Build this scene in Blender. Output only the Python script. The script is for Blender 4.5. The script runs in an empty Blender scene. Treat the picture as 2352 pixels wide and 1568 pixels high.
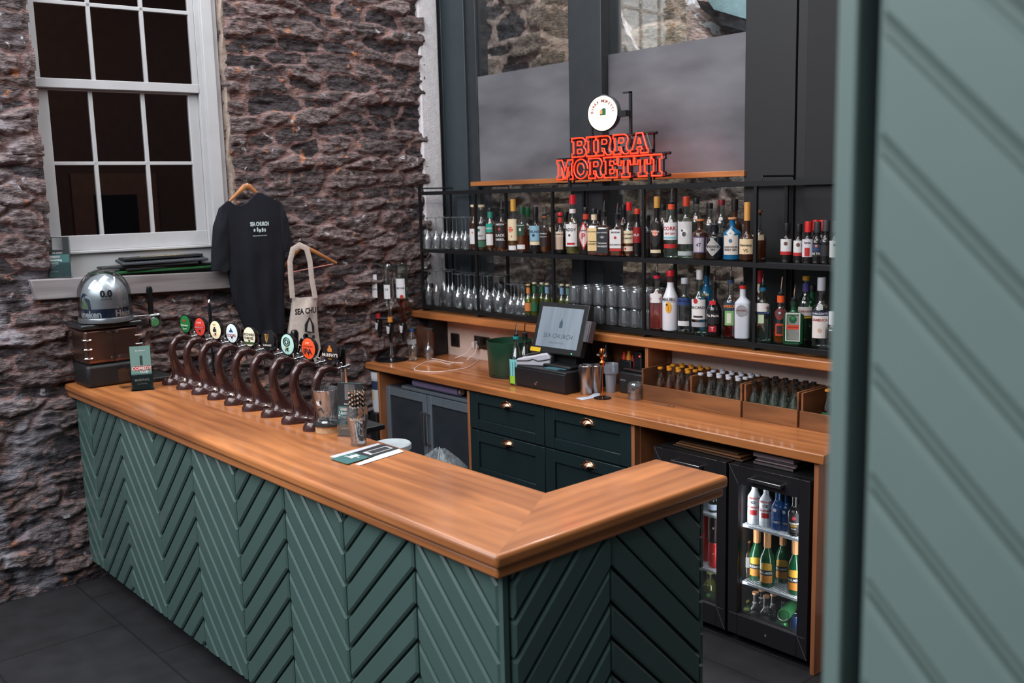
import bpy, math, random
import numpy as np
from mathutils import Vector, Matrix
random.seed(7)
SC = bpy.context.scene
COL = SC.collection
PI = math.pi
# ---------------------------------------------------------------- camera
F_PX, YAW, PITCH, ROLL = 2217.1, -0.8480537, 0.1507387, -0.0251583
IW, IH = 2352, 1568
CAM = np.array([0.0, 0.0, 2.10])
def cam_axes():
    cy, sy, cp, sp = math.cos(YAW), math.sin(YAW), math.cos(PITCH), math.sin(PITCH)
    cr, sr = math.cos(ROLL), math.sin(ROLL)
    fwd = np.array([sy*cp, cy*cp, -sp]); right = np.array([cy, -sy, 0.0]); up = np.cross(right, fwd)
    return cr*right+sr*up, -sr*right+cr*up, -fwd
AX = cam_axes()
cd = bpy.data.cameras.new('camera'); cam = bpy.data.objects.new('camera', cd); COL.objects.link(cam)
cd.sensor_width = 36; cd.lens = F_PX/IW*36; cd.clip_start = 0.05; cd.clip_end = 200
cam.matrix_world = Matrix(((AX[0][0], AX[1][0], AX[2][0], CAM[0]), (AX[0][1], AX[1][1], AX[2][1], CAM[1]),
                           (AX[0][2], AX[1][2], AX[2][2], CAM[2]), (0, 0, 0, 1)))
cd.dof.use_dof = True; cd.dof.focus_distance = 4.4; cd.dof.aperture_fstop = 3.2
SC.camera = cam
# ---------------------------------------------------------------- view, world, skylights
SC.view_settings.view_transform = 'Standard'; SC.view_settings.look = 'None'
SC.view_settings.exposure = 0.0; SC.view_settings.gamma = 1.0
try:
    cy = SC.cycles
    cy.max_bounces = 10; cy.diffuse_bounces = 3; cy.glossy_bounces = 4; cy.transmission_bounces = 6
    cy.transparent_max_bounces = 40; cy.sample_clamp_indirect = 4.0
    cy.caustics_reflective = False; cy.caustics_refractive = False; cy.use_denoising = True
except Exception: pass
wd = bpy.data.worlds.new('world'); SC.world = wd; wd.use_nodes = True
wn, wlk = wd.node_tree.nodes, wd.node_tree.links
wn.clear()
wo = wn.new('ShaderNodeOutputWorld'); bg = wn.new('ShaderNodeBackground'); wlk.new(bg.outputs[0], wo.inputs[0])
tc = wn.new('ShaderNodeTexCoord'); dp = wn.new('ShaderNodeVectorMath'); dp.operation = 'DOT_PRODUCT'
dp.inputs[1].default_value = (-0.35, -0.62, 0.70)
wlk.new(tc.outputs['Generated'], dp.inputs[0])
rp = wn.new('ShaderNodeValToRGB'); wlk.new(dp.outputs['Value'], rp.inputs[0])
rp.color_ramp.elements[0].position = 0.0; rp.color_ramp.elements[0].color = (0.030, 0.032, 0.038, 1)
rp.color_ramp.elements[1].position = 1.0; rp.color_ramp.elements[1].color = (0.52, 0.58, 0.66, 1)
wlk.new(rp.outputs[0], bg.inputs[0]); bg.inputs[1].default_value = 0.75
def area(name, loc, target, sx, sy, power, color):
    l = bpy.data.lights.new(name, 'AREA'); l.shape = 'RECTANGLE'; l.size = sx; l.size_y = sy; l.energy = power; l.color = color
    o = bpy.data.objects.new(name, l); COL.objects.link(o); o.location = loc
    d = Vector(target)-Vector(loc); o.rotation_euler = d.to_track_quat('-Z', 'Y').to_euler(); return o
for x, p_ in ((-5.2, 100), (-3.6, 98), (-2.0, 80), (-0.4, 66)):      # the glazed roof, bay by bay
    area('skylight', (x, -1.6, 4.9), (x-0.2, 2.2, 0.8), 1.3, 3.2, p_, (0.93, 0.97, 1.0))
area('skylight', (-4.5, 1.6, 5.0), (-4.7, 1.9, 0.0), 1.2, 2.6, 62, (0.93, 0.96, 1.0))
area('skylight', (-4.2, 4.78, 5.7), (-4.2, 6.0, 2.2), 5.0, 0.6, 260, (0.95, 0.98, 1.0))
area('skylight', (-2.4, 2.9, 4.6), (-3.2, 3.7, 1.0), 2.6, 0.9, 34, (1.0, 0.95, 0.9))
# ---------------------------------------------------------------- where a pixel of the survey lies in the room
def ray(px, py):
    return AX[0]*((px-IW/2)/F_PX) - AX[1]*((py-IH/2)/F_PX) - AX[2]
def at(px, py, x=None, y=None, z=None):
    d = ray(px, py)
    t = (x-CAM[0])/d[0] if x is not None else (y-CAM[1])/d[1] if y is not None else (z-CAM[2])/d[2]
    p = CAM+d*t; return (float(p[0]), float(p[1]), float(p[2]))
def proj(p):
    q = np.array(p, float)-CAM; zc = -(AX[2]@q)
    return IW/2+F_PX*(AX[0]@q)/zc, IH/2-F_PX*(AX[1]@q)/zc
def x_at(px, y, z):
    a0, b0 = AX[0]@(np.array([0, y, z])-CAM), AX[0][0]
    c0, d0 = -(AX[2]@(np.array([0, y, z])-CAM)), -AX[2][0]
    k = (px-IW/2)/F_PX
    return float((k*c0-a0)/(b0-k*d0))
def z_at(py, x, y):
    a0, b0 = AX[1]@(np.array([x, y, 0])-CAM), AX[1][2]
    c0, d0 = -(AX[2]@(np.array([x, y, 0])-CAM)), -AX[2][2]
    k = (IH/2-py)/F_PX
    return float((k*c0-a0)/(b0-k*d0))
# ---------------------------------------------------------------- materials
def lin(c):
    return tuple(((v/255)/12.92 if v/255 <= 0.04045 else ((v/255+0.055)/1.055)**2.4) for v in c)+(1,)
MATS = {}
def newmat(name):
    m = bpy.data.materials.new(name); m.use_nodes = True; n = m.node_tree.nodes; n.clear()
    o = n.new('ShaderNodeOutputMaterial'); return m, n, m.node_tree.links, o
def pm(name, rgb, rough=0.5, metal=0.0, var=0.12, vscale=14.0, bump=0.0, bscale=120.0, emit=None, estr=0.0, spec=0.5, coat=0.0, stretch=(1, 1, 1)):
    if name in MATS: return MATS[name]
    m, n, l, o = newmat(name); b = n.new('ShaderNodeBsdfPrincipled'); l.new(b.outputs[0], o.inputs[0])
    b.inputs['Roughness'].default_value = rough; b.inputs['Metallic'].default_value = metal
    b.inputs['Specular IOR Level'].default_value = spec; b.inputs['Coat Weight'].default_value = coat
    c = lin(rgb); t = n.new('ShaderNodeTexCoord'); mp = n.new('ShaderNodeMapping'); mp.inputs['Scale'].default_value = stretch
    l.new(t.outputs['Object'], mp.inputs[0])
    if var > 0:
        z = n.new('ShaderNodeTexNoise'); z.inputs['Scale'].default_value = vscale; z.inputs['Detail'].default_value = 5
        l.new(mp.outputs[0], z.inputs['Vector']); r = n.new('ShaderNodeValToRGB'); l.new(z.outputs[0], r.inputs[0])
        r.color_ramp.elements[0].position = 0.3; r.color_ramp.elements[1].position = 0.7
        r.color_ramp.elements[0].color = tuple(v*(1-var) for v in c[:3])+(1,)
        r.color_ramp.elements[1].color = tuple(min(1, v*(1+var)) for v in c[:3])+(1,)
        l.new(r.outputs[0], b.inputs['Base Color'])
    else: b.inputs['Base Color'].default_value = c
    if bump > 0:
        z2 = n.new('ShaderNodeTexNoise'); z2.inputs['Scale'].default_value = bscale; z2.inputs['Detail'].default_value = 3
        l.new(mp.outputs[0], z2.inputs['Vector']); bp = n.new('ShaderNodeBump'); bp.inputs['Strength'].default_value = bump
        bp.inputs['Distance'].default_value = 0.01; l.new(z2.outputs[0], bp.inputs['Height']); l.new(bp.outputs[0], b.inputs['Normal'])
    if emit is not None:
        b.inputs['Emission Color'].default_value = lin(emit); b.inputs['Emission Strength'].default_value = estr
    MATS[name] = m; return m
def glassm(name, tint=(1, 1, 1), edge=0.55, gloss=0.05, rough=0.02, body=0.0, bodycol=None, top=0.75):
    """thin clear glass: tinted see-through, mirror-like towards the rim"""
    if name in MATS: return MATS[name]
    m, n, l, o = newmat(name); tr = n.new('ShaderNodeBsdfTransparent'); gl = n.new('ShaderNodeBsdfGlossy')
    gl.inputs['Roughness'].default_value = rough
    lw = n.new('ShaderNodeLayerWeight'); lw.inputs['Blend'].default_value = 0.35
    cr = n.new('ShaderNodeValToRGB'); cr.color_ramp.elements[0].color = tuple(tint)+(1,); cr.color_ramp.elements[1].color = tuple(v*edge for v in tint)+(1,)
    cr.color_ramp.elements[0].position = 0.35
    l.new(lw.outputs['Facing'], cr.inputs[0]); l.new(cr.outputs[0], tr.inputs[0])
    mr = n.new('ShaderNodeMapRange'); mr.inputs['To Min'].default_value = gloss; mr.inputs['To Max'].default_value = top
    l.new(lw.outputs['Fresnel'], mr.inputs['Value'])
    mx = n.new('ShaderNodeMixShader'); l.new(mr.outputs[0], mx.inputs[0]); l.new(tr.outputs[0], mx.inputs[1]); l.new(gl.outputs[0], mx.inputs[2])
    out = mx
    if body > 0:
        df = n.new('ShaderNodeBsdfDiffuse'); df.inputs[0].default_value = tuple(bodycol)+(1,)
        m2 = n.new('ShaderNodeMixShader'); m2.inputs[0].default_value = body; l.new(mx.outputs[0], m2.inputs[1]); l.new(df.outputs[0], m2.inputs[2]); out = m2
    l.new(out.outputs[0], o.inputs[0]); MATS[name] = m; return m
def wood(name, a, b, axis='x', rough=0.34, scale=1.0, coat=0.5, bump=0.08, plank=0.0):
    if name in MATS: return MATS[name]
    m, n, l, o = newmat(name); s = n.new('ShaderNodeBsdfPrincipled'); l.new(s.outputs[0], o.inputs[0])
    s.inputs['Coat Weight'].default_value = coat; s.inputs['Coat Roughness'].default_value = 0.13
    t = n.new('ShaderNodeTexCoord'); mp = n.new('ShaderNodeMapping')
    st = {'x': (1.2, 14, 14), 'y': (14, 1.2, 14), 'z': (14, 14, 1.2)}[axis]
    mp.inputs['Scale'].default_value = tuple(v*scale for v in st); l.new(t.outputs['Object'], mp.inputs[0])
    z = n.new('ShaderNodeTexNoise'); z.inputs['Scale'].default_value = 1.0; z.inputs['Detail'].default_value = 8; z.inputs['Distortion'].default_value = 0.9
    l.new(mp.outputs[0], z.inputs['Vector'])
    wv = n.new('ShaderNodeTexWave'); wv.wave_type = 'BANDS'; wv.bands_direction = {'x': 'Y', 'y': 'X', 'z': 'X'}[axis]
    wv.inputs['Scale'].default_value = 0.35; wv.inputs['Distortion'].default_value = 7.0; wv.inputs['Detail'].default_value = 4; wv.inputs['Detail Scale'].default_value = 0.7
    l.new(mp.outputs[0], wv.inputs['Vector'])
    mx = n.new('ShaderNodeMix'); mx.data_type = 'FLOAT'; mx.inputs[0].default_value = 0.10
    l.new(z.outputs[0], mx.inputs[2]); l.new(wv.outputs['Fac'], mx.inputs[3])
    r = n.new('ShaderNodeValToRGB'); l.new(mx.outputs[0], r.inputs[0])
    r.color_ramp.elements[0].position = 0.25; r.color_ramp.elements[1].position = 0.72
    r.color_ramp.elements[0].color = lin(b); r.color_ramp.elements[1].color = lin(a)
    big = n.new('ShaderNodeTexNoise'); big.inputs['Scale'].default_value = 2.2; big.inputs['Detail'].default_value = 2
    l.new(t.outputs['Object'], big.inputs['Vector'])
    mm = n.new('ShaderNodeMix'); mm.data_type = 'RGBA'; mm.blend_type = 'MULTIPLY'; mm.inputs[0].default_value = 0.45
    r2 = n.new('ShaderNodeValToRGB'); l.new(big.outputs[0], r2.inputs[0]); r2.color_ramp.elements[0].color = (0.62, 0.52, 0.46, 1)
    r2.color_ramp.elements[0].position = 0.3; r2.color_ramp.elements[1].position = 0.6
    l.new(r.outputs[0], mm.inputs[6]); l.new(r2.outputs[0], mm.inputs[7]); l.new(mm.outputs[2], s.inputs['Base Color'])
    rr = n.new('ShaderNodeMapRange'); rr.inputs['To Min'].default_value = rough; rr.inputs['To Max'].default_value = rough+0.2
    l.new(z.outputs[0], rr.inputs['Value']); l.new(rr.outputs[0], s.inputs['Roughness'])
    bp = n.new('ShaderNodeBump'); bp.inputs['Strength'].default_value = bump; bp.inputs['Distance'].default_value = 0.004
    l.new(mx.outputs[0], bp.inputs['Height']); l.new(bp.outputs[0], s.inputs['Normal'])
    MATS[name] = m; return m
# ---------------------------------------------------------------- mesh building
class MB:
    def __init__(s): s.v = []; s.f = []; s.m = []; s.k = 0
    def add(s, vs, fs):
        o = len(s.v); s.v += [tuple(map(float, p)) for p in vs]; s.f += [tuple(i+o for i in q) for q in fs]; s.m += [s.k]*len(fs); return s
    def box(s, x0, x1, y0, y1, z0, z1):
        x0, x1 = sorted((x0, x1)); y0, y1 = sorted((y0, y1)); z0, z1 = sorted((z0, z1))
        return s.add([(x0, y0, z0), (x1, y0, z0), (x1, y1, z0), (x0, y1, z0), (x0, y0, z1), (x1, y0, z1), (x1, y1, z1), (x0, y1, z1)],
                     [(0, 3, 2, 1), (4, 5, 6, 7), (0, 1, 5, 4), (1, 2, 6, 5), (2, 3, 7, 6), (3, 0, 4, 7)])
    def obox(s, c, ex, ey, ez):
        c, ex, ey, ez = map(np.array, (c, ex, ey, ez)); vs = [c+a*ex+b*ey+d*ez for d in (-1, 1) for a, b in ((-1, -1), (1, -1), (1, 1), (-1, 1))]
        return s.add(vs, [(0, 3, 2, 1), (4, 5, 6, 7), (0, 1, 5, 4), (1, 2, 6, 5), (2, 3, 7, 6), (3, 0, 4, 7)])
    def lathe(s, prof, c=(0, 0, 0), seg=20, capb=True, capt=True, shape=None, ax=None):
        vs = []; n = len(prof)
        for i, (r, z) in enumerate(prof):
            for k in range(seg):
                a = 2*PI*k/seg; ca, sa = math.cos(a), math.sin(a); rr = r
                if shape:
                    e, fx, fy = shape(i/(n-1), z, r)
                    q = (abs(ca)**e+abs(sa)**e)**(-1/e); ca, sa = ca*q*fx, sa*q*fy
                p = (rr*ca, rr*sa, z)
                if ax is not None: p = tuple(ax[0][j]*p[0]+ax[1][j]*p[1]+ax[2][j]*p[2] for j in range(3))
                vs.append((c[0]+p[0], c[1]+p[1], c[2]+p[2]))
        fs = [(i*seg+k, i*seg+(k+1) % seg, (i+1)*seg+(k+1) % seg, (i+1)*seg+k) for i in range(n-1) for k in range(seg)]
        if capb: fs.append(tuple(range(seg-1, -1, -1)))
        if capt: fs.append(tuple((n-1)*seg+k for k in range(seg)))
        return s.add(vs, fs)
    def cyl(s, c, r, h, seg=20, r2=None): return s.lathe([(r, 0), (r if r2 is None else r2, h)], c, seg)
    def tube(s, pts, r, seg=8, closed=False, flat=None):
        P = [np.array(p, float) for p in pts]; n = len(P); rs = r if isinstance(r, (list, tuple)) else [r]*n
        T = []
        for i in range(n):
            a = P[(i-1) % n] if closed or i > 0 else P[i]; b = P[(i+1) % n] if closed or i < n-1 else P[i]
            t = b-a; L = np.linalg.norm(t); T.append(t/L if L > 1e-9 else np.array([0, 0, 1.0]))
        u = np.cross(T[0], [0, 0, 1.0]); u = u if np.linalg.norm(u) > 1e-3 else np.cross(T[0], [0, 1.0, 0]); u /= np.linalg.norm(u)
        vs = []
        for i in range(n):
            u = u-T[i]*(u@T[i]); u /= max(np.linalg.norm(u), 1e-9); w = np.cross(T[i], u)
            k = 1.0
            if 0 < i < n-1 or closed:
                a = P[i]-P[(i-1) % n]; b = P[(i+1) % n]-P[i]; cc = (a@b)/max(np.linalg.norm(a)*np.linalg.norm(b), 1e-9)
                k = min(1.4, 1/max(0.5, math.sqrt(max(0.0, (1+cc)/2))))
            for j in range(seg):
                a = 2*PI*j/seg; f1, f2 = (1, 1) if flat is None else flat
                vs.append(P[i]+(u*math.cos(a)*f1+w*math.sin(a)*f2)*rs[i]*k)
        fs = [(i*seg+j, i*seg+(j+1) % seg, ((i+1) % n)*seg+(j+1) % seg, ((i+1) % n)*seg+j) for i in range(n if closed else n-1) for j in range(seg)]
        if not closed: fs += [tuple(range(seg-1, -1, -1)), tuple((n-1)*seg+j for j in range(seg))]
        return s.add(vs, fs)
    def prism(s, poly, o, u, v, w):
        """poly in (u, v) extruded along w"""
        o, u, v, w = map(np.array, (o, u, v, w)); n = len(poly)
        a = [o+u*p[0]+v*p[1] for p in poly]; b = [p+w for p in a]
        return s.add(a+b, [tuple(range(n-1, -1, -1)), tuple(range(n, 2*n))]+[(i, (i+1) % n, n+(i+1) % n, n+i) for i in range(n)])
    def sphere(s, c, r, seg=16, rings=10, sz=1.0, z0=-1.0):
        a0 = math.asin(max(-1, z0)); pr = []
        for i in range(rings+1):
            a = a0+(PI/2-a0)*i/rings; pr.append((max(r*math.cos(a), 1e-4), r*sz*math.sin(a)))
        return s.lathe(pr, c, seg)
ORG = {}
def obj(name, mb, mat, parent=None, smooth=True, bevel=0.0, local=False, seg=2):
    vs = mb.v
    if parent is not None: o0 = (0, 0, 0) if local else ORG[parent.name]
    else:
        if local: o0 = (0, 0, 0)
        else:
            A = np.array(vs); o0 = (float((A[:, 0].min()+A[:, 0].max())/2), float((A[:, 1].min()+A[:, 1].max())/2), float(A[:, 2].min()))
    me = bpy.data.meshes.new(name); me.from_pydata([(p[0]-o0[0], p[1]-o0[1], p[2]-o0[2]) for p in vs], [], mb.f)
    for m in (mat if isinstance(mat, (list, tuple)) else [mat]): me.materials.append(m)
    me.polygons.foreach_set('material_index', mb.m)
    if smooth:
        me.polygons.foreach_set('use_smooth', [True]*len(me.polygons)); me.update()
        me.set_sharp_from_angle(angle=math.radians(38))
    me.update(); o = bpy.data.objects.new(name, me); COL.objects.link(o)
    if parent is not None: o.parent = parent
    else: o.location = o0
    ORG[o.name] = o0
    if bevel > 0:
        b = o.modifiers.new('bevel', 'BEVEL'); b.width = bevel; b.segments = seg; b.limit_method = 'ANGLE'; b.angle_limit = math.radians(40)
    return o
def tag(o, label=None, cat=None, group=None, kind=None):
    if label: o['label'] = label
    if cat: o['category'] = cat
    if group: o['group'] = group
    if kind: o['kind'] = kind
    return o
def thing(name, label, cat, loc=(0, 0, 0), rz=0.0, group=None, kind=None):
    o = bpy.data.objects.new(name, None); COL.objects.link(o); o.location = loc; o.rotation_euler = (0, 0, rz); o.empty_display_size = 0.05
    ORG[o.name] = tuple(loc); return tag(o, label, cat, group, kind)
def dup(root, loc, rz=0.0, label=None, group=None):
    r = root.copy(); COL.objects.link(r); r.location = loc; r.rotation_euler = (0, 0, rz)
    if label: r['label'] = label
    if group: r['group'] = group
    for ch in list(root.children):
        c = ch.copy(); COL.objects.link(c); c.parent = r
        for g in list(ch.children):
            d = g.copy(); COL.objects.link(d); d.parent = c
    return r
# ---------------------------------------------------------------- lettering
TXT = {}
def text_geo(s, bold=0.0, shear=0.0):
    k = (s, bold, shear)
    if k not in TXT:
        c = bpy.data.curves.new('lettering', 'FONT'); c.body = s; c.align_x = 'CENTER'; c.align_y = 'CENTER'; c.resolution_u = 2
        c.offset = bold; c.shear = shear; c.fill_mode = 'FRONT'
        o = bpy.data.objects.new('lettering', c); COL.objects.link(o)
        bpy.context.view_layer.update()
        me = bpy.data.meshes.new_from_object(o.evaluated_get(bpy.context.evaluated_depsgraph_get()))
        V = np.array([tuple(v.co)[:2] for v in me.vertices]); Fc = [tuple(p.vertices) for p in me.polygons]
        bpy.data.objects.remove(o); bpy.data.curves.remove(c); bpy.data.meshes.remove(me)
        V = V-(V.min(0)+V.max(0))/2; TXT[k] = (V, Fc)
    return TXT[k]
def put_text(mb, s, c, u, v, h=None, w=None, bold=0.02, shear=0.0):
    V, Fc = text_geo(s, bold, shear); sz = V.max(0)-V.min(0)
    sy = h/sz[1] if h else w/sz[0]
    sx = w/sz[0] if w else sy
    c, u, v = map(np.array, (c, u, v)); return mb.add([c+u*p[0]*sx+v*p[1]*sy for p in V], Fc)
def text_cyl(mb, s, R, phi, zc, h, w=None, bold=0.02, shear=0.0, c=(0, 0, 0), arc=0.0):
    """lettering wrapped on an upright cylinder; phi is where its middle faces"""
    V, Fc = text_geo(s, bold, shear); sz = V.max(0)-V.min(0); sy = h/sz[1]; sx = w/sz[0] if w else sy
    vs = []
    for p in V:
        a = phi+p[0]*sx/R; q = p[0]/(sz[0]/2)
        vs.append((c[0]+R*math.cos(a), c[1]+R*math.sin(a), c[2]+zc+p[1]*sy-arc*q*q))
    return mb.add(vs, Fc)
def patch_cyl(mb, R, phi, half, z0, z1, c=(0, 0, 0), n=10, top=None):
    """a label: part of a cylinder wall; top(q) reshapes its upper edge for q in -1..1"""
    vs = []
    for i in range(n+1):
        q = -1+2*i/n; a = phi+half*q; zt = z1 if top is None else top(q)
        zb = z0 if not callable(z0) else z0(q)
        vs += [(c[0]+R*math.cos(a), c[1]+R*math.sin(a), c[2]+zb), (c[0]+R*math.cos(a), c[1]+R*math.sin(a), c[2]+zt)]
    return mb.add(vs, [(2*i, 2*i+2, 2*i+3, 2*i+1) for i in range(n)])
# ================================================================ THE SETTING
def vnoise(u, v, su, sv, seed):
    rs = np.random.RandomState(seed); L = rs.rand(128, 128); x, y = u*su, v*sv
    xi, yi = np.floor(x).astype(int), np.floor(y).astype(int); fx, fy = x-xi, y-yi
    fx = fx*fx*(3-2*fx); fy = fy*fy*(3-2*fy); g = lambda a, b: L[a % 128, b % 128]
    return (g(xi, yi)*(1-fx)+g(xi+1, yi)*fx)*(1-fy)+(g(xi, yi+1)*(1-fx)+g(xi+1, yi+1)*fx)*fy
def fbm(u, v, su, sv, seed, o=4):
    r = 0; a = 1; t = 0
    for i in range(o): r = r+a*vnoise(u, v, su*2**i, sv*2**i, seed+i); t += a; a *= 0.55
    return r/t
def rubble(name, u0, u1, v0, v1, step, cell, place, mat, relief=0.035, seed=3, warp=0.05, joint=(0.06, 0.30), hole=None, edge=None, strata=1.0):
    nu, nv = int((u1-u0)/step)+1, int((v1-v0)/step)+1
    U, V = np.meshgrid(np.linspace(u0, u1, nu), np.linspace(v0, v1, nv), indexing='ij')
    wu = U+warp*(fbm(U, V, 3.5, 6, seed+20)-0.5)*2; wv = V+warp*0.8*(fbm(U, V, 2.6, 5, seed+30)-0.5)*2
    wv = wv+0.05*(vnoise(U, V, 1.7, 3.1, seed+31)-0.5)+0.014*(vnoise(U, V, 22, 30, seed+33)-0.5); wu = wu+0.03*(vnoise(U, V, 14, 26, seed+34)-0.5)
    a, b = wu/cell[0], wv/cell[1]; bi = np.floor(b).astype(int)
    rs = np.random.RandomState(seed); J = rs.rand(256, 256, 5)
    F1 = np.full(U.shape, 9.0); F2 = np.full(U.shape, 9.0); idr = np.zeros(U.shape+(5,))
    du = np.zeros(U.shape); dv = np.zeros(U.shape)
    for dj in (-2, -1, 0, 1, 2):
        r = bi+dj; off = (r % 7)*0.37
        ai = np.floor(a-off).astype(int)
        for di in (-2, -1, 0, 1, 2):
            c = ai+di; jj = J[c % 256, r % 256]
            px = c+off+0.12+0.76*jj[..., 0]; py = r+0.16+0.68*jj[..., 1]
            wgt = 0.75+0.6*jj[..., 4]
            d = (np.abs((a-px)*0.85)**2.6+np.abs(b-py)**2.6)**(1/2.6)/wgt
            m1 = d < F1
            F2 = np.where(m1, F1, np.minimum(F2, d)); idr = np.where(m1[..., None], jj, idr)
            du = np.where(m1, a-px, du); dv = np.where(m1, b-py, dv); F1 = np.where(m1, d, F1)
    e = np.clip((F2-F1-joint[0])/(joint[1]-joint[0]), 0, 1); e = e*e*(3-2*e)
    st = fbm(U+0.15*fbm(U, V, 3, 3, seed+5), V, 7, 55, seed+40, 3)-0.5
    rough = fbm(U, V, 18, 26, seed+50, 4)-0.5
    H = e*(relief*(-0.15+1.25*idr[..., 2])+relief*0.55*(idr[..., 3]-0.5)*du*1.2-relief*0.7*(idr[..., 1]-0.25)*dv)
    H = H+st*relief*0.75*strata*(0.35+0.65*e)+rough*relief*1.1+(fbm(U, V, 1.3, 1.6, seed+60, 2)-0.5)*relief*1.2
    keep = np.ones((nu-1, nv-1), bool)
    if hole is not None:
        jit = 0.05*(fbm(U, V, 6, 11, seed+70, 3)-0.5)
        ins = hole(U+jit, V+jit); keep = ~ins[:-1, :-1]
        near = hole(U+jit, V+jit, 0.03); H = np.where(near, H*0.3-0.02, H)
    P = place(U, V, H); idx = np.arange(nu*nv).reshape(nu, nv)
    q = np.stack([idx[:-1, :-1], idx[1:, :-1], idx[1:, 1:], idx[:-1, 1:]], -1)[keep]
    me = bpy.data.meshes.new(name); me.vertices.add(nu*nv); me.vertices.foreach_set('co', P.reshape(-1))
    nq = len(q); me.loops.add(nq*4); me.loops.foreach_set('vertex_index', q.reshape(-1).astype(np.int32))
    me.polygons.add(nq); me.polygons.foreach_set('loop_start', np.arange(0, nq*4, 4, dtype=np.int32))
    me.polygons.foreach_set('use_smooth', np.ones(nq, bool))
    at_ = me.color_attributes.new('tone', 'FLOAT_COLOR', 'POINT')
    lit_wash = np.clip((1.62-U)*2.2, 0, 1) if hole is not None else np.zeros(U.shape)  # whitewash at the low-U end, also painting in the brighter light there
    T = np.stack([e, idr[..., 2], idr[..., 3], lit_wash], -1); at_.data.foreach_set('color', T.reshape(-1).astype(np.float32))
    me.materials.append(mat); me.update(calc_edges=True); me.validate()
    o = bpy.data.objects.new(name, me); COL.objects.link(o); return tag(o, kind='structure')
def stone_mat(name, dark, lightc, mortar, speck, patch, pth=0.66, bump=0.9):
    m, n, l, o = newmat(name); s = n.new('ShaderNodeBsdfPrincipled'); l.new(s.outputs[0], o.inputs[0]); s.inputs['Roughness'].default_value = 0.72
    s.inputs['Specular IOR Level'].default_value = 0.4
    a = n.new('ShaderNodeAttribute'); a.attribute_name = 'tone'; sp = n.new('ShaderNodeSeparateColor'); l.new(a.outputs['Color'], sp.inputs[0])
    t = n.new('ShaderNodeTexCoord')
    def noise(sc, det=6, dist=0.0, stretch=None):
        z = n.new('ShaderNodeTexNoise'); z.inputs['Scale'].default_value = sc; z.inputs['Detail'].default_value = det; z.inputs['Distortion'].default_value = dist
        if stretch:
            mp = n.new('ShaderNodeMapping'); mp.inputs['Scale'].default_value = stretch; l.new(t.outputs['Object'], mp.inputs[0]); l.new(mp.outputs[0], z.inputs['Vector'])
        else: l.new(t.outputs['Object'], z.inputs['Vector'])
        return z
    def ramp(src, p0, p1, c0=(0, 0, 0, 1), c1=(1, 1, 1, 1)):
        r = n.new('ShaderNodeValToRGB'); l.new(src, r.inputs[0]); r.color_ramp.elements[0].position = p0; r.color_ramp.elements[1].position = p1
        r.color_ramp.elements[0].color = c0; r.color_ramp.elements[1].color = c1; return r.outputs[0]
    def mix(f, x, y, mode='MIX'):
        k = n.new('ShaderNodeMix'); k.data_type = 'RGBA'; k.blend_type = mode
        if isinstance(f, float): k.inputs[0].default_value = f
        else: l.new(f, k.inputs[0])
        for i, q in ((6, x), (7, y)):
            if isinstance(q, tuple): k.inputs[i].default_value = q
            else: l.new(q, k.inputs[i])
        return k.outputs[2]
    fine = noise(30, 10, 0.5, (1, 1, 3.0)); big = noise(5, 4)
    stone = ramp(sp.outputs[1], 0.1, 0.9, lin(dark), lin(lightc))
    stone = mix(0.75, stone, ramp(fine.outputs[0], 0.38, 0.64, (0.30, 0.28, 0.30, 1), (1.75, 1.6, 1.58, 1)), 'MULTIPLY')
    mort = mix(0.8, lin(mortar), ramp(noise(24, 6).outputs[0], 0.35, 0.7, (0.55, 0.5, 0.5, 1), (1.25, 1.15, 1.15, 1)), 'MULTIPLY')
    ef = n.new('ShaderNodeMath'); ef.operation = 'ADD'; nz = n.new('ShaderNodeMath'); nz.operation = 'MULTIPLY_ADD'
    l.new(noise(30, 6).outputs[0], nz.inputs[0]); nz.inputs[1].default_value = 1.1; nz.inputs[2].default_value = -0.62
    l.new(sp.outputs[0], ef.inputs[0]); l.new(nz.outputs[0], ef.inputs[1])
    c = mix(ramp(ef.outputs[0], 0.3, 0.6), mort, stone)
    mask = n.new('ShaderNodeMath'); mask.operation = 'MULTIPLY'; l.new(ramp(noise(17, 6, 0.3).outputs[0], 0.61, 0.67), mask.inputs[0]); l.new(ramp(big.outputs[0], 0.45, 0.6), mask.inputs[1])
    c = mix(mask.outputs[0], c, lin(speck))
    c = mix(ramp(noise(9, 8, 0.6).outputs[0], pth, pth+0.05), c, lin(patch))
    lit_wash_mask = n.new('ShaderNodeMath'); lit_wash_mask.operation = 'MULTIPLY'; l.new(a.outputs['Alpha'], lit_wash_mask.inputs[0]); l.new(ramp(noise(4.5, 7, 0.8).outputs[0], 0.46, 0.62), lit_wash_mask.inputs[1])
    c = mix(lit_wash_mask.outputs[0], c, lin((176, 172, 182)))  # pale whitewash doubling as painted bluish highlights
    l.new(c, s.inputs['Base Color'])
    bp = n.new('ShaderNodeBump'); bp.inputs['Strength'].default_value = bump; bp.inputs['Distance'].default_value = 0.022
    l.new(noise(34, 10, 0.7, (1, 1, 3.0)).outputs[0], bp.inputs['Height']); l.new(bp.outputs[0], s.inputs['Normal']); MATS[name] = m; return m
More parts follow.
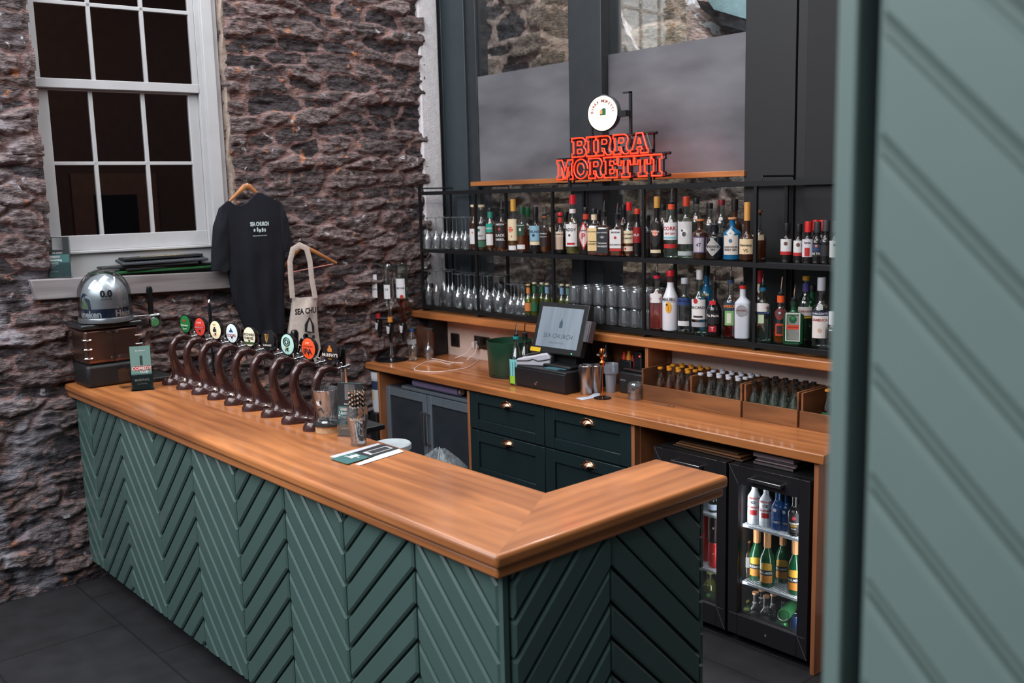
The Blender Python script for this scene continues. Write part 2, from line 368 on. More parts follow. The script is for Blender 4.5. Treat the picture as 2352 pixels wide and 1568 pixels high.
# stone wall with the sash window
WA, WD = (-5.535, 1.6), (0.0, 1.0)
def wall_pt(u, v, w):
    return np.stack([WA[0]+WD[0]*(u-1.6)+WD[1]*w, WA[1]+WD[1]*(u-1.6)-WD[0]*w, v], -1)
def win_hole(U, V, g=0.0):
    return (U > 1.60-g) & (U < 2.64+g) & (V > 1.66-g) & (V < 4.3+g)
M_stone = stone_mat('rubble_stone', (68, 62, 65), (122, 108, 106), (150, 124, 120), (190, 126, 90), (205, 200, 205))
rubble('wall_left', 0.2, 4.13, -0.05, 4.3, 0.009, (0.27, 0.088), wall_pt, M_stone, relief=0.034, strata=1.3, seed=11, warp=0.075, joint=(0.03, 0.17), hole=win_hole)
M_plaster = pm('plaster_reveal', (236, 230, 232), 0.8, var=0.10, vscale=30, bump=0.35, bscale=90)
M_cream = pm('plaster_cream', (216, 190, 178), 0.8, var=0.08, vscale=9, bump=0.25, bscale=60)
def ext(name, poly, z0, z1, mat, parent=None, kind=None, **k):
    mb = MB().prism(poly, (0, 0, z0), (1, 0, 0), (0, 1, 0), (0, 0, z1-z0))
    o = obj(name, mb, mat, parent, **k)
    if kind: o['kind'] = kind
    return o
ext('trim_1', [(-5.60, 4.08), (-5.522, 4.09), (-5.532, 4.262), (-5.75, 4.29), (-5.75, 4.08)], 1.0, 4.3, M_plaster, kind='structure', bevel=0.012)
# slate floor
fl = newmat('slate_floor'); m, n, l, o = fl; s = n.new('ShaderNodeBsdfPrincipled'); l.new(s.outputs[0], o.inputs[0]); s.inputs['Roughness'].default_value = 0.6
tcn = n.new('ShaderNodeTexCoord'); br = n.new('ShaderNodeTexBrick'); l.new(tcn.outputs['Object'], br.inputs['Vector'])
br.inputs['Scale'].default_value = 1.0; br.inputs['Brick Width'].default_value = 0.9; br.inputs['Row Height'].default_value = 0.6; br.inputs['Mortar Size'].default_value = 0.006
br.inputs['Color1'].default_value = lin((50, 49, 52)); br.inputs['Color2'].default_value = lin((44, 43, 46)); br.inputs['Mortar'].default_value = lin((30, 30, 33))
nz = n.new('ShaderNodeTexNoise'); nz.inputs['Scale'].default_value = 7; nz.inputs['Detail'].default_value = 9; l.new(tcn.outputs['Object'], nz.inputs['Vector'])
mx = n.new('ShaderNodeMix'); mx.data_type = 'RGBA'; mx.blend_type = 'MULTIPLY'; mx.inputs[0].default_value = 0.8
rr = n.new('ShaderNodeValToRGB'); rr.color_ramp.elements[0].position = 0.3; rr.color_ramp.elements[0].color = (0.45, 0.43, 0.42, 1); rr.color_ramp.elements[1].position = 0.7
l.new(nz.outputs[0], rr.inputs[0]); l.new(br.outputs[0], mx.inputs[6]); l.new(rr.outputs[0], mx.inputs[7]); l.new(mx.outputs[2], s.inputs['Base Color'])
bp = n.new('ShaderNodeBump'); bp.inputs['Strength'].default_value = 0.35; l.new(nz.outputs[0], bp.inputs['Height']); l.new(bp.outputs[0], s.inputs['Normal'])
tag(obj('floor', MB().box(-9, 3, -3, 8.5, -0.12, 0.0), m), kind='structure')
# sash window, set back and slightly askew in the wall
M_white = pm('white_paint', (190, 189, 191), 0.45, var=0.06, vscale=6)
M_pane = glassm('window_glass', (0.86, 0.84, 0.84), 0.8, gloss=0.02, rough=0.03, top=0.35)
WW = 0.112; wdx, wdy = math.sin(WW), math.cos(WW)
def wp(u, z, d=0.0):      # u along the window, d towards the room
    return (-5.62+wdx*(u-2.1)/wdy+d*wdy, u-d*wdx, z)
def wbar(mb, u0, u1, z0, z1, d0, d1):
    a = [wp(u0, z0, d0), wp(u1, z0, d0), wp(u1, z0, d1), wp(u0, z0, d1), wp(u0, z1, d0), wp(u1, z1, d0), wp(u1, z1, d1), wp(u0, z1, d1)]
    return mb.add(a, [(3, 2, 1, 0), (4, 5, 6, 7), (0, 1, 5, 4), (1, 2, 6, 5), (2, 3, 7, 6), (3, 0, 4, 7)])
win = thing('window_1', 'tall white sash window with twelve panes in the stone wall', 'window', wp(2.1, 1.7), kind='structure')
fr = MB(); wbar(fr, 1.55, 1.63, 1.84, 4.3, -0.05, 0.035); wbar(fr, 2.535, 2.60, 1.84, 4.3, -0.05, 0.055); wbar(fr, 2.60, 2.635, 1.84, 4.3, -0.02, 0.02)
wbar(fr, 2.508, 2.54, 1.84, 4.3, -0.06, 0.012)
obj('casing', fr, M_white, win, bevel=0.004)
lo = MB(); wbar(lo, 1.63, 1.70, 1.85, 2.755, -0.055, -0.02); wbar(lo, 2.45, 2.508, 1.85, 2.755, -0.055, -0.02); wbar(lo, 1.63, 2.508, 1.85, 1.935, -0.055, -0.018); wbar(lo, 1.63, 2.508, 2.725, 2.76, -0.055, -0.02)
for u in (1.915, 2.195): wbar(lo, u-0.011, u+0.011, 1.93, 2.73, -0.052, -0.022)
wbar(lo, 1.66, 2.48, 2.322, 2.342, -0.052, -0.022); obj('lower_sash', lo, M_white, win, bevel=0.003)
up = MB(); wbar(up, 1.63, 1.665, 2.745, 4.3, -0.02, 0.012); wbar(up, 2.475, 2.508, 2.745, 4.3, -0.02, 0.012); wbar(up, 1.63, 2.508, 2.735, 2.785, -0.02, 0.014)
for u in (1.935, 2.215): wbar(up, u-0.011, u+0.011, 2.78, 4.3, -0.016, 0.01)
for z in (3.185, 3.62): wbar(up, 1.65, 2.49, z-0.011, z+0.011, -0.016, 0.01)
obj('upper_sash', up, M_white, win, bevel=0.003)
gl = MB(); wbar(gl, 1.66, 2.48, 1.90, 2.74, -0.040, -0.036); obj('lower_panes', gl, M_pane, win, smooth=False)
gl = MB(); wbar(gl, 1.65, 2.49, 2.76, 4.28, -0.006, -0.002); obj('upper_panes', gl, M_pane, win, smooth=False)
ap = MB(); wbar(ap, 1.56, 2.60, 1.60, 1.845, -0.06, 0.012); wbar(ap, 1.56, 2.60, 1.835, 1.85, -0.06, 0.03); obj('apron', ap, M_white, win, bevel=0.003)
M_jamb = pm('jamb_plaster', (176, 158, 146), 0.85, var=0.22, vscale=16, bump=0.6, bscale=40)
jb = MB()
for k in range(30):      # crumbling render on the side of the opening
    z0 = 1.64+k*0.09; w0 = 0.012*math.sin(k*2.1)+0.008*math.sin(k*5.3); jb.k = 0
    a = [wp(2.625, z0, -0.03), wp(2.625, z0+0.09, -0.03)]
    w1 = 0.012*math.sin((k+1)*2.1)+0.008*math.sin((k+1)*5.3)
    x0, x1 = float(wall_pt(2.66+w0, 0, 0.01)[0]), float(wall_pt(2.66+w1, 0, 0.01)[0])
    jb.add([a[0], (x0, 2.655+w0, z0), (x1, 2.655+w1, z0+0.09), a[1], wp(2.80, z0, -0.06), wp(2.80, z0+0.09, -0.06), (x0-0.03, 2.73, z0), (x1-0.03, 2.73, z0+0.09)], [(0, 1, 2, 3), (1, 6, 7, 2), (0, 3, 5, 4)])
tag(obj('trim_2', jb, M_jamb), kind='structure')
# the dim room behind the sash
M_dim = pm('dim_interior_wall', (92, 70, 62), 0.9, var=0.1)
ri = MB(); ri.box(-8.2, -8.1, -0.6, 4.4, 1.0, 4.6); ri.box(-8.2, -5.80, -0.7, -0.6, 1.0, 4.6); ri.box(-8.2, -5.80, 4.4, 4.5, 1.0, 4.6); ri.box(-8.2, -5.7, -0.6, 4.4, 4.5, 4.6); ri.box(-8.2, -5.74, -0.6, 4.4, 1.0, 1.1)
ri.box(-5.86, -5.80, -0.6, 1.50, 1.0, 4.6); ri.box(-5.86, -5.74, 2.75, 4.4, 1.0, 4.6)
tag(obj('wall_outer', ri, M_dim, smooth=False), kind='structure')
dr = MB(); dr.box(-8.1, -8.05, 2.52, 3.20, 1.0, 2.35); dr.k = 1; dr.box(-8.06, -8.03, 2.68, 3.02, 1.3, 2.18)
tag(obj('door_1', dr, [pm('inner_door', (128, 92, 78), 0.6), pm('door_glass_dark', (34, 36, 42), 0.2)]), kind='structure')
# weathered timber ledge under the window
M_grey_wood = wood('weathered_timber', (168, 162, 164), (118, 108, 108), 'y', 0.75, coat=0.0, bump=0.5)
LX = -5.487; l1, l2, l3, l4 = [at(*q, x=LX) for q in ((69, 643), (84, 690), (525, 622), (531, 662))]
lg = MB(); lg.add([(-5.66, l2[1], l2[2]), (LX, l2[1], l2[2]), (LX, l4[1], l4[2]), (-5.66, l4[1], l4[2]), (-5.66, l1[1], l1[2]), (LX, l1[1], l1[2]), (LX, l3[1], l3[2]), (-5.66, l3[1], l3[2])],
                  [(0, 3, 2, 1), (4, 5, 6, 7), (0, 1, 5, 4), (1, 2, 6, 5), (2, 3, 7, 6), (3, 0, 4, 7)])
tag(obj('window_ledge', lg, M_grey_wood, bevel=0.006), 'weathered grey timber ledge under the white sash window', 'ledge')
# ---------------------------------------------------------------- the glazed screen behind the bar
GY = 4.30
def gx(px, py): return at(px, py, y=GY)[0]
M_frame = pm('slate_blue_frame', (54, 63, 68), 0.42, var=0.05); M_char = pm('charcoal_panel', (27, 26, 28), 0.6, var=0.06)
M_clear = glassm('glazing_glass', (0.92, 0.94, 0.95), 0.9, gloss=0.015, rough=0.02, top=0.22)
g2 = thing('window_2', 'tall glazed screen with dark frames behind the bottle shelves', 'window', (-4.2, GY, 1.3), kind='structure')
xa, xb = gx(1000, 0), gx(1087, 200); xc, xd = gx(1311, 143), gx(1386, 127); xe, xf = gx(1718, 78), gx(1832, 200); xg = gx(1858, 300)
f = MB(); f.box(xa-0.02, xa+0.05, GY, GY+0.10, 1.3, 4.4); f.box(xa+0.045, xb-0.10, GY+0.012, GY+0.10, 1.3, 4.4); f.k = 1; f.box(xb-0.10, xb, GY+0.03, GY+0.14, 1.3, 4.4)
f.box(xc, xd, GY-0.02, GY+0.16, 1.3, 4.4); obj('mullion', f, [M_frame, pm('dark_frame', (46, 50, 54), 0.45)], g2, bevel=0.003)
f = MB(); f.box(xe, xf, GY-0.02, GY+0.10, 1.3, 4.4); f.box(xf+0.006, xg, GY-0.012, GY+0.1, 1.3, 4.4); f.k = 1; f.box(xg, -1.2, GY-0.03, GY+0.1, 1.3, 4.4); obj('blank_panel', f, [M_char, pm('black_panel', (24, 23, 24), 0.7)], g2, bevel=0.002)
for nm, a, b in (('pane', xb, xc), ('pane', xd, xe)):
    obj(nm, MB().box(a, b, GY+0.05, GY+0.056, 1.3, 4.4), M_clear, g2, smooth=False)
m, n, l, o = newmat('frosted_film'); df = n.new('ShaderNodeBsdfPrincipled'); df.inputs['Roughness'].default_value = 0.28; l.new(df.outputs[0], o.inputs[0])
t = n.new('ShaderNodeTexCoord'); mp = n.new('ShaderNodeMapping'); mp.inputs['Scale'].default_value = (0.9, 1, 2.6); l.new(t.outputs['Object'], mp.inputs[0])
z = n.new('ShaderNodeTexNoise'); z.inputs['Scale'].default_value = 1.6; z.inputs['Detail'].default_value = 7; l.new(mp.outputs[0], z.inputs['Vector'])
r = n.new('ShaderNodeValToRGB'); l.new(z.outputs[0], r.inputs[0]); r.color_ramp.elements[0].color = lin((90, 89, 93)); r.color_ramp.elements[1].color = lin((126, 125, 130))
r.color_ramp.elements[0].position = 0.34; r.color_ramp.elements[1].position = 0.68; l.new(r.outputs[0], df.inputs['Base Color'])
df.inputs['Transmission Weight'].default_value = 0.0; M_frost = m
for a, b in ((xb, xc), (xd, xe)):
    obj('frosted_film', MB().box(a, b, GY+0.040, GY+0.048, 2.19, 2.90), M_frost, g2, smooth=False)
M_oak_x = wood('oak_x', (210, 132, 74), (134, 76, 40), 'x'); M_oak_y = wood('oak_y', (210, 132, 74), (134, 76, 40), 'y'); M_oak_z = wood('oak_z', (186, 118, 76), (122, 70, 44), 'z')
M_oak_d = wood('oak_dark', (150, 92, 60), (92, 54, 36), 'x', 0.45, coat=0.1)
obj('timber_strip', MB().box(xb-0.02, xe+0.01, GY-0.035, GY+0.05, 2.165, 2.195), M_oak_x, g2, bevel=0.002)
# outside: stone building, buttress, grey render strip and slate roof
M_ext = stone_mat('outside_stone', (70, 72, 74), (150, 138, 124), (196, 178, 166), (168, 142, 116), (214, 212, 216), 0.68, 0.5)
rubble('wall_outside', -9.5, 0.5, 0.0, 5.6, 0.022, (0.50, 0.20), lambda U, V, H: np.stack([U, 6.3-H, V], -1), M_ext, relief=0.05, seed=23, warp=0.05, joint=(0.05, 0.18), strata=0.4)
# render strip beside the first pane
p0, p1 = at(1078, 90, y=5.30), at(1103, 90, y=5.30)
tag(obj('trim_3', MB().box(p0[0]-0.25, p1[0], 5.30, 5.35, 2.0, 5.0), pm('pale_render', (168, 174, 180), 0.8, var=0.06), bevel=0.004), kind='structure')
# buttress with sloping slab cap
M_slab = stone_mat('slab_stone', (120, 106, 102), (178, 156, 144), (190, 180, 176), (120, 112, 106), (226, 228, 232), 0.57, 0.5)
by = 5.55; M_ext2 = stone_mat('buttress_stone', (104, 92, 78), (138, 124, 104), (176, 156, 138), (130, 96, 70), (150, 146, 130), 0.70, 0.4)
q = [at(*p, y=by) for p in ((1386, 20), (1440, -60), (1400, -60))]
P = lambda px, py, y=by: at(px, py, y=y)
a, b, c, d = P(1392, 12), P(1470, 118), P(1700, 200), P(1385, 300)
xl_ = P(1238, 60)[0]; xr_ = P(1392, 60)[0]
def capquad(nm, p, seed):      # slabs laid on the slope: a bilinear patch of stone
    Pq = [np.array(k) for k in p]
    nrm = np.cross(Pq[1]-Pq[0], Pq[3]-Pq[0]); nrm /= np.linalg.norm(nrm); L1 = np.linalg.norm(Pq[1]-Pq[0]); L2 = np.linalg.norm(Pq[3]-Pq[0])
    def pl(U, V, H):
        s_, t_ = (U/L1)[..., None], (V/L2)[..., None]
        return Pq[0]*(1-s_)*(1-t_)+Pq[1]*s_*(1-t_)+Pq[2]*s_*t_+Pq[3]*(1-s_)*t_+nrm*H[..., None]
    return rubble(nm, 0, L1, 0, L2, 0.02, (0.55, 0.30), pl, M_slab, relief=0.022, seed=seed, warp=0.03, joint=(0.03, 0.1), strata=0.5)
rubble('pillar_outside', xl_, xr_+0.75, 1.5, 4.9, 0.022, (0.62, 0.30), lambda U, V, H: np.stack([U, by+0.02-H, np.minimum(V, a[2]+1.2-np.clip(U-xr_, 0, 9)*1.25)], -1), M_ext2, relief=0.03, seed=8, warp=0.02, joint=(0.03, 0.10), strata=0.4)
capquad('trim_4', (P(1388, -40, by-0.02), P(1466, 132, by-0.02), P(1735, 100, by+0.75), P(1585, -40, by+0.75)), 5)
Q_ = lambda pts, y: [(p[0], p[2]) for p in (at(*q, y=y) for q in pts)]
tag(obj('roof_outside', MB().prism(Q_([(1585, -60), (1900, -60), (1900, 78), (1722, 46), (1640, 22)], 5.95), (0, 5.95, 0), (1, 0, 0), (0, 0, 1), (0, 0.3, 0)), pm('green_slate', (120, 146, 148), 0.6, var=0.15, vscale=12, bump=0.3), smooth=False), kind='structure')
tag(obj('trim_5', MB().prism(Q_([(1600, 0), (1640, 22), (1722, 46), (1900, 78), (1900, 104), (1722, 74), (1655, 56), (1610, 20)], 5.97), (0, 5.97, 0), (1, 0, 0), (0, 0, 1), (0, 0.3, 0)), M_char, smooth=False), kind='structure')
# lower wall, splashback
sp = MB(); sp.box(-5.6, -1.2, 4.12, 4.36, 0.0, 1.27); tag(obj('wall_back', sp, M_cream, smooth=False), kind='structure')
# near wall clad in chevron boards
M_teal = pm('sage_green_paint', (110, 127, 123), 0.42, var=0.05, vscale=3, spec=0.45); M_gap = pm('board_gap', (30, 40, 40), 0.8, var=0)
def chevron(mb, o, u, w, x0, x1, z0, z1, zref, rise, pitch=0.1165, gap=0.010, th=0.016):
    """boards at 45 degrees between two seams; o + u*x is along the face, w points out of it"""
    o, u, w = map(np.array, (o, u, w)); W_ = x1-x0; sg = 1 if rise else -1
    k0 = int((z0-zref-W_)/pitch)-2; k1 = int((z1-zref+W_)/pitch)+2; g = gap/2*1.4; tv = 0.0075
    for k in range(k0, k1):
        za = zref+k*pitch      # joint height at x0
        def strip(xi, lowoff, inset):
            return za+sg*(xi-x0)+lowoff
        def clip(pl):
            for lim, s_ in ((z0, 1), (z1, -1)):
                out = []
                for i in range(len(pl)):
                    A, B = pl[i], pl[(i+1) % len(pl)]; da, db = s_*(A[1]-lim), s_*(B[1]-lim)
                    if da >= 0: out.append(A)
                    if da*db < 0: t = da/(da-db); out.append((A[0]+(B[0]-A[0])*t, A[1]+(B[1]-A[1])*t))
                pl = out
                if len(pl) < 3: return None
            return pl
        def ring(e):
            return [(x0+gap/2+e, za+sg*(gap/2+e)+g+e*1.4), (x1-gap/2-e, za+sg*(W_-gap/2-e)+g+e*1.4),
                    (x1-gap/2-e, za+sg*(W_-gap/2-e)+pitch-g-e*1.4), (x0+gap/2+e, za+sg*(gap/2+e)+pitch-g-e*1.4)]
        r0, r1 = clip(ring(0)), clip(ring(tv))
        if r0 is None: continue
        P0 = [o+u*a+np.array([0, 0, b]) for a, b in r0]
        if r1 is not None and len(r1) == len(r0):
            P1 = [p+w*(th-tv*0.8) for p in P0]; P2 = [o+u*a+np.array([0, 0, b])+w*th for a, b in r1]; n_ = len(P0)
            fs = [(i, (i+1) % n_, n_+(i+1) % n_, n_+i) for i in range(n_)]+[(n_+i, n_+(i+1) % n_, 2*n_+(i+1) % n_, 2*n_+i) for i in range(n_)]+[tuple(range(2*n_, 3*n_))]
            mb.add(P0+P1+P2, fs)
        else:
            P2 = [p+w*th for p in P0]; n_ = len(P0)
            mb.add(P0+P2, [(i, (i+1) % n_, n_+(i+1) % n_, n_+i) for i in range(n_)]+[tuple(range(n_, 2*n_))])
    return mb
NY = 0.93
wr = thing('wall_right', 'pale green wall clad in diagonal boards close by', 'wall', (-0.3, NY, 0), kind='structure')
obj('backing', MB().box(-0.500, 0.6, NY+0.012, NY+0.09, 0.0, 3.2), M_teal, wr, smooth=False)
c = MB(); chevron(c, (0, NY+0.016, 0), (1, 0, 0), (0, -1, 0), -0.500, -0.09, 0.0, 3.2, 2.147-0.1165*20, False, gap=0.013, th=0.018); chevron(c, (0, NY+0.016, 0), (1, 0, 0), (0, -1, 0), -0.09, 0.33, 0.0, 3.2, 2.147-0.1165*20-0.413, True, gap=0.013, th=0.018)
obj('chevron_board', c, M_teal, wr, smooth=False)
obj('shadow_gap', MB().box(-0.53, -0.500, NY+0.05, NY+0.09, 0.0, 3.2), M_gap, wr, smooth=False)
obj('corner_bead', MB().box(-0.538, -0.516, NY-0.004, NY+0.09, 0.0, 3.2), M_teal, wr, bevel=0.003)
# ================================================================ THE FRONT BAR
M_bar = pm('bar_green_paint', (76, 100, 95), 0.30, var=0.05, vscale=3, spec=0.6, coat=0.15)
M_black = pm('matt_black', (26, 26, 28), 0.5, var=0); M_blackg = pm('gloss_black', (20, 20, 22), 0.18, var=0)
xo, xi, yo, yi, ye, xl, ZT = -1.897, -2.215, 1.597, 2.087, 2.640, -5.535, 1.14
def ltop(z0, z1, ins, m1, m2):
    mb = MB(); i = ins
    a = [(xl, yo+i), (xo-i, yo+i), (xo-i, ye-i), (xi+i, ye-i), (xi+i, yi-i), (xl, yi-i)]
    vs = [(p[0], p[1], z0) for p in a]+[(p[0], p[1], z1) for p in a]
    mb.k = m1; mb.add(vs, [(6, 7, 10, 11), (5, 4, 1, 0), (0, 1, 7, 6), (4, 5, 11, 10), (5, 0, 6, 11)])
    mb.f += [(7, 8, 9, 10), (4, 3, 2, 1), (1, 2, 8, 7), (2, 3, 9, 8), (3, 4, 10, 9)]; mb.m += [m2]*5
    return mb
t = thing('bar_worktop', 'L-shaped varnished oak bar top carrying the beer taps', 'worktop', (-3.6, 1.85, 1.07))
obj('top_slab', ltop(1.098, ZT, 0, 0, 1), [M_oak_x, M_oak_y], t, bevel=0.013, seg=3)
obj('edge_moulding', ltop(1.066, 1.0985, 0.012, 0, 1), [M_oak_x, M_oak_y], t, bevel=0.008, seg=3)
b = thing('bar_counter', 'green bar front clad in raised chevron boards under the oak top', 'bar', (-3.6, 1.85, 0.0))
obj('carcass', MB().box(-5.47, -1.951, 1.666, 2.04, 0.12, 1.068).box(-2.19, -1.951, 2.0, 2.545, 0.12, 1.068), M_gap, b, smooth=False)
obj('plinth', MB().box(-5.46, -2.02, 1.76, 2.0, 0, 0.12).box(-2.15, -2.02, 1.9, 2.48, 0, 0.12), M_black, b, smooth=False)
E_ = [-1.945, -2.35, -2.765, -3.175, -3.585, -4.0, -4.43, -4.86, -5.30, -5.52]
zr = 0.963; apex = True
for k in range(9):
    x1, x0 = E_[k], E_[k+1]
    if k == 0: rise, zx0 = False, 0.963
    else: rise = not rise; zx0 = zx1-(x1-x0) if rise else zx1+(x1-x0)
    mb = chevron(MB(), (0, 1.666, 0), (1, 0, 0), (0, -1, 0), x0, x1-(0.004 if k == 0 else 0), 0.125, 1.068, zx0-0.1165*8, rise, th=0.022)
    obj('chevron_panel', mb, M_bar, b, smooth=False); zx1 = zx0
mb = chevron(MB(), (-1.951, 0, 0), (0, 1, 0), (1, 0, 0), 1.672, 2.08, 0.125, 1.068, 1.029-0.1165*10, True, th=0.030, gap=0.012); obj('chevron_panel', mb, M_bar, b, smooth=False)
mb = chevron(MB(), (-1.951, 0, 0), (0, 1, 0), (1, 0, 0), 2.08, 2.535, 0.125, 1.068, 0.971-0.1165*8, False, th=0.022); obj('chevron_panel', mb, M_bar, b, smooth=False)
obj('corner_post', MB().box(-1.952, -1.934, 1.647, 1.668, 0.125, 1.068), M_bar, b, bevel=0.001)
mb = MB()
for k in range(8): mb.box(-1.953, -1.936, 2.538, 2.552, 0.13+k*0.1165, 0.13+k*0.1165+0.106)
obj('end_strip', mb, M_bar, b, bevel=0.001)
# ================================================================ THE BACK COUNTER
YF, YB, ZC = 3.526, 4.12, 1.0
xr = -2.062
tag(obj('back_worktop', MB().box(-5.535, xr, YF, YB, 0.957, ZC), M_oak_x, bevel=0.005), 'long oak worktop along the back wall holding the till', 'worktop')
def ux(px, py=950, y=3.56): return at(px, py, y=y)[0]
U = [ux(874, 930), ux(1080, 985), ux(1456, 1015), ux(1877, 1110)]
for i, (x, lab) in enumerate(zip(U, ('oak upright panel at the bucket end of the back counter', 'oak upright panel between the grey cooler and the dark drawers', 'oak upright panel between the dark drawers and the black fridges', 'oak end panel of the back counter beside the black fridge'))):
    tag(obj('oak_upright', MB().box(x-0.011, x+0.011, YF+0.025, 4.10, 0.0, 0.957), M_oak_z, bevel=0.002), lab, 'upright', 'upright oak panels under the back counter')
tag(obj('counter_back_board', MB().box(U[0], U[3], 4.09, 4.118, 0.0, 0.955), pm('dark_board', (44, 36, 34), 0.8), smooth=False), 'dark board closing the back of the counter bays', 'board')
# grey two-door bottle cooler
M_grey = pm('grey_steel', (112, 120, 128), 0.45, 0.3, var=0.05); M_smoke = glassm('smoked_glass', (0.10, 0.11, 0.12), 0.6, gloss=0.05, rough=0.05)
M_chrome = pm('chrome', (214, 214, 218), 0.12, 1.0, var=0); M_steel = pm('brushed_steel', (176, 172, 172), 0.30, 1.0, var=0.08, vscale=40)
x0, x1 = at(886, 900, y=3.60)[0], U[1]-0.015; xm = at(981, 950, y=3.60)[0]; zt = z_at(884, x0, 3.60)
cl = thing('bottle_cooler', 'grey two-door bottle cooler with dark glass doors', 'cooler', ((x0+x1)/2, 3.8, 0))
obj('body', MB().box(x0, x1, 3.64, 4.08, 0.06, zt), pm('cooler_body', (52, 52, 58), 0.5), cl, bevel=0.004)
obj('top_rail', MB().box(x0+0.18, x1, 3.605, 3.66, zt, zt+0.022), M_grey, cl, bevel=0.004)
for a, c, hx in ((x0, xm-0.004, xm-0.026), (xm+0.004, x1, xm+0.024)):
    f = MB(); w = 0.045
    f.box(a, a+w, 3.60, 3.635, 0.08, zt-0.005).box(c-w, c, 3.60, 3.635, 0.08, zt-0.005).box(a+w, c-w, 3.60, 3.635, zt-0.06, zt-0.005).box(a+w, c-w, 3.60, 3.635, 0.08, 0.14)
    d = obj('door', f, M_grey, cl, bevel=0.003)
    obj('door_glass', MB().box(a+w, c-w, 3.612, 3.618, 0.14, zt-0.06), pm('dark_door_glass', (46, 52, 58), 0.22, var=0.1), d, smooth=False)
    pts = [(hx, 3.60, zt-0.13), (hx, 3.57, zt-0.118), (hx, 3.565, zt-0.14), (hx, 3.565, zt-0.30), (hx, 3.57, zt-0.322), (hx, 3.60, zt-0.325)]
    obj('handle', MB().tube(pts, 0.007, 8), M_steel, d)
obj('badge', MB().box(x1-0.035, x1-0.006, 3.596, 3.60, zt-0.055, zt-0.01), pm('white_label', (214, 214, 222), 0.5, var=0), cl, smooth=False)
# drawers
M_navy = pm('dark_teal_paint', (30, 43, 46), 0.32, var=0.08, vscale=4); M_brass = pm('copper_cup_pull', (232, 176, 140), 0.18, 1.0, var=0)
x0, x1 = U[1]+0.012, U[2]-0.012; xm = at(1253, 1000, y=3.56)[0]
du = thing('drawer_cabinet', 'dark teal drawer cabinet with copper cup handles', 'cabinet', ((x0+x1)/2, 3.8, 0))
obj('carcass', MB().box(x0, x1, 3.575, 4.08, 0.0, 0.955), M_navy, du, smooth=False)
def cup(mb, c, r=0.037):
    n = 10; vs = []; fs = []
    for i in range(n+1):
        a = PI*i/n
        for j in range(6):
            e = PI/2*j/5; vs.append((c[0]+r*1.25*math.cos(a)*math.cos(e)**0.6, c[1]-r*0.75*math.sin(e)*math.sin(a)**0.5-0.002, c[2]+r*0.85*math.sin(a)*math.cos(e)**0.8-0.3*r*math.sin(e)*math.sin(a)))
    for i in range(n):
        for j in range(5): fs.append((i*6+j, i*6+j+1, (i+1)*6+j+1, (i+1)*6+j))
    mb.add(vs, fs); mb.tube([(c[0]+r*1.25*math.cos(PI*i/n), c[1]-0.002, c[2]+r*0.85*math.sin(PI*i/n)) for i in range(n+1)], 0.0028, 6)
    mb.sphere((c[0]-r*1.35, c[1]-0.002, c[2]+0.002), 0.004, 6, 4); mb.sphere((c[0]+r*1.35, c[1]-0.002, c[2]+0.002), 0.004, 6, 4)
for a, c, hp in ((x0, xm-0.003, [(1163, 934), (1166, 1022)]), (xm+0.003, x1, [(1349, 974), (1351, 1072)])):
    zs = [0.955, 0.955-0.235, 0.955-0.53, 0.955-0.83]
    for k in range(3):
        zt_, zb_ = zs[k]-0.004, zs[k+1]+0.004; f = MB(); w = 0.075; y0, y1 = 3.552, 3.574
        f.box(a, a+w, y0, y1, zb_, zt_).box(c-w, c, y0, y1, zb_, zt_).box(a+w, c-w, y0, y1, zt_-w*0.9, zt_).box(a+w, c-w, y0, y1, zb_, zb_+w*0.8).box(a+w, c-w, y0+0.012, y1, zb_+w*0.8, zt_-w*0.9)
        d = obj('drawer', f, M_navy, du, bevel=0.003)
        if k < 2:
            hx, _, hz = at(*hp[k], y=3.55); m_ = MB(); cup(m_, (hx, 3.55, hz)); obj('handle', m_, M_brass, d)
# ledge with upright and splash parts
ZL = 1.315
tag(obj('upper_shelf_board', MB().box(-5.53, -1.9, 3.926, 4.36, 1.270, ZL), M_oak_x, bevel=0.006), 'thick oak shelf board running above the back counter', 'shelf')
x = at(1486, 815, y=3.95)[0]
tag(obj('shelf_upright', MB().box(x-0.011, x+0.011, 3.945, 4.118, 1.0, 1.27), M_oak_z, bevel=0.002), 'short oak upright under the shelf board beside the receipt printer', 'panel')
xq = at(1345, 790, y=4.11)[0]; xq2 = at(1541, 810, y=4.11)[0]
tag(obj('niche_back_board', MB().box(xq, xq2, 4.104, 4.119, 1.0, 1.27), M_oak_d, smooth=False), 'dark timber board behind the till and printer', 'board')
tag(obj('shelf_end_bracket', MB().box(*sorted((at(988, 790, y=4.0)[0], at(998, 790, y=4.0)[0])), 3.99, 4.12, 1.0, 1.27), M_black, smooth=False), 'black upright at the stone wall end of the oak shelf board', 'bracket')
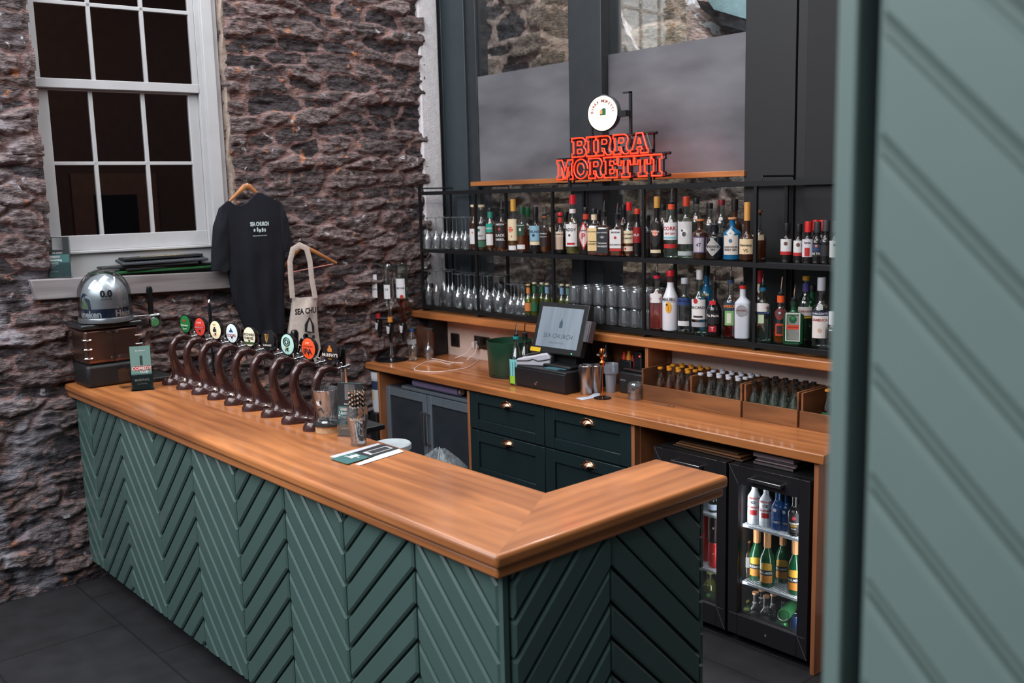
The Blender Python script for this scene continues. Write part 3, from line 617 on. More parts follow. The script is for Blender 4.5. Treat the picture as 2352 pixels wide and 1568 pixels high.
# ---------------------------------------------------------------- black metal rack with glass shelves
M_rack = pm('rack_black', (30, 30, 32), 0.4, 0.2, var=0); M_shelfglass = glassm('shelf_glass', (0.80, 0.88, 0.85), 0.5, gloss=0.10)
rk = thing('bottle_rack', 'black steel frame rack with two glass shelves of bottles', 'rack', (-3.7, 4.12, ZL))
PX = [-5.44, -4.842, -4.128, -3.427, -2.722, -2.02]; ya, yb = 3.985, 4.25
for i, x in enumerate(PX):
    zt = 2.172 if i == 0 else 2.135
    for y in (ya, yb): obj('post', MB().box(x-0.008, x+0.008, y-0.008, y+0.008, ZL, zt if y == ya else 2.13), M_rack, rk, smooth=False)
    obj('foot', MB().box(x-0.008, x+0.008, ya+0.008, yb-0.008, ZL, ZL+0.007), M_rack, rk, smooth=False)
for z0, z1, nm in ((1.330, 1.354, 'lower_rail'), (1.722, 1.745, 'middle_rail'), (2.112, 2.136, 'top_rail')):
    f = MB().box(PX[0], PX[-1], ya-0.009, ya+0.007, z0, z1).box(PX[0], PX[-1], yb-0.007, yb+0.009, z0, z1)
    for x in PX: f.box(x-0.006, x+0.006, ya, yb, z0, z1-0.004)
    obj(nm, f, M_rack, rk, smooth=False)
for z in (1.354, 1.745): obj('glass_shelf', MB().box(PX[0]+0.005, PX[-1], ya+0.002, yb, z, z+0.006), M_shelfglass, rk, smooth=False)
for i in (0, 1, 2, 4):
    obj('guard_rod', MB().tube([(PX[i]+0.03, ya, 2.136), (PX[i]+0.03, ya, 2.158), (PX[i]+0.03, yb, 2.158), (PX[i]+0.03, yb, 2.136)], 0.004, 6), M_rack, rk)
SZ = {0: 1.751, 1: 1.360}
# ================================================================ BOTTLES
def lm(rgb): return pm('paper_%d_%d_%d' % tuple(rgb), rgb, 0.55, var=0.04, vscale=60)
G = {'clear': glassm('bottle_clear', (0.90, 0.93, 0.92), 0.55, gloss=0.13), 'greenish': glassm('bottle_greenish', (0.74, 0.88, 0.80), 0.55, gloss=0.12),
     'dark': pm('bottle_dark', (30, 26, 26), 0.08, var=0, coat=0.5), 'brown': pm('bottle_brown', (62, 34, 20), 0.08, var=0, coat=0.5),
     'green': pm('bottle_green', (18, 74, 42), 0.08, var=0, coat=0.5), 'blue': pm('bottle_blue', (20, 96, 140), 0.10, var=0, coat=0.5),
     'white': pm('bottle_white', (228, 224, 230), 0.28, var=0.02), 'frost': pm('bottle_frosted', (204, 206, 214), 0.4, var=0.05),
     'navy': pm('bottle_navy', (30, 70, 130), 0.15, var=0), 'red': pm('can_red', (200, 44, 40), 0.25, 0.3, var=0), 'can': pm('can_green', (70, 150, 90), 0.3, 0.5, var=0.05)}
LIQ = {}
def liq(rgb):
    k = tuple(rgb)
    if k not in LIQ:
        c = lin(rgb)[:3]; mxc = max(c); LIQ[k] = glassm('liquid_%d_%d_%d' % k, tuple(min(1, 0.12+0.85*v/mxc) for v in c), 0.7, gloss=0.02, body=0.30, bodycol=c)
    return LIQ[k]
AMB, GOLD, PALE, PINK = (214, 124, 36), (222, 160, 60), (210, 196, 110), (250, 120, 112)
RZ = math.radians(24)
def bprof(R, h, hs, hn, rn, body=1.0):
    p = [(R*0.86, 0), (R*0.98, 0.004), (R, 0.010), (R*body, h*hs)]
    for i in range(1, 7):
        t = i/6; s_ = 0.5-0.5*math.cos(PI*t); p.append((R*body+(rn-R*body)*s_, h*(hs+(hn-hs)*t)))
    p += [(rn, h*0.985), (rn*1.12, h*0.985), (rn*1.12, h)]
    return p
def bottle(lab, px, Y, sh, top, R, style=(0.60, 0.80, 0.0145), glass='clear', liquid=None, cap=('cap', (30, 30, 32), 0.03), labels=(), sq=0, fy=1.0, z0=None, rz=RZ, group='spirit bottles on the glass shelves', cat='bottle', name='spirit_bottle', x=None):
    z0 = SZ[sh] if z0 is None else z0; R = R*1.05
    if x is None: x = x_at(px, Y, z0+0.1)
    H = (z_at(top, x, Y)-z0) if top > 3 else top
    ch = cap[2] if cap else 0.0
    spout = 0.055 if cap and cap[0] == 'pour' else 0
    h = H-ch*0.6-spout if cap else H
    if style is None: h = H
    t = thing(name, lab, cat, (x, Y, z0), rz, group); hs, hn, rn = style
    shp = (lambda tt, z, r: ((sq if z < h*hs+0.004 else max(2.0, sq-(sq-2)*(z/h-hs)/max(hn-hs, 1e-3)*1.6)), 1, fy+(1-fy)*min(1, max(0, (z/h-hs)/(hn-hs))))) if sq else None
    pr = bprof(R, h, hs, hn, rn); sg = 28 if sq else 18
    obj('glass_body', MB().lathe(pr, seg=sg, shape=shp), G[glass], t, local=True)
    if liquid:
        lv = liquid[1]*h; pi = [(r*0.90, z+0.004) for r, z in pr if z < lv-0.004]
        j = len(pi)
        if j and j < len(pr):
            (ra, za), (rb, zb) = pr[j-1], pr[j]; f_ = (lv-za)/max(zb-za, 1e-4); pi.append(((ra+(rb-ra)*min(1, f_))*0.90, lv))
        obj('liquid', MB().lathe(pi, seg=sg, shape=shp), liq(liquid[0]), t, local=True)
    if cap:
        k, col, c_ = cap[0], cap[1], cap[2]; rc = rn*1.2
        if k in ('cap', 'tall'): obj('cap', MB().lathe([(rc, h-c_*0.4), (rc*1.02, h+c_*0.5), (rc*0.97, h+c_*0.6)], seg=14), pm('cap_%d_%d_%d' % col, col, 0.35, 0.1, var=0), t, local=True)
        elif k == 'cork': obj('cork', MB().lathe([(rn*0.9, h-0.01), (rn*0.95, h+c_*0.15), (rn*1.45, h+c_*0.15), (rn*1.45, h+c_*0.6)], seg=14), pm('cork_%d_%d_%d' % col, col, 0.7, var=0.1), t, local=True)
        elif k == 'pour':
            obj('collar', MB().lathe([(rc, h-c_*0.55), (rc*1.02, h)], seg=14), pm('cap_%d_%d_%d' % col, col, 0.4, var=0), t, local=True)
            o_ = obj('pourer', MB().lathe([(rn*0.95, h), (rn*1.05, h+0.012), (rn*0.5, h+0.018)], seg=12), M_black, t, local=True)
            obj('spout', MB().tube([(0, 0, h+0.012), (0, 0, h+0.04), (0.006, -0.006, h+c_*0.6+spout)], 0.0032, 6), M_chrome, o_, local=True)
    for L in labels:
        a, b, hw, rgb, txs = L[:5]; kind = L[5] if len(L) > 5 else 'wrap'; za, zb = a*h, b*h
        rr = R*1.012+0.0004
        if kind == 'neck': rr = rn*1.16
        m_ = MB()
        flat = sq and kind != 'neck'
        if kind == 'wrap' or kind == 'neck':
            if flat: w_ = min(hw, 1.0)*R*0.9; m_.add([(-w_, -rr*fy, za), (w_, -rr*fy, za), (w_, -rr*fy, zb), (-w_, -rr*fy, zb)], [(0, 1, 2, 3)])
            else: patch_cyl(m_, rr, -PI/2, hw, za, zb)
        elif kind == 'diamond':
            for q0, q1 in ((-1, 0), (0, 1)): pass
            zm = (za+zb)/2; f_ = lambda q: zm+(zb-zm)*(1-abs(q)); g_ = lambda q: zm-(zm-za)*(1-abs(q))
            patch_cyl(m_, rr, -PI/2, hw, g_, zb, top=f_, n=12)
        elif kind == 'oval':
            zm = (za+zb)/2; f_ = lambda q: zm+(zb-zm)*math.sqrt(max(0, 1-q*q)); g_ = lambda q: zm-(zm-za)*math.sqrt(max(0, 1-q*q))
            if flat:
                w_ = hw*R; m_.add([(w_*math.cos(2*PI*i/20), -rr*fy, zm+(zb-zm)*math.sin(2*PI*i/20)) for i in range(20)], [tuple(range(20))])
            else: patch_cyl(m_, rr, -PI/2, hw, g_, zb, top=f_, n=16)
        elif kind == 'arch':
            zc_ = zb-(zb-za)*0.22; patch_cyl(m_, rr, -PI/2, hw, za, zb, top=lambda q: zc_+(zb-zc_)*math.sqrt(max(0, 1-q*q)), n=14)
        o_ = obj('label', m_, lm(rgb), t, local=True, smooth=False)
        for ti, T_ in enumerate(txs):
            s_, zf, hh, col = T_[:4]; w_ = T_[4] if len(T_) > 4 else None; dx = T_[5] if len(T_) > 5 else 0
            tm = MB(); zc_ = za+(zb-za)*zf; r3 = rr+0.0007
            if s_ == '*disc':
                if flat: tm.add([(dx+hh*math.cos(2*PI*i/18), -r3*fy, zc_+hh*math.sin(2*PI*i/18)) for i in range(18)], [tuple(range(18))])
                else: patch_cyl(tm, r3, -PI/2+dx/R, hh/R, lambda q: zc_-hh*math.sqrt(max(0, 1-q*q)), 1, top=lambda q: zc_+hh*math.sqrt(max(0, 1-q*q)), n=10)
            elif s_ == '*bar':
                if flat: tm.add([(-w_/2, -r3*fy, zc_-hh/2), (w_/2, -r3*fy, zc_-hh/2), (w_/2, -r3*fy, zc_+hh/2), (-w_/2, -r3*fy, zc_+hh/2)], [(0, 1, 2, 3)])
                else: patch_cyl(tm, r3, -PI/2, w_/2/R, zc_-hh/2, zc_+hh/2)
            elif flat:
                V_ = text_geo(s_, 0.02)[0]; asp = (V_[:, 0].max()-V_[:, 0].min())/max(1e-6, V_[:, 1].max()-V_[:, 1].min()); hh = min(hh*1.3, 1.7*min(hw, 1)*R/asp)
                put_text(tm, s_, (dx, -r3*fy-0.0004, zc_), (1, 0, 0), (0, 0, 1), hh, w_, bold=0.02)
            else:
                V_ = text_geo(s_, 0.02)[0]; asp = (V_[:, 0].max()-V_[:, 0].min())/max(1e-6, V_[:, 1].max()-V_[:, 1].min()); hh = min(hh*1.3, 2*hw*R*0.96/asp)
                text_cyl(tm, s_, r3+0.0004, -PI/2+dx/R, zc_, hh, w_, bold=0.02)
            obj('print' if s_[0] == '*' else 'lettering', tm, lm(col), o_, local=True, smooth=False)
    return t
K, Wh, Cr, Rd, Gn, Gd, Nv = (28, 28, 30), (222, 216, 214), (226, 204, 170), (186, 36, 36), (34, 92, 60), (206, 156, 84), (34, 50, 84)
STD = (0.62, 0.80, 0.0145); ROUND = (0.52, 0.74, 0.014); TALL = (0.66, 0.86, 0.014); SH = (0.66, 0.76, 0.0145)
F, B_ = 4.035, 4.15
# upper glass shelf, from the stone wall towards the green wall
bottle('dark whiskey bottle with cork top half behind the rack post beside the upturned glasses', 1090, F, 0, 470, 0.030, STD, 'brown', None, ('cork', Cr, 0.03), [(0.14, 0.50, 1.1, Wh, [('*disc', 0.75, 0.006, (220, 120, 40))])])
bottle('amber bottle with cork top and white label bearing a dark green leaf', 1107.5, 4.07, 0, 470, 0.033, STD, 'clear', (AMB, 0.55), ('cork', Cr, 0.035), [(0.24, 0.56, 1.1, Wh, [('*disc', 0.72, 0.010, Gn, None, -0.008), ('DUBLIN', 0.3, 0.006, K)]), (0.06, 0.22, 1.1, (74, 118, 92), [])])
bottle('slim amber bottle with teal and white labels and teal neck sleeve', 1127, 4.06, 0, 477, 0.029, STD, 'clear', (AMB, 0.6), ('cap', (30, 34, 34), 0.02), [(0.44, 0.66, 0.9, (28, 148, 128), [('BUSKER', 0.45, 0.008, Wh)]), (0.12, 0.40, 0.9, Wh, []), (0.80, 0.95, 3.1, (40, 130, 110), [], 'neck')])
bottle('amber whiskey bottle with black barrel label and white capital lettering', 1153, F, 0, 457, 0.037, SH, 'clear', (AMB, 0.68), ('pour', (40, 36, 34), 0.03), [(0.10, 0.72, 0.95, (36, 28, 28), [('JAMESON', 0.90, 0.011, Wh), ('*disc', 0.72, 0.008, (190, 60, 40)), ('BLACK', 0.47, 0.013, Wh), ('BARREL', 0.30, 0.012, Wh)])])
bottle('clear rum bottle with gold cap and cream label with a red disc', 1180, F, 0, 457, 0.034, ROUND, 'clear', (GOLD, 0.3), ('tall', (214, 160, 70), 0.075), [(0.24, 0.72, 0.95, Cr, [('*disc', 0.52, 0.017, (206, 52, 46), None, -0.006), ('Havana', 0.58, 0.008, Cr, None, -0.006), ('Club', 0.46, 0.007, Cr, None, -0.006), ('3', 0.2, 0.010, K)]), (0.03, 0.13, 0.75, Wh, [])])
bottle('whiskey bottle with square dark green label and green cap', 1200, 4.05, 0, 474, 0.034, ROUND, 'clear', (AMB, 0.62), ('tall', (30, 74, 50), 0.05), [(0.40, 0.70, 0.75, (34, 66, 50), [('TULLAMORE', 0.85, 0.007, Wh), ('*bar', 0.5, 0.016, Wh, 0.012)]), (0.06, 0.17, 0.8, Wh, [])])
bottle('green-necked bottle standing behind the square green label', 1213, B_, 0, 476, 0.034, ROUND, 'greenish', (AMB, 0.4), ('tall', (26, 84, 48), 0.06), [])
bottle('black whiskey bottle with slanting pale blue label', 1231, F, 0, 475, 0.037, (0.60, 0.72, 0.015), 'dark', None, ('cap', K, 0.05), [(0.28, 0.66, 0.95, (136, 172, 190), [('TEELING', 0.62, 0.011, Nv), ('*disc', 0.38, 0.009, Nv)]), (0.18, 0.27, 0.95, Cr, [])])
bottle('amber bottle with arched black label standing behind the rack post', 1252, 4.06, 0, 470, 0.032, ROUND, 'clear', (AMB, 0.62), ('pour', (150, 90, 50), 0.02), [(0.16, 0.70, 0.75, (40, 26, 24), [('BUSHMILLS', 0.66, 0.008, Wh), ('BLACK BUSH', 0.50, 0.006, Wh)], 'arch')])
bottle('broad clear bottle half full of amber right of the black arched label', 1272, B_, 0, 482, 0.034, ROUND, 'clear', (AMB, 0.5), ('cap', K, 0.02), [(0.5, 0.62, 0.5, Cr, [])])
bottle('dark liqueur bottle with flat red cap and tan label', 1287, F, 0, 488, 0.034, (0.50, 0.74, 0.013), 'dark', None, ('cap', (214, 40, 50), 0.018), [(0.10, 0.44, 0.8, (190, 160, 140), []), (0.42, 0.56, 0.85, (220, 196, 176), [('DRAMBUIE', 0.5, 0.011, (60, 30, 28))]), (0.78, 0.93, 3.1, (190, 60, 50), [], 'neck')])
bottle('tall clear whiskey bottle with long red neck sleeve and white label', 1316, F, 0, 447, 0.041, (0.56, 0.68, 0.016), 'clear', (PALE, 0.42), ('tall', (204, 40, 54), 0.055), [(0.14, 0.56, 0.95, (230, 222, 220), [('PADDY', 0.75, 0.017, K, None, -0.004), ('*disc', 0.5, 0.007, K, None, -0.006), ('*bar', 0.12, 0.012, Rd, 0.05)]), (0.76, 0.84, 3.1, Wh, [], 'neck')])
bottle('whiskey bottle with a red-edged white diamond label and a red P', 1346, F, 0, 476, 0.041, (0.56, 0.74, 0.015), 'dark', None, ('cap', K, 0.02), [(0.10, 0.74, 0.95, (196, 44, 44), [], 'diamond'), (0.16, 0.68, 0.80, Wh, [('P', 0.48, 0.026, Rd), ('POWERS', 0.72, 0.007, K)], 'diamond'), (0.78, 0.9, 3.1, (190, 60, 40), [], 'neck')])
bottle('square whiskey bottle with honey yellow label', 1365, 4.00, 0, 479, 0.032, (0.66, 0.74, 0.014), 'clear', (AMB, 0.64), ('cap', K, 0.025), [(0.10, 0.62, 0.95, (232, 196, 140), [('JACK DANIEL\'S', 0.84, 0.007, K), ('Tennessee', 0.42, 0.006, K), ('HONEY', 0.3, 0.008, K)]), (0.80, 0.93, 3.1, Cr, [], 'neck')], sq=7)
bottle('square whiskey bottle with black label and white scrollwork', 1388, 4.00, 0, 460, 0.036, (0.66, 0.74, 0.014), 'clear', (AMB, 0.66), ('pour', K, 0.03), [(0.06, 0.64, 0.97, (34, 34, 38), [("JACK DANIEL'S", 0.84, 0.007, Wh), ('*disc', 0.66, 0.009, (120, 122, 126)), ('Old No.7', 0.66, 0.004, Wh), ('Tennessee', 0.42, 0.007, Wh), ('WHISKEY', 0.28, 0.008, Wh)])], sq=7)
bottle('square bourbon bottle with white label and red seal', 1418, 4.00, 0, 466, 0.036, (0.66, 0.76, 0.015), 'clear', (AMB, 0.62), ('pour', K, 0.03), [(0.20, 0.66, 0.95, Wh, [('JIM BEAM', 0.86, 0.009, K), ('*disc', 0.58, 0.008, Rd), ('BOURBON', 0.2, 0.009, K)]), (0.13, 0.19, 0.95, Rd, [])], sq=5)
bottle('round-shouldered liqueur bottle with red cap and torn-edged cream label', 1445, F, 0, 464, 0.031, (0.48, 0.70, 0.013), 'clear', (AMB, 0.40), ('cap', (206, 34, 40), 0.045), [(0.26, 0.52, 0.95, Cr, [('SOUTHERN', 0.72, 0.010, K), ('COMFORT', 0.40, 0.010, K)]), (0.10, 0.20, 0.9, (220, 196, 180), [('*disc', 0.5, 0.006, Rd, None, -0.012)])])
bottle('dark bottle with a narrow red and white label against the fourth rack post', 1464, 4.05, 0, 479, 0.022, STD, 'dark', None, ('cap', (196, 60, 40), 0.03), [(0.30, 0.66, 1.2, (150, 24, 30), [('OLD', 0.5, 0.010, Wh)])])
bottle('black bottle with dull red lettering mostly hidden by the fourth rack post', 1487, 4.05, 0, 494, 0.030, STD, 'dark', None, ('cap', K, 0.03), [(0.2, 0.6, 0.9, (44, 26, 30), [])])
bottle('dark rum bottle with gold cap and black label with an orange disc', 1509, F, 0, 451, 0.037, ROUND, 'dark', None, ('tall', (206, 152, 74), 0.06), [(0.20, 0.66, 0.85, (34, 28, 26), [('*disc', 0.55, 0.017, (226, 110, 70)), ('Havana', 0.62, 0.009, Wh), ('Club', 0.5, 0.009, Wh)], 'oval'), (0.08, 0.14, 0.8, Cr, [])])
bottle('clear gin bottle with orange neck band and white label with a pale blue stripe', 1542, F, 0, 431, 0.040, (0.56, 0.80, 0.015), 'greenish', None, ('pour', (224, 84, 50), 0.05), [(0.34, 0.66, 0.95, (230, 222, 222), [('CORK', 0.66, 0.020, (170, 30, 40)), ('DRY GIN', 0.36, 0.008, (170, 30, 40)), ('*bar', 0.12, 0.008, (110, 190, 196), 0.07)]), (0.18, 0.26, 0.85, Rd, [])])
bottle('broad clear gin bottle with a grey medallion of a black and white cow', 1576, F, 0, 451, 0.043, (0.60, 0.78, 0.015), 'greenish', None, ('tall', (196, 66, 40), 0.05), [(0.26, 0.66, 0.95, (206, 200, 200), [('*disc', 0.50, 0.021, (224, 220, 220)), ('*disc', 0.44, 0.012, (38, 34, 34)), ('*disc', 0.60, 0.006, (38, 34, 34), None, -0.010)]), (0.05, 0.13, 0.95, (170, 176, 174), [])])
bottle('small brown gin bottle with cork and a violet-edged label', 1608, F, 0, 503, 0.037, (0.68, 0.80, 0.016), 'brown', None, ('cork', (196, 120, 70), 0.02), [(0.16, 0.60, 0.85, (88, 72, 110), []), (0.19, 0.57, 0.72, (206, 196, 200), [('47', 0.5, 0.014, (80, 60, 100))])])
bottle('black apothecary gin bottle with a grey diamond label', 1641, F, 0, 485, 0.042, (0.66, 0.80, 0.018), 'dark', None, ('pour', K, 0.04), [(0.10, 0.66, 1.05, (176, 168, 164), [("HENDRICK'S", 0.55, 0.012, K), ('GIN', 0.38, 0.008, K)], 'diamond')])
bottle('blue gin bottle with cork, cream label and a square hanging tag', 1682, F, 0, 499, 0.043, (0.66, 0.82, 0.015), 'blue', None, ('cork', (214, 140, 90), 0.02), [(0.14, 0.62, 0.85, (216, 204, 194), [('*disc', 0.72, 0.009, (70, 110, 140)), ('GUNPOWDER', 0.40, 0.008, K), ('IRISH GIN', 0.26, 0.009, K)]), (0.55, 0.80, 0.5, (226, 220, 214), [('*disc', 0.5, 0.004, (110, 170, 190))], 'diamond')])
bottle('cognac bottle with a tall golden neck wrap and cream label', 1716, F, 0, 464, 0.037, (0.42, 0.62, 0.0135), 'brown', None, ('tall', (224, 160, 84), 0.09), [(0.14, 0.46, 0.95, (232, 202, 160), [('Hennessy', 0.58, 0.012, K), ('VS', 0.25, 0.012, (120, 80, 50))])])
bottle('round brandy decanter half hidden by the fifth rack post', 1742, B_, 0, 482, 0.038, (0.42, 0.66, 0.013), 'clear', (AMB, 0.42), ('cork', (120, 80, 60), 0.03), [(0.42, 0.54, 0.9, Cr, [])])
bottle('dark brown bottle standing behind the blue gin bottle', 1687, B_, 0, 457, 0.036, STD, 'brown', None, ('tall', (34, 26, 26), 0.06), [(0.2, 0.5, 0.8, (60, 40, 36), [])])
for px, tp, lab in ((1523, 470, 'clear bottle in the back row behind the gold-capped rum'), (1560, 478, 'clear bottle in the back row between the two clear gins'), (1599, 455, 'clear bottle with black pourer behind the small brown gin'), (1630, 466, 'pale blue bottle with black stopper behind the diamond label'), (1657, 458, 'clear bottle with dark red cap in the back row beside the blue gin'), (1300, 486, 'dark bottle in the back row beside the red-sleeved whiskey'), (1375, 482, 'dark bottle in the back row behind the honey yellow label'), (1433, 470, 'dark bottle in the back row between the bourbon and red-capped liqueur')):
    dk = 'dark' if 'dark bottle' in lab else 'clear'
    bottle(lab, px, 4.19, 0, tp, 0.033, STD, dk, None if dk == 'dark' else (PALE, 0.3), ('cap', (120, 30, 40) if 'dark red' in lab else K, 0.03))
# wine bottles at the far end of the upper shelf
WINE = (0.58, 0.78, 0.0135); g_ = 'wine bottles on the upper shelf'
bottle('dark-capped wine bottle with cream and red label, first of the wine row', 1807, 4.05, 0, 512, 0.030, WINE, 'dark', None, ('cap', K, 0.04), [(0.22, 0.68, 0.9, Wh, [('*disc', 0.72, 0.009, (110, 70, 60)), ('*bar', 0.10, 0.016, Rd, 0.06)])], group=g_, name='wine_bottle')
bottle('dark-capped wine bottle with cream and red label, second of the wine row', 1835, 4.05, 0, 514, 0.026, WINE, 'dark', None, ('cap', K, 0.04), [(0.20, 0.66, 0.9, Wh, [('*disc', 0.72, 0.009, (110, 70, 60)), ('*bar', 0.10, 0.016, Rd, 0.05)])], group=g_, name='wine_bottle')
bottle('red-capped wine bottle with white and red divided label', 1856, 4.03, 0, 508, 0.028, WINE, 'dark', None, ('cap', (214, 44, 44), 0.05), [(0.18, 0.68, 0.9, (214, 206, 210), [('*bar', 0.28, 0.040, Rd, 0.022), ('Santa', 0.82, 0.008, K)])], group=g_, name='wine_bottle')
bottle('wine bottle with a blue sun label lettered in white', 1877, 4.05, 0, 509, 0.028, WINE, 'dark', None, ('cap', (60, 56, 58), 0.05), [(0.34, 0.54, 0.9, (40, 60, 100), [('*disc', 0.8, 0.006, (220, 120, 50))]), (0.2, 0.33, 0.9, (40, 36, 40), [('BIG TRIP', 0.6, 0.009, Wh)])], group=g_, name='wine_bottle')
bottle('black wine bottle with a nearly invisible dark label', 1897, 4.06, 0, 506, 0.028, WINE, 'dark', None, ('cap', (70, 66, 68), 0.05), [(0.2, 0.5, 0.9, (38, 34, 36), [])], group=g_, name='wine_bottle')
bottle('wine bottle with a grey-white label against the green wall', 1919, 4.05, 0, 507, 0.028, WINE, 'dark', None, ('cap', (70, 66, 68), 0.05), [(0.18, 0.64, 0.9, (200, 196, 194), [('*disc', 0.75, 0.006, K)])], group=g_, name='wine_bottle')
for px, lab in ((1874, 'red-capped bottle behind the blue sun wine label'), (1889, 'red-capped bottle behind the black wine bottle')):
    bottle(lab, px, 4.15, 0, 505, 0.028, WINE, 'dark', None, ('cap', (206, 44, 44), 0.05), [], group=g_, name='wine_bottle')
# lower glass shelf
L1 = 4.035
bottle('bottle of pink gin with a white banner label and red collar', 1509, L1, 1, 601, 0.038, (0.60, 0.76, 0.015), 'clear', (PINK, 0.62), ('pour', (206, 36, 60), 0.03), [(0.50, 0.68, 1.0, (230, 222, 222), [("GORDON'S", 0.42, 0.014, (150, 24, 40))], 'arch')], sq=4, fy=0.85)
bottle('white coconut rum bottle with red cap and palm tree sunset', 1540, L1, 1, 621, 0.041, (0.50, 0.84, 0.017), 'white', None, ('cap', (206, 34, 44), 0.03), [(0.32, 0.52, 0.40, (240, 168, 50), [('*disc', 0.75, 0.006, (60, 40, 30), None, -0.008), ('*bar', 0.4, 0.028, (60, 40, 30), 0.002)], 'oval'), (0.52, 0.60, 0.9, (228, 224, 230), [('MALIBU', 0.5, 0.014, (40, 36, 44))]), (0.86, 0.98, 3.1, (60, 24, 20), [], 'neck')])
bottle('clear vodka bottle with silver cap and blue printed lettering', 1573, 4.06, 1, 638, 0.039, (0.62, 0.74, 0.017), 'clear', None, ('cap', (190, 190, 194), 0.03), [(0.54, 0.68, 0.9, (40, 66, 120), [('ABSOLUT', 0.6, 0.011, (20, 36, 80))]), (0.12, 0.22, 0.8, Wh, [])])
bottle('white rum bottle with red roundel label and ribbed silver band', 1607, L1, 1, 619, 0.041, (0.58, 0.74, 0.015), 'greenish', None, ('tall', (206, 200, 202), 0.05), [(0.26, 0.60, 0.95, (230, 224, 222), [('*disc', 0.92, 0.013, Rd, None, -0.012), ('BACARDI', 0.60, 0.013, K), ('*bar', 0.14, 0.009, (40, 40, 44), 0.05)]), (0.13, 0.21, 0.95, (168, 168, 172), [])])
bottle('blue bottle standing behind the white rum with silver band', 1623, B_, 1, 610, 0.036, STD, 'blue', None, ('cap', K, 0.05), [(0.6, 0.64, 0.5, Cr, [])])
bottle('black coffee liqueur bottle with red ribbon mark and script lettering', 1640, L1, 1, 621, 0.038, (0.48, 0.74, 0.013), 'dark', None, ('pour', K, 0.03), [(0.24, 0.46, 0.9, (30, 28, 30), [('Tia Maria', 0.75, 0.013, Wh)]), (0.08, 0.20, 0.5, (170, 26, 40), [('T', 0.5, 0.014, Wh)]), (0.62, 0.70, 0.4, (206, 34, 40), [])])
bottle('aperitif bottle with slanted navy label and green-striped tag', 1678, L1, 1, 609, 0.037, (0.60, 0.74, 0.014), 'clear', ((120, 30, 34), 0.30), ('pour', (40, 60, 90), 0.03), [(0.48, 0.62, 0.95, (34, 56, 74), [('APEROL', 0.5, 0.014, (236, 130, 40))]), (0.22, 0.47, 0.6, (120, 170, 110), [('*bar', 0.5, 0.05, (214, 210, 190), 0.022)])])
bottle('frosted white schnapps bottle with a silver disc and red collar', 1706, L1, 1, 621, 0.036, (0.66, 0.80, 0.015), 'frost', None, ('pour', (196, 44, 40), 0.03), [(0.42, 0.64, 0.75, (150, 146, 148), [("ARCHERS", 0.55, 0.012, (120, 30, 44))], 'oval')], sq=4, fy=0.9)
bottle('tall bottle with red sealed neck behind the blue-collared gin', 1745, B_, 1, 621, 0.034, STD, 'brown', None, ('tall', (186, 36, 50), 0.06), [(0.74, 0.9, 3.1, Cr, [], 'neck')])
bottle('clear gin bottle with blue collar and white banner label', 1751, L1, 1, 625, 0.041, (0.64, 0.78, 0.015), 'greenish', None, ('pour', (40, 120, 160), 0.03), [(0.56, 0.72, 1.0, (228, 220, 220), [("GORDON'S", 0.48, 0.014, (150, 24, 40))], 'arch'), (0.525, 0.555, 1.0, (40, 66, 110), []), (0.34, 0.50, 0.35, (190, 206, 170), [])], sq=4, fy=0.85)
bottle('tequila bottle with orange neck band and red skull print', 1793, L1, 1, 635, 0.033, (0.62, 0.78, 0.015), 'clear', (AMB, 0.25), ('pour', (232, 92, 40), 0.06), [(0.50, 0.74, 0.7, (120, 44, 40), [('*disc', 0.60, 0.011, (60, 66, 80)), ('*disc', 0.62, 0.006, (196, 190, 190))], 'oval'), (0.16, 0.42, 0.6, (190, 60, 40), [('*bar', 0.5, 0.04, (40, 30, 30), 0.026)])])
bottle('flat green herbal liqueur bottle with white bordered label and orange stripe', 1823, L1, 1, 653, 0.045, (0.66, 0.80, 0.014), 'green', None, ('pour', (24, 50, 34), 0.04), [(0.08, 0.74, 0.80, (220, 216, 210), []), (0.10, 0.72, 0.70, (40, 110, 70), []), (0.12, 0.70, 0.62, (222, 216, 210), [('*disc', 0.80, 0.018, (24, 80, 48)), ('*disc', 0.86, 0.008, (70, 170, 90)), ('*bar', 0.50, 0.022, (206, 66, 36), 0.058), ('Jagermeister', 0.50, 0.010, (60, 20, 16), 0.050)])], sq=6, fy=0.6)
bottle('tall clear gin with yellow and violet collar at the back of the shelf', 1850, B_, 1, 634, 0.038, (0.60, 0.78, 0.015), 'greenish', None, ('cap', (226, 160, 50), 0.02), [(0.42, 0.56, 0.9, (226, 216, 210), [("GORDON'S", 0.5, 0.013, (150, 24, 40))]), (0.38, 0.41, 0.9, (220, 170, 50), []), (0.8, 0.93, 3.1, (70, 60, 120), [], 'neck')])
bottle('clear sambuca bottle with silver cap and cream label with navy banner', 1885, L1, 1, 637, 0.040, (0.60, 0.76, 0.016), 'clear', None, ('tall', (176, 176, 182), 0.06), [(0.16, 0.52, 0.95, (224, 214, 208), [('SAMBUCA', 0.82, 0.011, (150, 40, 40)), ('*disc', 0.35, 0.010, (206, 170, 150))]), (0.52, 0.59, 0.95, Nv, [('RAMAZZOTTI', 0.5, 0.011, Wh)]), (0.62, 0.70, 0.3, (196, 196, 196), [])])
bottle('slim green bottle mostly hidden behind the green liqueur', 1864, 4.17, 1, 655, 0.03, STD, 'green', None, ('cap', K, 0.03))
bottle('clear bottle wearing a white upturned cup at the end of the lower shelf', 1914, L1, 1, 715, 0.034, (0.62, 0.80, 0.018), 'clear', None, ('cap', (228, 228, 232), 0.06))
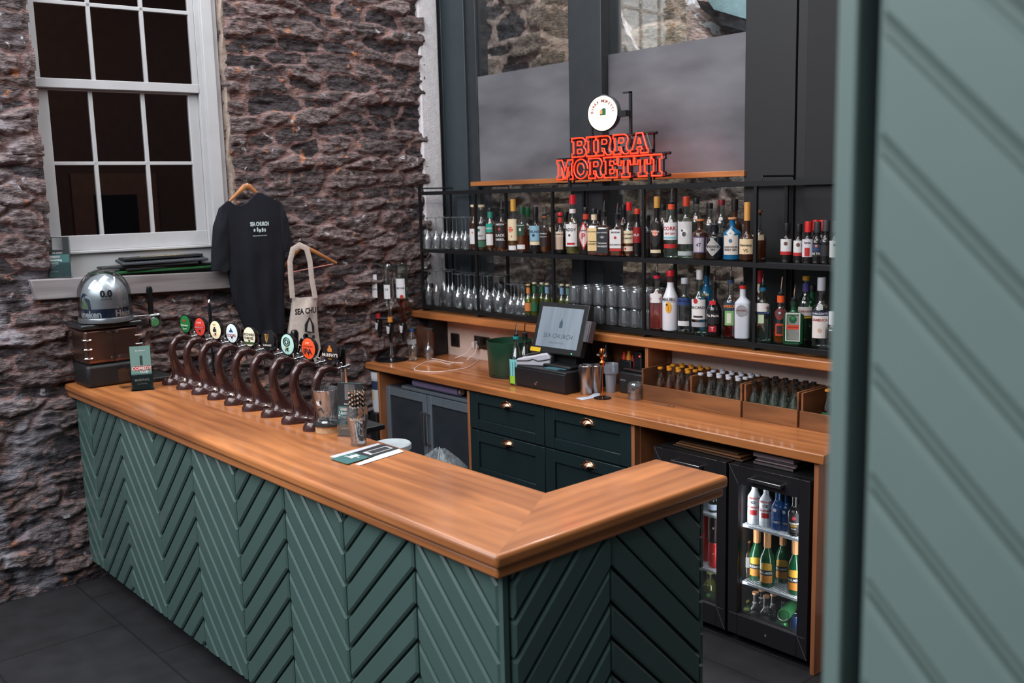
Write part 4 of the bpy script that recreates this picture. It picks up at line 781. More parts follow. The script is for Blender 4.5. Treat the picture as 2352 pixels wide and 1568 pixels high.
# tonic bottles in front of the tumblers
bottle('small amber-labelled mixer bottle leading the row by the stem glasses', 1214, 4.01, 1, 652, 0.023, (0.52, 0.72, 0.011), 'greenish', (PALE, 0.6), ('cap', (206, 160, 90), 0.01), [(0.15, 0.42, 1.0, (206, 120, 60), []), (0.72, 0.92, 3.1, (206, 130, 70), [], 'neck')], group='little mixer bottles between glasses', name='mixer_bottle')
for i, (px, c_) in enumerate(((1228, Gn), (1245, Gn), (1257, (120, 150, 180)), (1274, (120, 150, 180)), (1291, (120, 150, 180)), (1305, (90, 120, 110)))):
    Y = (4.01, 4.06, 4.02, 4.03, 4.03, 4.05)[i]
    bottle(('green-labelled mixer bottle with gold cap beside the amber one', 'green-collared mixer bottle one row back by the monitor', 'first blue-collared mixer bottle behind the monitor', 'blue-collared mixer bottle beside the third rack post', 'blue-collared mixer bottle next to the stacked tumblers', 'grey-green mixer bottle against the stacked tumblers')[i], px, Y, 1, 648+i, 0.023, (0.52, 0.72, 0.011), 'greenish', (PALE, 0.6), ('cap', (190, 180, 150), 0.01), [(0.15, 0.42, 1.0, c_, []), (0.72, 0.92, 3.1, c_, [], 'neck')], group='little mixer bottles between glasses', name='mixer_bottle')
# ================================================================ GLASSES ON THE RACK
M_gl = glassm('drinking_glass', (0.96, 0.97, 0.98), 0.66, gloss=0.20, rough=0.04, body=0.05, bodycol=(0.75, 0.77, 0.80))
def stem_proto(nm, Rb, hb, hs, Rf, rim, label, group):
    """upturned stem glass: rim down, foot up"""
    t = thing(nm, label, 'glass', (0, 0, 0), 0, group)
    o_ = [(rim, 0), (rim*1.01, hb*0.02), (Rb, hb*0.42), (Rb*0.94, hb*0.65), (Rb*0.62, hb*0.88), (Rb*0.25, hb*0.98), (0.0042, hb+0.012)]
    i_ = [(r-0.0016 if r > 0.006 else 0.001, z-0.002) for r, z in o_[::-1]][1:]
    obj('bowl', MB().lathe(o_+[(0.0042, hb+0.012)]+[(max(r, 0.0008), max(z, 0)) for r, z in i_], seg=18, capb=False, capt=False), M_gl, t, local=True)
    obj('stem', MB().lathe([(0.0046, hb+0.008), (0.0034, hb+hs*0.4), (0.0040, hb+hs-0.006), (0.010, hb+hs-0.001)], seg=10), M_gl, t, local=True)
    obj('foot', MB().lathe([(0.010, hb+hs-0.002), (Rf, hb+hs+0.0025), (Rf, hb+hs+0.0045), (0.001, hb+hs+0.006)], seg=20), M_gl, t, local=True)
    return t
def place_row(proto, spots, sh, used, what='upturned wine glass'):
    srt = sorted(range(len(spots)), key=lambda k: spots[k][0])
    for i, (px, Y, lab) in enumerate(spots):
        lab = '%s, %s of its kind from the stone wall on the %s shelf' % (what, ('first', 'second', 'third', 'fourth', 'fifth', 'sixth', 'seventh', 'eighth', 'ninth', 'tenth', 'eleventh', 'twelfth')[srt.index(i)], ('upper', 'lower')[sh])
        z = SZ[sh]; x = x_at(px, Y, z+0.1)
        if not used: proto.location = (x, Y, z); proto['label'] = lab; used.append(1)
        else: dup(proto, (x, Y, z), random.uniform(0, 6), lab)
g1 = 'upturned wine glasses on the upper shelf'
wg = stem_proto('wine_glass', 0.033, 0.105, 0.10, 0.034, 0.027, 'x', g1); u_ = []
lb = 'upturned wine glass in the cluster beside the cork-topped whiskey bottle'
place_row(wg, [(982, 4.03, 'upturned wine glass nearest the stone wall on the upper shelf'), (1002, 4.04, 'upturned wine glass second from the stone wall on the upper shelf'), (1027, 4.03, lb), (1040, 4.12, lb), (1049, 4.03, lb), (1062, 4.13, lb), (1070, 4.05, lb), (1081, 4.12, lb), (1018, 4.16, lb), (1092, 4.18, lb)], 0, u_)
g2_ = 'upturned flutes and wine glasses on the lower shelf'
fl_ = stem_proto('champagne_flute', 0.026, 0.135, 0.095, 0.031, 0.021, 'x', g2_); u_ = []
lb = 'upturned champagne flute in the cluster behind the third and fourth glasses'
place_row(fl_, [(985, 4.01, 'tall upturned champagne flute at the stone wall end of the lower shelf'), (1003, 4.02, 'upturned champagne flute second from the stone wall on the lower shelf'), (1022, 4.12, lb), (1031, 4.05, lb), (1040, 4.16, lb), (1019, 4.19, lb)], 1, u_, 'upturned champagne flute')
wl = stem_proto('wine_glass', 0.040, 0.120, 0.10, 0.036, 0.032, 'x', g2_); u_ = []
lb = 'large upturned wine glass among the lower shelf stem glasses'
place_row(wl, [(1053, 4.03, lb), (1070, 4.12, lb), (1078, 4.03, lb), (1090, 4.15, lb), (1098, 4.04, lb), (1121, 4.04, lb), (1112, 4.15, lb), (1135, 4.16, lb), (1146, 4.04, 'round-bowled upturned wine glass ending the tall lower row'), (1160, 4.15, lb), (1060, 4.19, lb), (1106, 4.20, lb)], 1, u_, 'large upturned wine glass')
ws = stem_proto('small_wine_glass', 0.031, 0.095, 0.085, 0.032, 0.026, 'x', g2_); u_ = []
lb = 'short upturned wine glass before the amber-labelled mixer bottle'
place_row(ws, [(1174, 4.02, lb), (1191, 4.03, lb), (1204, 4.04, lb), (1182, 4.13, lb), (1199, 4.16, lb), (1216, 4.18, lb)], 1, u_, 'short upturned wine glass')
# stacked tumblers
tg = 'upturned tumblers stacked two high'
tum = thing('tumbler', 'x', 'glass', (0, 0, 0), 0, tg)
pr = [(0.040, 0), (0.041, 0.01), (0.037, 0.085), (0.033, 0.098), (0.028, 0.100)]
obj('glass_body', MB().lathe(pr+[(0.001, 0.100)]+[(0.001, 0.088), (0.030, 0.086), (0.0385, 0.01), (0.0385, 0.0)], seg=16, capb=False, capt=False), M_gl, tum, local=True)
first = True; xs = [x_at(px, 4.03, 1.45) for px in (1322, 1350, 1379, 1408, 1437, 1461)]
for lvl in (0, 1):
    for r_, Y in enumerate((4.03, 4.115, 4.20)):
        for i, x in enumerate(xs + ([x_at(1487, 4.03, 1.4)] if lvl == 0 else [])):
            lab = 'upturned tumbler in the %s layer, %s row, %s from the mixer bottles' % (('bottom', 'top')[lvl], ('front', 'middle', 'rear')[r_], ('first', 'second', 'third', 'fourth', 'fifth', 'sixth', 'seventh')[i])
            p = (x+0.012*r_, Y, SZ[1]+lvl*0.104)
            if first: tum.location = p; tum['label'] = lab; first = False
            else: dup(tum, p, 0, lab)
obj('divider_sheet', MB().box(xs[0]-0.045, xs[-1]+0.045, 3.995, 4.245, SZ[1]+0.1005, SZ[1]+0.1035), M_shelfglass, smooth=False); tag(bpy.data.objects['divider_sheet'], 'thin clear sheet between the two layers of tumblers', 'sheet')
# ================================================================ LIT SIGNS
def neon(col, st):
    return pm('neon_%d_%d' % (col[0], col[1]), col, 0.4, var=0, emit=col, estr=st)
M_neon = neon((252, 40, 17), 4.2)
arc = lambda cx, cy, rx, ry, a0, a1, n=8: [(cx+rx*math.cos(math.radians(a0+(a1-a0)*i/n)), cy+ry*math.sin(math.radians(a0+(a1-a0)*i/n))) for i in range(n+1)]
LET = {
 'B': (0.92, [[(0, 0)]+arc(0.62, 0.26, 0.28, 0.26, -90, 60)+arc(0.60, 0.76, 0.26, 0.24, -50, 90)+[(0, 1), (0, 0.82), (0.1, 0.82), (0.1, 0.18), (0, 0.18)], [(0.36, 0.18)]+arc(0.56, 0.29, 0.09, 0.11, -90, 90, 5)+[(0.36, 0.40)], [(0.36, 0.60)]+arc(0.54, 0.71, 0.09, 0.11, -90, 90, 5)+[(0.36, 0.82)]]),
 'I': (0.62, [[(0, 0), (0.58, 0), (0.58, 0.18), (0.46, 0.22), (0.46, 0.78), (0.58, 0.82), (0.58, 1), (0, 1), (0, 0.82), (0.12, 0.78), (0.12, 0.22), (0, 0.18)]]),
 'R': (1.0, [[(0, 0), (0.44, 0), (0.44, 0.18), (0.34, 0.22), (0.34, 0.38), (0.46, 0.36), (0.52, 0.14), (0.64, 0.01), (0.84, 0.01), (0.94, 0.16), (0.82, 0.20), (0.76, 0.40)]+arc(0.60, 0.74, 0.27, 0.26, -42, 90)+[(0, 1), (0, 0.82), (0.1, 0.82), (0.1, 0.18), (0, 0.18)], [(0.34, 0.58)]+arc(0.54, 0.70, 0.09, 0.12, -90, 90, 5)+[(0.34, 0.82)]]),
 'A': (1.05, [[(0, 0), (0.42, 0), (0.42, 0.18), (0.36, 0.18), (0.40, 0.32), (0.62, 0.32), (0.66, 0.18), (0.58, 0.18), (0.58, 0), (1, 0), (1, 0.18), (0.94, 0.18), (0.68, 1), (0.34, 1), (0.30, 0.84), (0.10, 0.18), (0, 0.18)], [(0.43, 0.48), (0.59, 0.48), (0.52, 0.76), (0.48, 0.76)]]),
 'M': (1.15, [[(0, 0), (0.36, 0), (0.36, 0.18), (0.30, 0.20), (0.30, 0.62), (0.48, 0.0), (0.58, 0.0), (0.78, 0.62), (0.78, 0.20), (0.72, 0.18), (0.72, 0), (1.08, 0), (1.08, 0.18), (1.0, 0.2), (1.0, 0.8), (1.08, 0.82), (1.08, 1), (0.74, 1), (0.54, 0.46), (0.34, 1), (0, 1), (0, 0.82), (0.08, 0.8), (0.08, 0.2), (0, 0.18)]]),
 'O': (0.98, [arc(0.46, 0.5, 0.46, 0.5, 0, 345, 22), arc(0.46, 0.5, 0.23, 0.29, 0, 345, 16)]),
 'E': (0.88, [[(0, 0), (0.82, 0), (0.82, 0.38), (0.64, 0.38), (0.60, 0.20), (0.36, 0.20), (0.36, 0.40), (0.54, 0.40), (0.54, 0.60), (0.36, 0.60), (0.36, 0.80), (0.60, 0.80), (0.64, 0.66), (0.82, 0.66), (0.82, 1), (0, 1), (0, 0.82), (0.1, 0.82), (0.1, 0.18), (0, 0.18)]]),
 'T': (1.0, [[(0.22, 0), (0.72, 0), (0.72, 0.18), (0.60, 0.20), (0.60, 0.80), (0.72, 0.80), (0.76, 0.58), (0.94, 0.58), (0.94, 1), (0, 1), (0, 0.58), (0.18, 0.58), (0.22, 0.80), (0.34, 0.80), (0.34, 0.20), (0.22, 0.18)]])}
sy = 4.00
sg = thing('neon_sign', 'orange-red neon sign of two lines of slab letters above the bottle rack', 'neon sign', (-3.71, sy, 2.15))
for word, xa_, xb_, za_, zb_ in (('BIRRA', -3.975, -3.408, 2.303, 2.408), ('MORETTI', -4.098, -3.318, 2.180, 2.290)):
    tot = sum(LET[c][0] for c in word)-0.06; s_ = (xb_-xa_)/tot; x = xa_; hz = zb_-za_
    for c in word:
        wdt, loops = LET[c]; tb = MB()
        for lp in loops: tb.tube([(x+p[0]*s_, sy, za_+p[1]*hz) for p in lp], 0.0034, 6, closed=(c != 'O'))
        obj('neon_letter', tb, M_neon, sg)
        bk = MB(); 
        for lp in loops[:1]: bk.tube([(x+p[0]*s_+0.004, sy+0.030, za_+p[1]*hz-0.002) for p in lp], 0.0045, 5, closed=True)
        obj('letter_backing', bk, M_blackg, sg)
        x += wdt*s_
f = MB()
for z, a, b in ((2.405, -4.02, -3.375), (2.296, -4.13, -3.285), (2.182, -4.13, -3.285)): f.tube([(a, sy+0.035, z), (b, sy+0.035, z)], 0.008, 8)
for x in (-3.40, -4.0, -3.7): f.tube([(x, sy+0.04, 2.16), (x, sy+0.04, 2.40 if x > -4 else 2.30)], 0.006, 6)
obj('frame', f, M_blackg, sg)
rs_ = thing('round_sign', 'small round white lightbox sign on a black bracket above the neon letters', 'sign', (-3.71, sy, 2.43))
ry = math.radians(12); ax = ((math.cos(ry), math.sin(ry), 0), (0, 0, 1), (math.sin(ry), -math.cos(ry), 0)); dc = np.array((-3.712, sy-0.02, 2.528)); axn = np.array(ax[2])
def disc(mb, r, off, c=dc): return mb.lathe([(r, 0), (r*0.001, 0.0002)], c+axn*off, 36, ax=ax)
obj('housing', MB().lathe([(0.088, -0.045), (0.098, -0.03), (0.100, 0.0), (0.094, 0.004)], dc, 36, ax=ax), M_blackg, rs_)
obj('lit_face', disc(MB(), 0.093, 0.0045), pm('lit_cream', (255, 244, 226), 0.4, var=0, emit=(255, 240, 218), estr=0.85), rs_, smooth=False)
m_ = MB(); rr = []
for i in range(49):
    a = 2*PI*i/48; e = np.array(ax[0])*math.cos(a)+np.array(ax[1])*math.sin(a); rr.append(dc+axn*0.005+e*0.086)
m_.tube(rr[:-1], 0.0008, 4, closed=True); obj('rim_line', m_, lm((206, 120, 60)), rs_)
tm = MB(); word = 'BIRRA MORETTI'
for i, ch in enumerate(word):
    if ch == ' ': continue
    a = math.radians(176-172*(i+0.3)/(len(word)-0.4)); e = np.array(ax[0])*math.cos(a)+np.array(ax[1])*math.sin(a); tx = np.array(ax[0])*math.sin(a)-np.array(ax[1])*math.cos(a)
    put_text(tm, ch, dc+axn*0.006+e*0.067, tx, e, 0.017, bold=0.03)
obj('lettering', tm, lm((128, 36, 24)), rs_, smooth=False)
tm = MB(); put_text(tm, "L'AUTENTICA", dc+axn*0.006-np.array(ax[1])*0.022, ax[0], ax[1], 0.011, bold=0.01); obj('lettering', tm, lm((206, 160, 110)), rs_, smooth=False)
tm = MB()      # a plain green and amber mark where the emblem sits
tm.add([dc+axn*0.006+np.array(ax[0])*a+np.array(ax[1])*b for a, b in ((-0.018, -0.010), (0.020, -0.010), (0.022, 0.022), (0.010, 0.030), (-0.012, 0.018))], [(0, 1, 2, 3, 4)]); obj('emblem', tm, lm((30, 96, 66)), rs_, smooth=False)
tm = MB(); tm.add([dc+axn*0.0066+np.array(ax[0])*a+np.array(ax[1])*b for a, b in ((-0.014, -0.004), (0.0, -0.004), (0.001, 0.018), (-0.015, 0.018))], [(0, 1, 2, 3)]); obj('emblem', tm, lm((236, 160, 70)), rs_, smooth=False)
br_ = MB(); br_.box(-3.577, -3.563, sy+0.040, sy+0.054, 2.16, 2.635).box(-3.62, -3.563, sy+0.04, sy+0.05, 2.628, 2.636).box(-3.64, -3.565, sy+0.0, sy+0.045, 2.505, 2.535)
obj('bracket', br_, M_black, rs_, smooth=False)
obj('bracket', MB().box(-3.842, -3.832, sy+0.02, sy+0.03, 2.16, 2.60), M_black, rs_, smooth=False)
for i, x in enumerate((-4.0, -3.40)): obj('rack_clip', MB().box(x-0.008, x+0.008, sy-0.005, sy+0.012, 2.136, 2.19), M_black, sg, smooth=False)
# ================================================================ BEER TAPS
M_maho = pm('mahogany_lacquer', (66, 38, 35), 0.24, 0.25, var=0.15, vscale=9, coat=0.8)
def sweep(mb, path, seg=20):
    """path of (y, z, a, b): elliptic sections, a in the plane of the swan neck, b across it"""
    n = len(path); vs = []
    for i in range(n):
        y, z, a, b = path[i]
        if i < 2: t = (0, 1)
        else:
            p, q = path[i-1], path[min(i+1, n-1)]; t = (q[0]-p[0], q[1]-p[1]); L = math.hypot(*t); t = (t[0]/L, t[1]/L)
        nx, nz = t[1], -t[0]
        for k in range(seg):
            ang = 2*PI*k/seg; vs.append((b*math.sin(ang), y+nx*a*math.cos(ang), z+nz*a*math.cos(ang)))
    fs = [(i*seg+k, i*seg+(k+1) % seg, (i+1)*seg+(k+1) % seg, (i+1)*seg+k) for i in range(n-1) for k in range(seg)]
    fs += [tuple(range(seg-1, -1, -1)), tuple((n-1)*seg+k for k in range(seg))]
    return mb.add(vs, fs)
NP = [(0.02, 0, 0.100, 0.054), (0.02, 0.012, 0.100, 0.054), (0.022, 0.020, 0.088, 0.046), (0.024, 0.032, 0.066, 0.038), (0.020, 0.050, 0.046, 0.031), (0.010, 0.078, 0.031, 0.025), (-0.004, 0.120, 0.0225, 0.0215), (-0.012, 0.170, 0.0195, 0.0198), (-0.004, 0.212, 0.0195, 0.0200), (0.018, 0.240, 0.0200, 0.0203), (0.046, 0.250, 0.0195, 0.0195), (0.074, 0.243, 0.0180, 0.0180), (0.090, 0.235, 0.0175, 0.0175)]
badges = [((28, 110, 54), [('*star', 0.018, (206, 44, 40)), ('Heineken', -0.006, 0.011, (230, 230, 226)), ('TASTE', -0.026, 0.008, (230, 230, 226))], 'green oval with a red star'),
          ((206, 62, 50), [('COPPER', 0.022, 0.008, (236, 220, 214)), ('*band', -0.002, (190, 40, 40)), ('REVOLUTION', -0.002, 0.008, (236, 230, 226)), ('IPA', -0.020, 0.009, (40, 50, 100))], 'red oval with a white and blue band'),
          ((240, 226, 190), [('BIRRA', 0.028, 0.006, (190, 120, 50)), ('*blob', 0.002, (24, 44, 40)), ('MORETTI', -0.026, 0.006, (190, 120, 50))], 'cream oval with a dark figure'),
          ((214, 226, 230), [('*peak', 0.014, (36, 66, 110)), ('COORS', -0.010, 0.014, (150, 30, 44))], 'pale blue oval with a dark peak'),
          ((234, 226, 200), [('ORCHARD', 0.012, 0.013, (36, 32, 30)), ('THIEVES', -0.006, 0.013, (36, 32, 30)), ('*band', -0.030, (60, 80, 44))], 'cream oval with black capitals'),
          ((22, 20, 22), [('*harp', 0.010, (206, 160, 84)), ('GUINNESS', -0.022, 0.009, (224, 218, 210))], 'black oval with a gold harp'),
          ((176, 216, 206), [('*ring', 0.012, (30, 34, 36)), ('CITRA', -0.014, 0.006, (214, 150, 60)), ('IPA', -0.026, 0.012, (40, 44, 46))], 'mint oval with a black ring emblem'),
          ((232, 82, 36), [('HOP', 0.026, 0.008, (250, 226, 200)), ('LITTLE MOON', 0.010, 0.007, (40, 24, 30)), ('IPA', -0.012, 0.026, (40, 24, 40))], 'orange oval with bold black letters'),
          ((30, 18, 18), [('*blob', 0.018, (214, 130, 50)), ("MURPHY'S", -0.008, 0.015, (230, 220, 212)), ('Stout', -0.024, 0.006, (206, 150, 60))], 'black oval with cream lettering')]
pt = thing('beer_tap', 'x', 'beer tap', (0, 0, 0), 0, 'swan-neck beer taps on the bar')
obj('swan_neck', sweep(MB(), NP), M_maho, pt, local=True)
obj('neck_seam', MB().tube([(0.0, y-a*0.98 if z < 0.23 else y-0.6*a, z+(0 if z < 0.23 else a*0.8)) for y, z, a, b in NP[2:9]], 0.0022, 5), pm('dark_bronze', (120, 78, 62), 0.3, 0.7, var=0), pt, local=True)
ft = MB()
ft.lathe([(0.013, 0), (0.013, 0.008), (0.009, 0.010), (0.009, 0.022), (0.0125, 0.024), (0.0125, 0.034), (0.008, 0.036), (0.008, 0.052), (0.0115, 0.054), (0.0115, 0.068), (0.006, 0.072)], (0, 0.088, 0.240), 14, ax=((1, 0, 0), (0, -0.12, 0.99), (0, 0.99, 0.12)))
ft.tube([(0, 0.135, 0.245), (0, 0.136, 0.225), (0, 0.140, 0.175)], [0.007, 0.006, 0.0055], 8); ft.sphere((0, 0.118, 0.262), 0.009, 8, 6); ft.tube([(0, 0.10, 0.232), (0, 0.17, 0.222), (0, 0.186, 0.228)], 0.0035, 6)
obj('chrome_faucet', ft, M_chrome, pt, local=True)
ba = math.radians(16); bx = (math.cos(ba), math.sin(ba), 0); bn = np.array((math.sin(ba), -math.cos(ba), 0.0)); bc = np.array((0.0, 0.070, 0.315))
obj('badge_stem', MB().tube([(0, 0.085, 0.252), (0, 0.08, 0.272), (0, 0.078, 0.30)], [0.011, 0.010, 0.014], 10), M_blackg, pt, local=True)
shp = lambda t_, z, r: (2.0, 0.86, 1.0)
hs_ = obj('badge_housing', MB().lathe([(0.012, -0.040), (0.034, -0.034), (0.046, -0.020), (0.051, -0.004), (0.051, 0.0)], bc, 28, ax=(bx, (0, 0, 1), tuple(bn)), shape=shp), M_blackg, pt, local=True)
obj('tap_lever', MB().tube([(0, 0.118, 0.262), (0, 0.135, 0.30)], [0.004, 0.006], 8), M_blackg, pt, local=True)
def badge(parent, spec):
    col, items, _ = spec; e1 = np.array(bx); e2 = np.array((0, 0, 1.0)); fr_ = bc+bn*0.004
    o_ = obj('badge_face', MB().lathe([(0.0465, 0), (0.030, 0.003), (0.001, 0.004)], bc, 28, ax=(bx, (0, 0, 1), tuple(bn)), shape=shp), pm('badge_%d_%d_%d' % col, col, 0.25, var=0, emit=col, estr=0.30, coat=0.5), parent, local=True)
    for it in items:
        m_ = MB(); k = it[0]; z = it[1]; c = fr_+bn*0.0012+e2*z
        pg = lambda pts: m_.add([c+e1*a+e2*b for a, b in pts], [tuple(range(len(pts)))])
        if k == '*star':
            P5 = [(0.013*(1 if i % 2 == 0 else 0.42)*math.sin(PI*i/5), 0.013*(1 if i % 2 == 0 else 0.42)*math.cos(PI*i/5)) for i in range(10)]
            m_.add([c]+[c+e1*a+e2*b for a, b in P5], [(0, 1+(i+1) % 10, 1+i) for i in range(10)])
        elif k == '*band': pg([(-0.037, -0.005), (0.037, -0.005), (0.037, 0.006), (-0.037, 0.006)])
        elif k == '*blob': pg([(-0.012, -0.012), (0.012, -0.012), (0.012, 0.002), (0.005, 0.008), (0.006, 0.015), (-0.006, 0.015), (-0.005, 0.008), (-0.014, -0.002)])
        elif k == '*peak': pg([(-0.016, -0.008), (0.016, -0.008), (0.005, 0.006), (0.0, 0.016), (-0.006, 0.004)])
        elif k == '*ring':
            for R_ in (0.019, 0.010): m_.tube([c+e1*R_*math.cos(2*PI*i/24)+e2*R_*math.sin(2*PI*i/24) for i in range(24)], 0.0024, 4, closed=True)
        elif k == '*harp':
            m_.tube([c+e1*a+e2*b for a, b in ((-0.010, 0.020), (0.0, 0.016), (0.012, 0.020), (0.006, -0.004), (0.0, -0.020), (-0.008, -0.006))], 0.002, 4, closed=True)
            for a in (-0.004, 0.0, 0.005): m_.tube([c+e1*a+e2*0.015, c+e1*a*0.6-e2*0.014], 0.0008, 4)
        else: put_text(m_, k, c, e1, e2, it[2], bold=0.025)
        obj('badge_print', m_, lm(it[-1] if k[0] != '*' else it[2]), o_, local=True, smooth=False)
posn = ['nearest the wall', 'second from the wall', 'third from the wall', 'fourth from the wall', 'at the middle of the row', 'beside the mint-badged tap', 'seventh from the wall', 'beside the last tap', 'last, by the empty glass']
taps = [pt]+[dup(pt, (0, 0, 0)) for _ in range(8)]
for i, t_ in enumerate(taps):
    t_.location = (-5.045+0.1872*i, 2.030, ZT); t_['label'] = 'swan-neck tap, %s, %s' % (badges[i][2], posn[i]); badge(t_, badges[i])
# black tap handles standing behind the row
for px, pt_, lab in ((487, 690, 'slim black tap handle with chrome top rising behind the cream-badged taps'), (680, 757, 'stout black tap handle standing behind the orange-badged tap'), (787, 798, 'black tap handle on a chrome faucet past the last swan neck')):
    y_ = 2.22 if px != 787 else 2.16; x = x_at(px, y_, 1.35); zt = z_at(pt_, x, y_)
    t = thing('tap_handle', lab, 'tap', (x, y_, ZT if False else 1.14), 0, 'black tap handles behind the swan necks')
    obj('column', MB().lathe([(0.012, 0), (0.009, 0.02), (0.009, zt-1.14-0.10)], (x, y_, 1.14), 12), M_chrome if px == 787 else M_blackg, t)
    obj('grip', MB().lathe([(0.010, 0), (0.017, 0.03), (0.019, 0.085), (0.012, 0.098), (0.002, 0.10)] if px != 487 else [(0.009, 0), (0.010, 0.06), (0.006, 0.085)], (x, y_, zt-0.10), 14), M_blackg, t)
    if px == 487: obj('chrome_tip', MB().lathe([(0.004, 0), (0.009, 0.008), (0.006, 0.02), (0.002, 0.024)], (x, y_, zt-0.018), 10), M_chrome, t)
    # these stand on the font rail just behind the counter edge
tag(obj('font_rail', MB().box(-5.1, -3.40, 2.145, 2.26, 1.118, 1.140).box(-5.1, -3.40, 2.088, 2.145, 1.118, 1.132), M_black, bevel=0.003), 'dark rail fixed behind the bar top under the tap handles', 'rail')
il = bpy.data.lights.new('added_room_fill', 'POINT'); il.energy = 5; il.color = (1.0, 0.72, 0.58); il.shadow_soft_size = 0.3  # unseen warm light added to lift the dark room behind the sash
io = bpy.data.objects.new('added_room_fill', il); COL.objects.link(io); io.location = (-7.0, 2.2, 3.6)
# ================================================================ ON THE FRONT BAR
M_acr = glassm('clear_acrylic', (0.93, 0.95, 0.96), 0.6, gloss=0.08)
# draught machine
bmx = thing('beer_dispenser', 'countertop draught beer dispenser with a clear dome and copper-toned steel sides', 'beer dispenser', (-5.350, 1.785, ZT))
X0, X1, Y0, Y1 = -5.480, -5.25, 1.635, 1.935
obj('plinth', MB().box(X0, X1, Y0, Y1, ZT, 1.262), M_black, bmx, bevel=0.018)
obj('steel_body', MB().box(X0+0.004, X1-0.004, Y0+0.004, Y1-0.004, 1.262, 1.452), pm('copper_steel', (128, 98, 88), 0.28, 0.9, var=0.06), bmx, bevel=0.022, seg=4)
obj('lid', MB().box(X0-0.012, X1+0.008, Y0-0.012, Y1+0.012, 1.452, 1.478), pm('lid_black', (38, 40, 42), 0.25, var=0), bmx, bevel=0.008)
for z in (1.30, 1.348, 1.398):
    obj('clasp', MB().tube([(X1-0.04, Y0+0.002, z), (X1-0.005, Y0+0.001, z), (X1+0.003, Y0+0.012, z), (X1+0.003, Y0+0.035, z)], 0.0045, 6), M_chrome, bmx)
    if z < 1.39: obj('clasp', MB().tube([(X1+0.002, Y1-0.035, z+0.05), (X1+0.002, Y1+0.004, z+0.05)], 0.0045, 6), M_chrome, bmx)
for y, z in ((1.768, 1.428), (1.808, 1.430), (1.775, 1.290), (1.815, 1.292)):
    obj('lock_screw', MB().lathe([(0.009, 0), (0.008, 0.004), (0.003, 0.004), (0.003, 0.002)], (X1-0.003, y, z), 14, ax=((0, 1, 0), (0, 0, 1), (1, 0, 0))), M_chrome, bmx)
obj('panel_seam', MB().box(X1-0.004, X1-0.0025, 1.786, 1.788, 1.265, 1.450), M_black, bmx, smooth=False)
dcx, dcy = -5.343, 1.79
obj('dome_ring', MB().lathe([(0.136, 1.478), (0.142, 1.482), (0.142, 1.500), (0.138, 1.508), (0.132, 1.510)], (dcx, dcy, 0), 40), pm('ring_grey', (120, 124, 128), 0.25, 0.6, var=0), bmx)
kg = [(0.1170, 1.485), (0.1190, 1.53), (0.1190, 1.60)]+[(0.1190*math.cos(a), 1.60+0.135*math.sin(a)) for a in [PI/2*i/10 for i in range(1, 10)]]+[(0.002, 1.735)]
keg = obj('steel_keg', MB().lathe(kg, (dcx, dcy, 0), 40), pm('keg_steel', (190, 196, 202), 0.34, 0.55, var=0.03), bmx)
obj('label_band', patch_cyl(MB(), 0.1198, 0, PI, 1.502, 1.556, (dcx, dcy, 0), 48), pm('band_navy', (34, 48, 78), 0.3, var=0), keg)
tm = MB(); text_cyl(tm, 'Heineken', 0.1210, math.radians(-72), 1.529, 0.036, c=(dcx, dcy, 0), bold=0.03); text_cyl(tm, 'Heineken', 0.1210, math.radians(48), 1.529, 0.036, c=(dcx, dcy, 0), bold=0.03)
obj('lettering', tm, lm((220, 222, 228)), keg, smooth=False)
tm = MB(); text_cyl(tm, '0.0', 0.1205, math.radians(-14), 1.640, 0.040, c=(dcx, dcy, -0.003), bold=0.04); text_cyl(tm, 'ALCOHOL FREE', 0.1208, math.radians(-14), 1.608, 0.006, c=(dcx, dcy, 0)); obj('lettering', tm, lm((44, 48, 58)), keg, smooth=False)
m_ = MB(); patch_cyl(m_, 0.1202, math.radians(-74), 0.36, 1.556, 1.6, (dcx, dcy, 0), 14, top=lambda q: 1.556+0.085*math.sqrt(max(0, 1-q*q))); obj('roundel', m_, lm((34, 58, 88)), keg, smooth=False)
m_ = MB(); patch_cyl(m_, 0.1207, math.radians(-76), 0.24, 1.556, 1.6, (dcx, dcy, 0), 14, top=lambda q: 1.556+0.052*math.sqrt(max(0, 1-q*q))); obj('roundel', m_, lm((120, 150, 110)), keg, smooth=False)
tm = MB(); text_cyl(tm, '0.0 BEER', 0.1212, math.radians(-66), 1.622, 0.015, c=(dcx, dcy, 0), bold=0.03, arc=0.018); obj('lettering', tm, lm((220, 222, 228)), keg, smooth=False)
dm = [(0.136, 1.505), (0.136, 1.62)]+[(0.136*math.cos(a), 1.62+0.142*math.sin(a)) for a in [PI/2*i/12 for i in range(1, 12)]]+[(0.002, 1.766)]
obj('clear_dome', MB().lathe(dm, (dcx, dcy, 0), 40, capb=False, capt=False), glassm('dome_plastic', (0.92, 0.94, 0.95), 0.5, gloss=0.08, rough=0.03), bmx)
f = MB().box(-5.36, -5.27, 1.90, 2.06, 1.492, 1.500).box(-5.28, -5.27, 2.00, 2.06, 1.42, 1.495); obj('tap_bracket', f, M_chrome, bmx, bevel=0.003)
obj('tap_badge', MB().lathe([(0.028, 0), (0.030, 0.012), (0.026, 0.02)], (-5.275, 2.02, 1.455), 20, ax=((0, 1, 0), (0, 0, 1), (1, 0, 0))), M_chrome, bmx)
o_ = obj('tap_badge', MB().lathe([(0.022, 0), (0.02, 0.002)], (-5.253, 2.02, 1.455), 20, ax=((0, 1, 0), (0, 0, 1), (1, 0, 0))), lm((70, 130, 80)), bmx)
obj('tap_grip', MB().lathe([(0.014, 0), (0.016, 0.03), (0.013, 0.09), (0.018, 0.125), (0.014, 0.145), (0.003, 0.15)], (-5.33, 2.03, 1.50), 14), M_blackg, bmx)
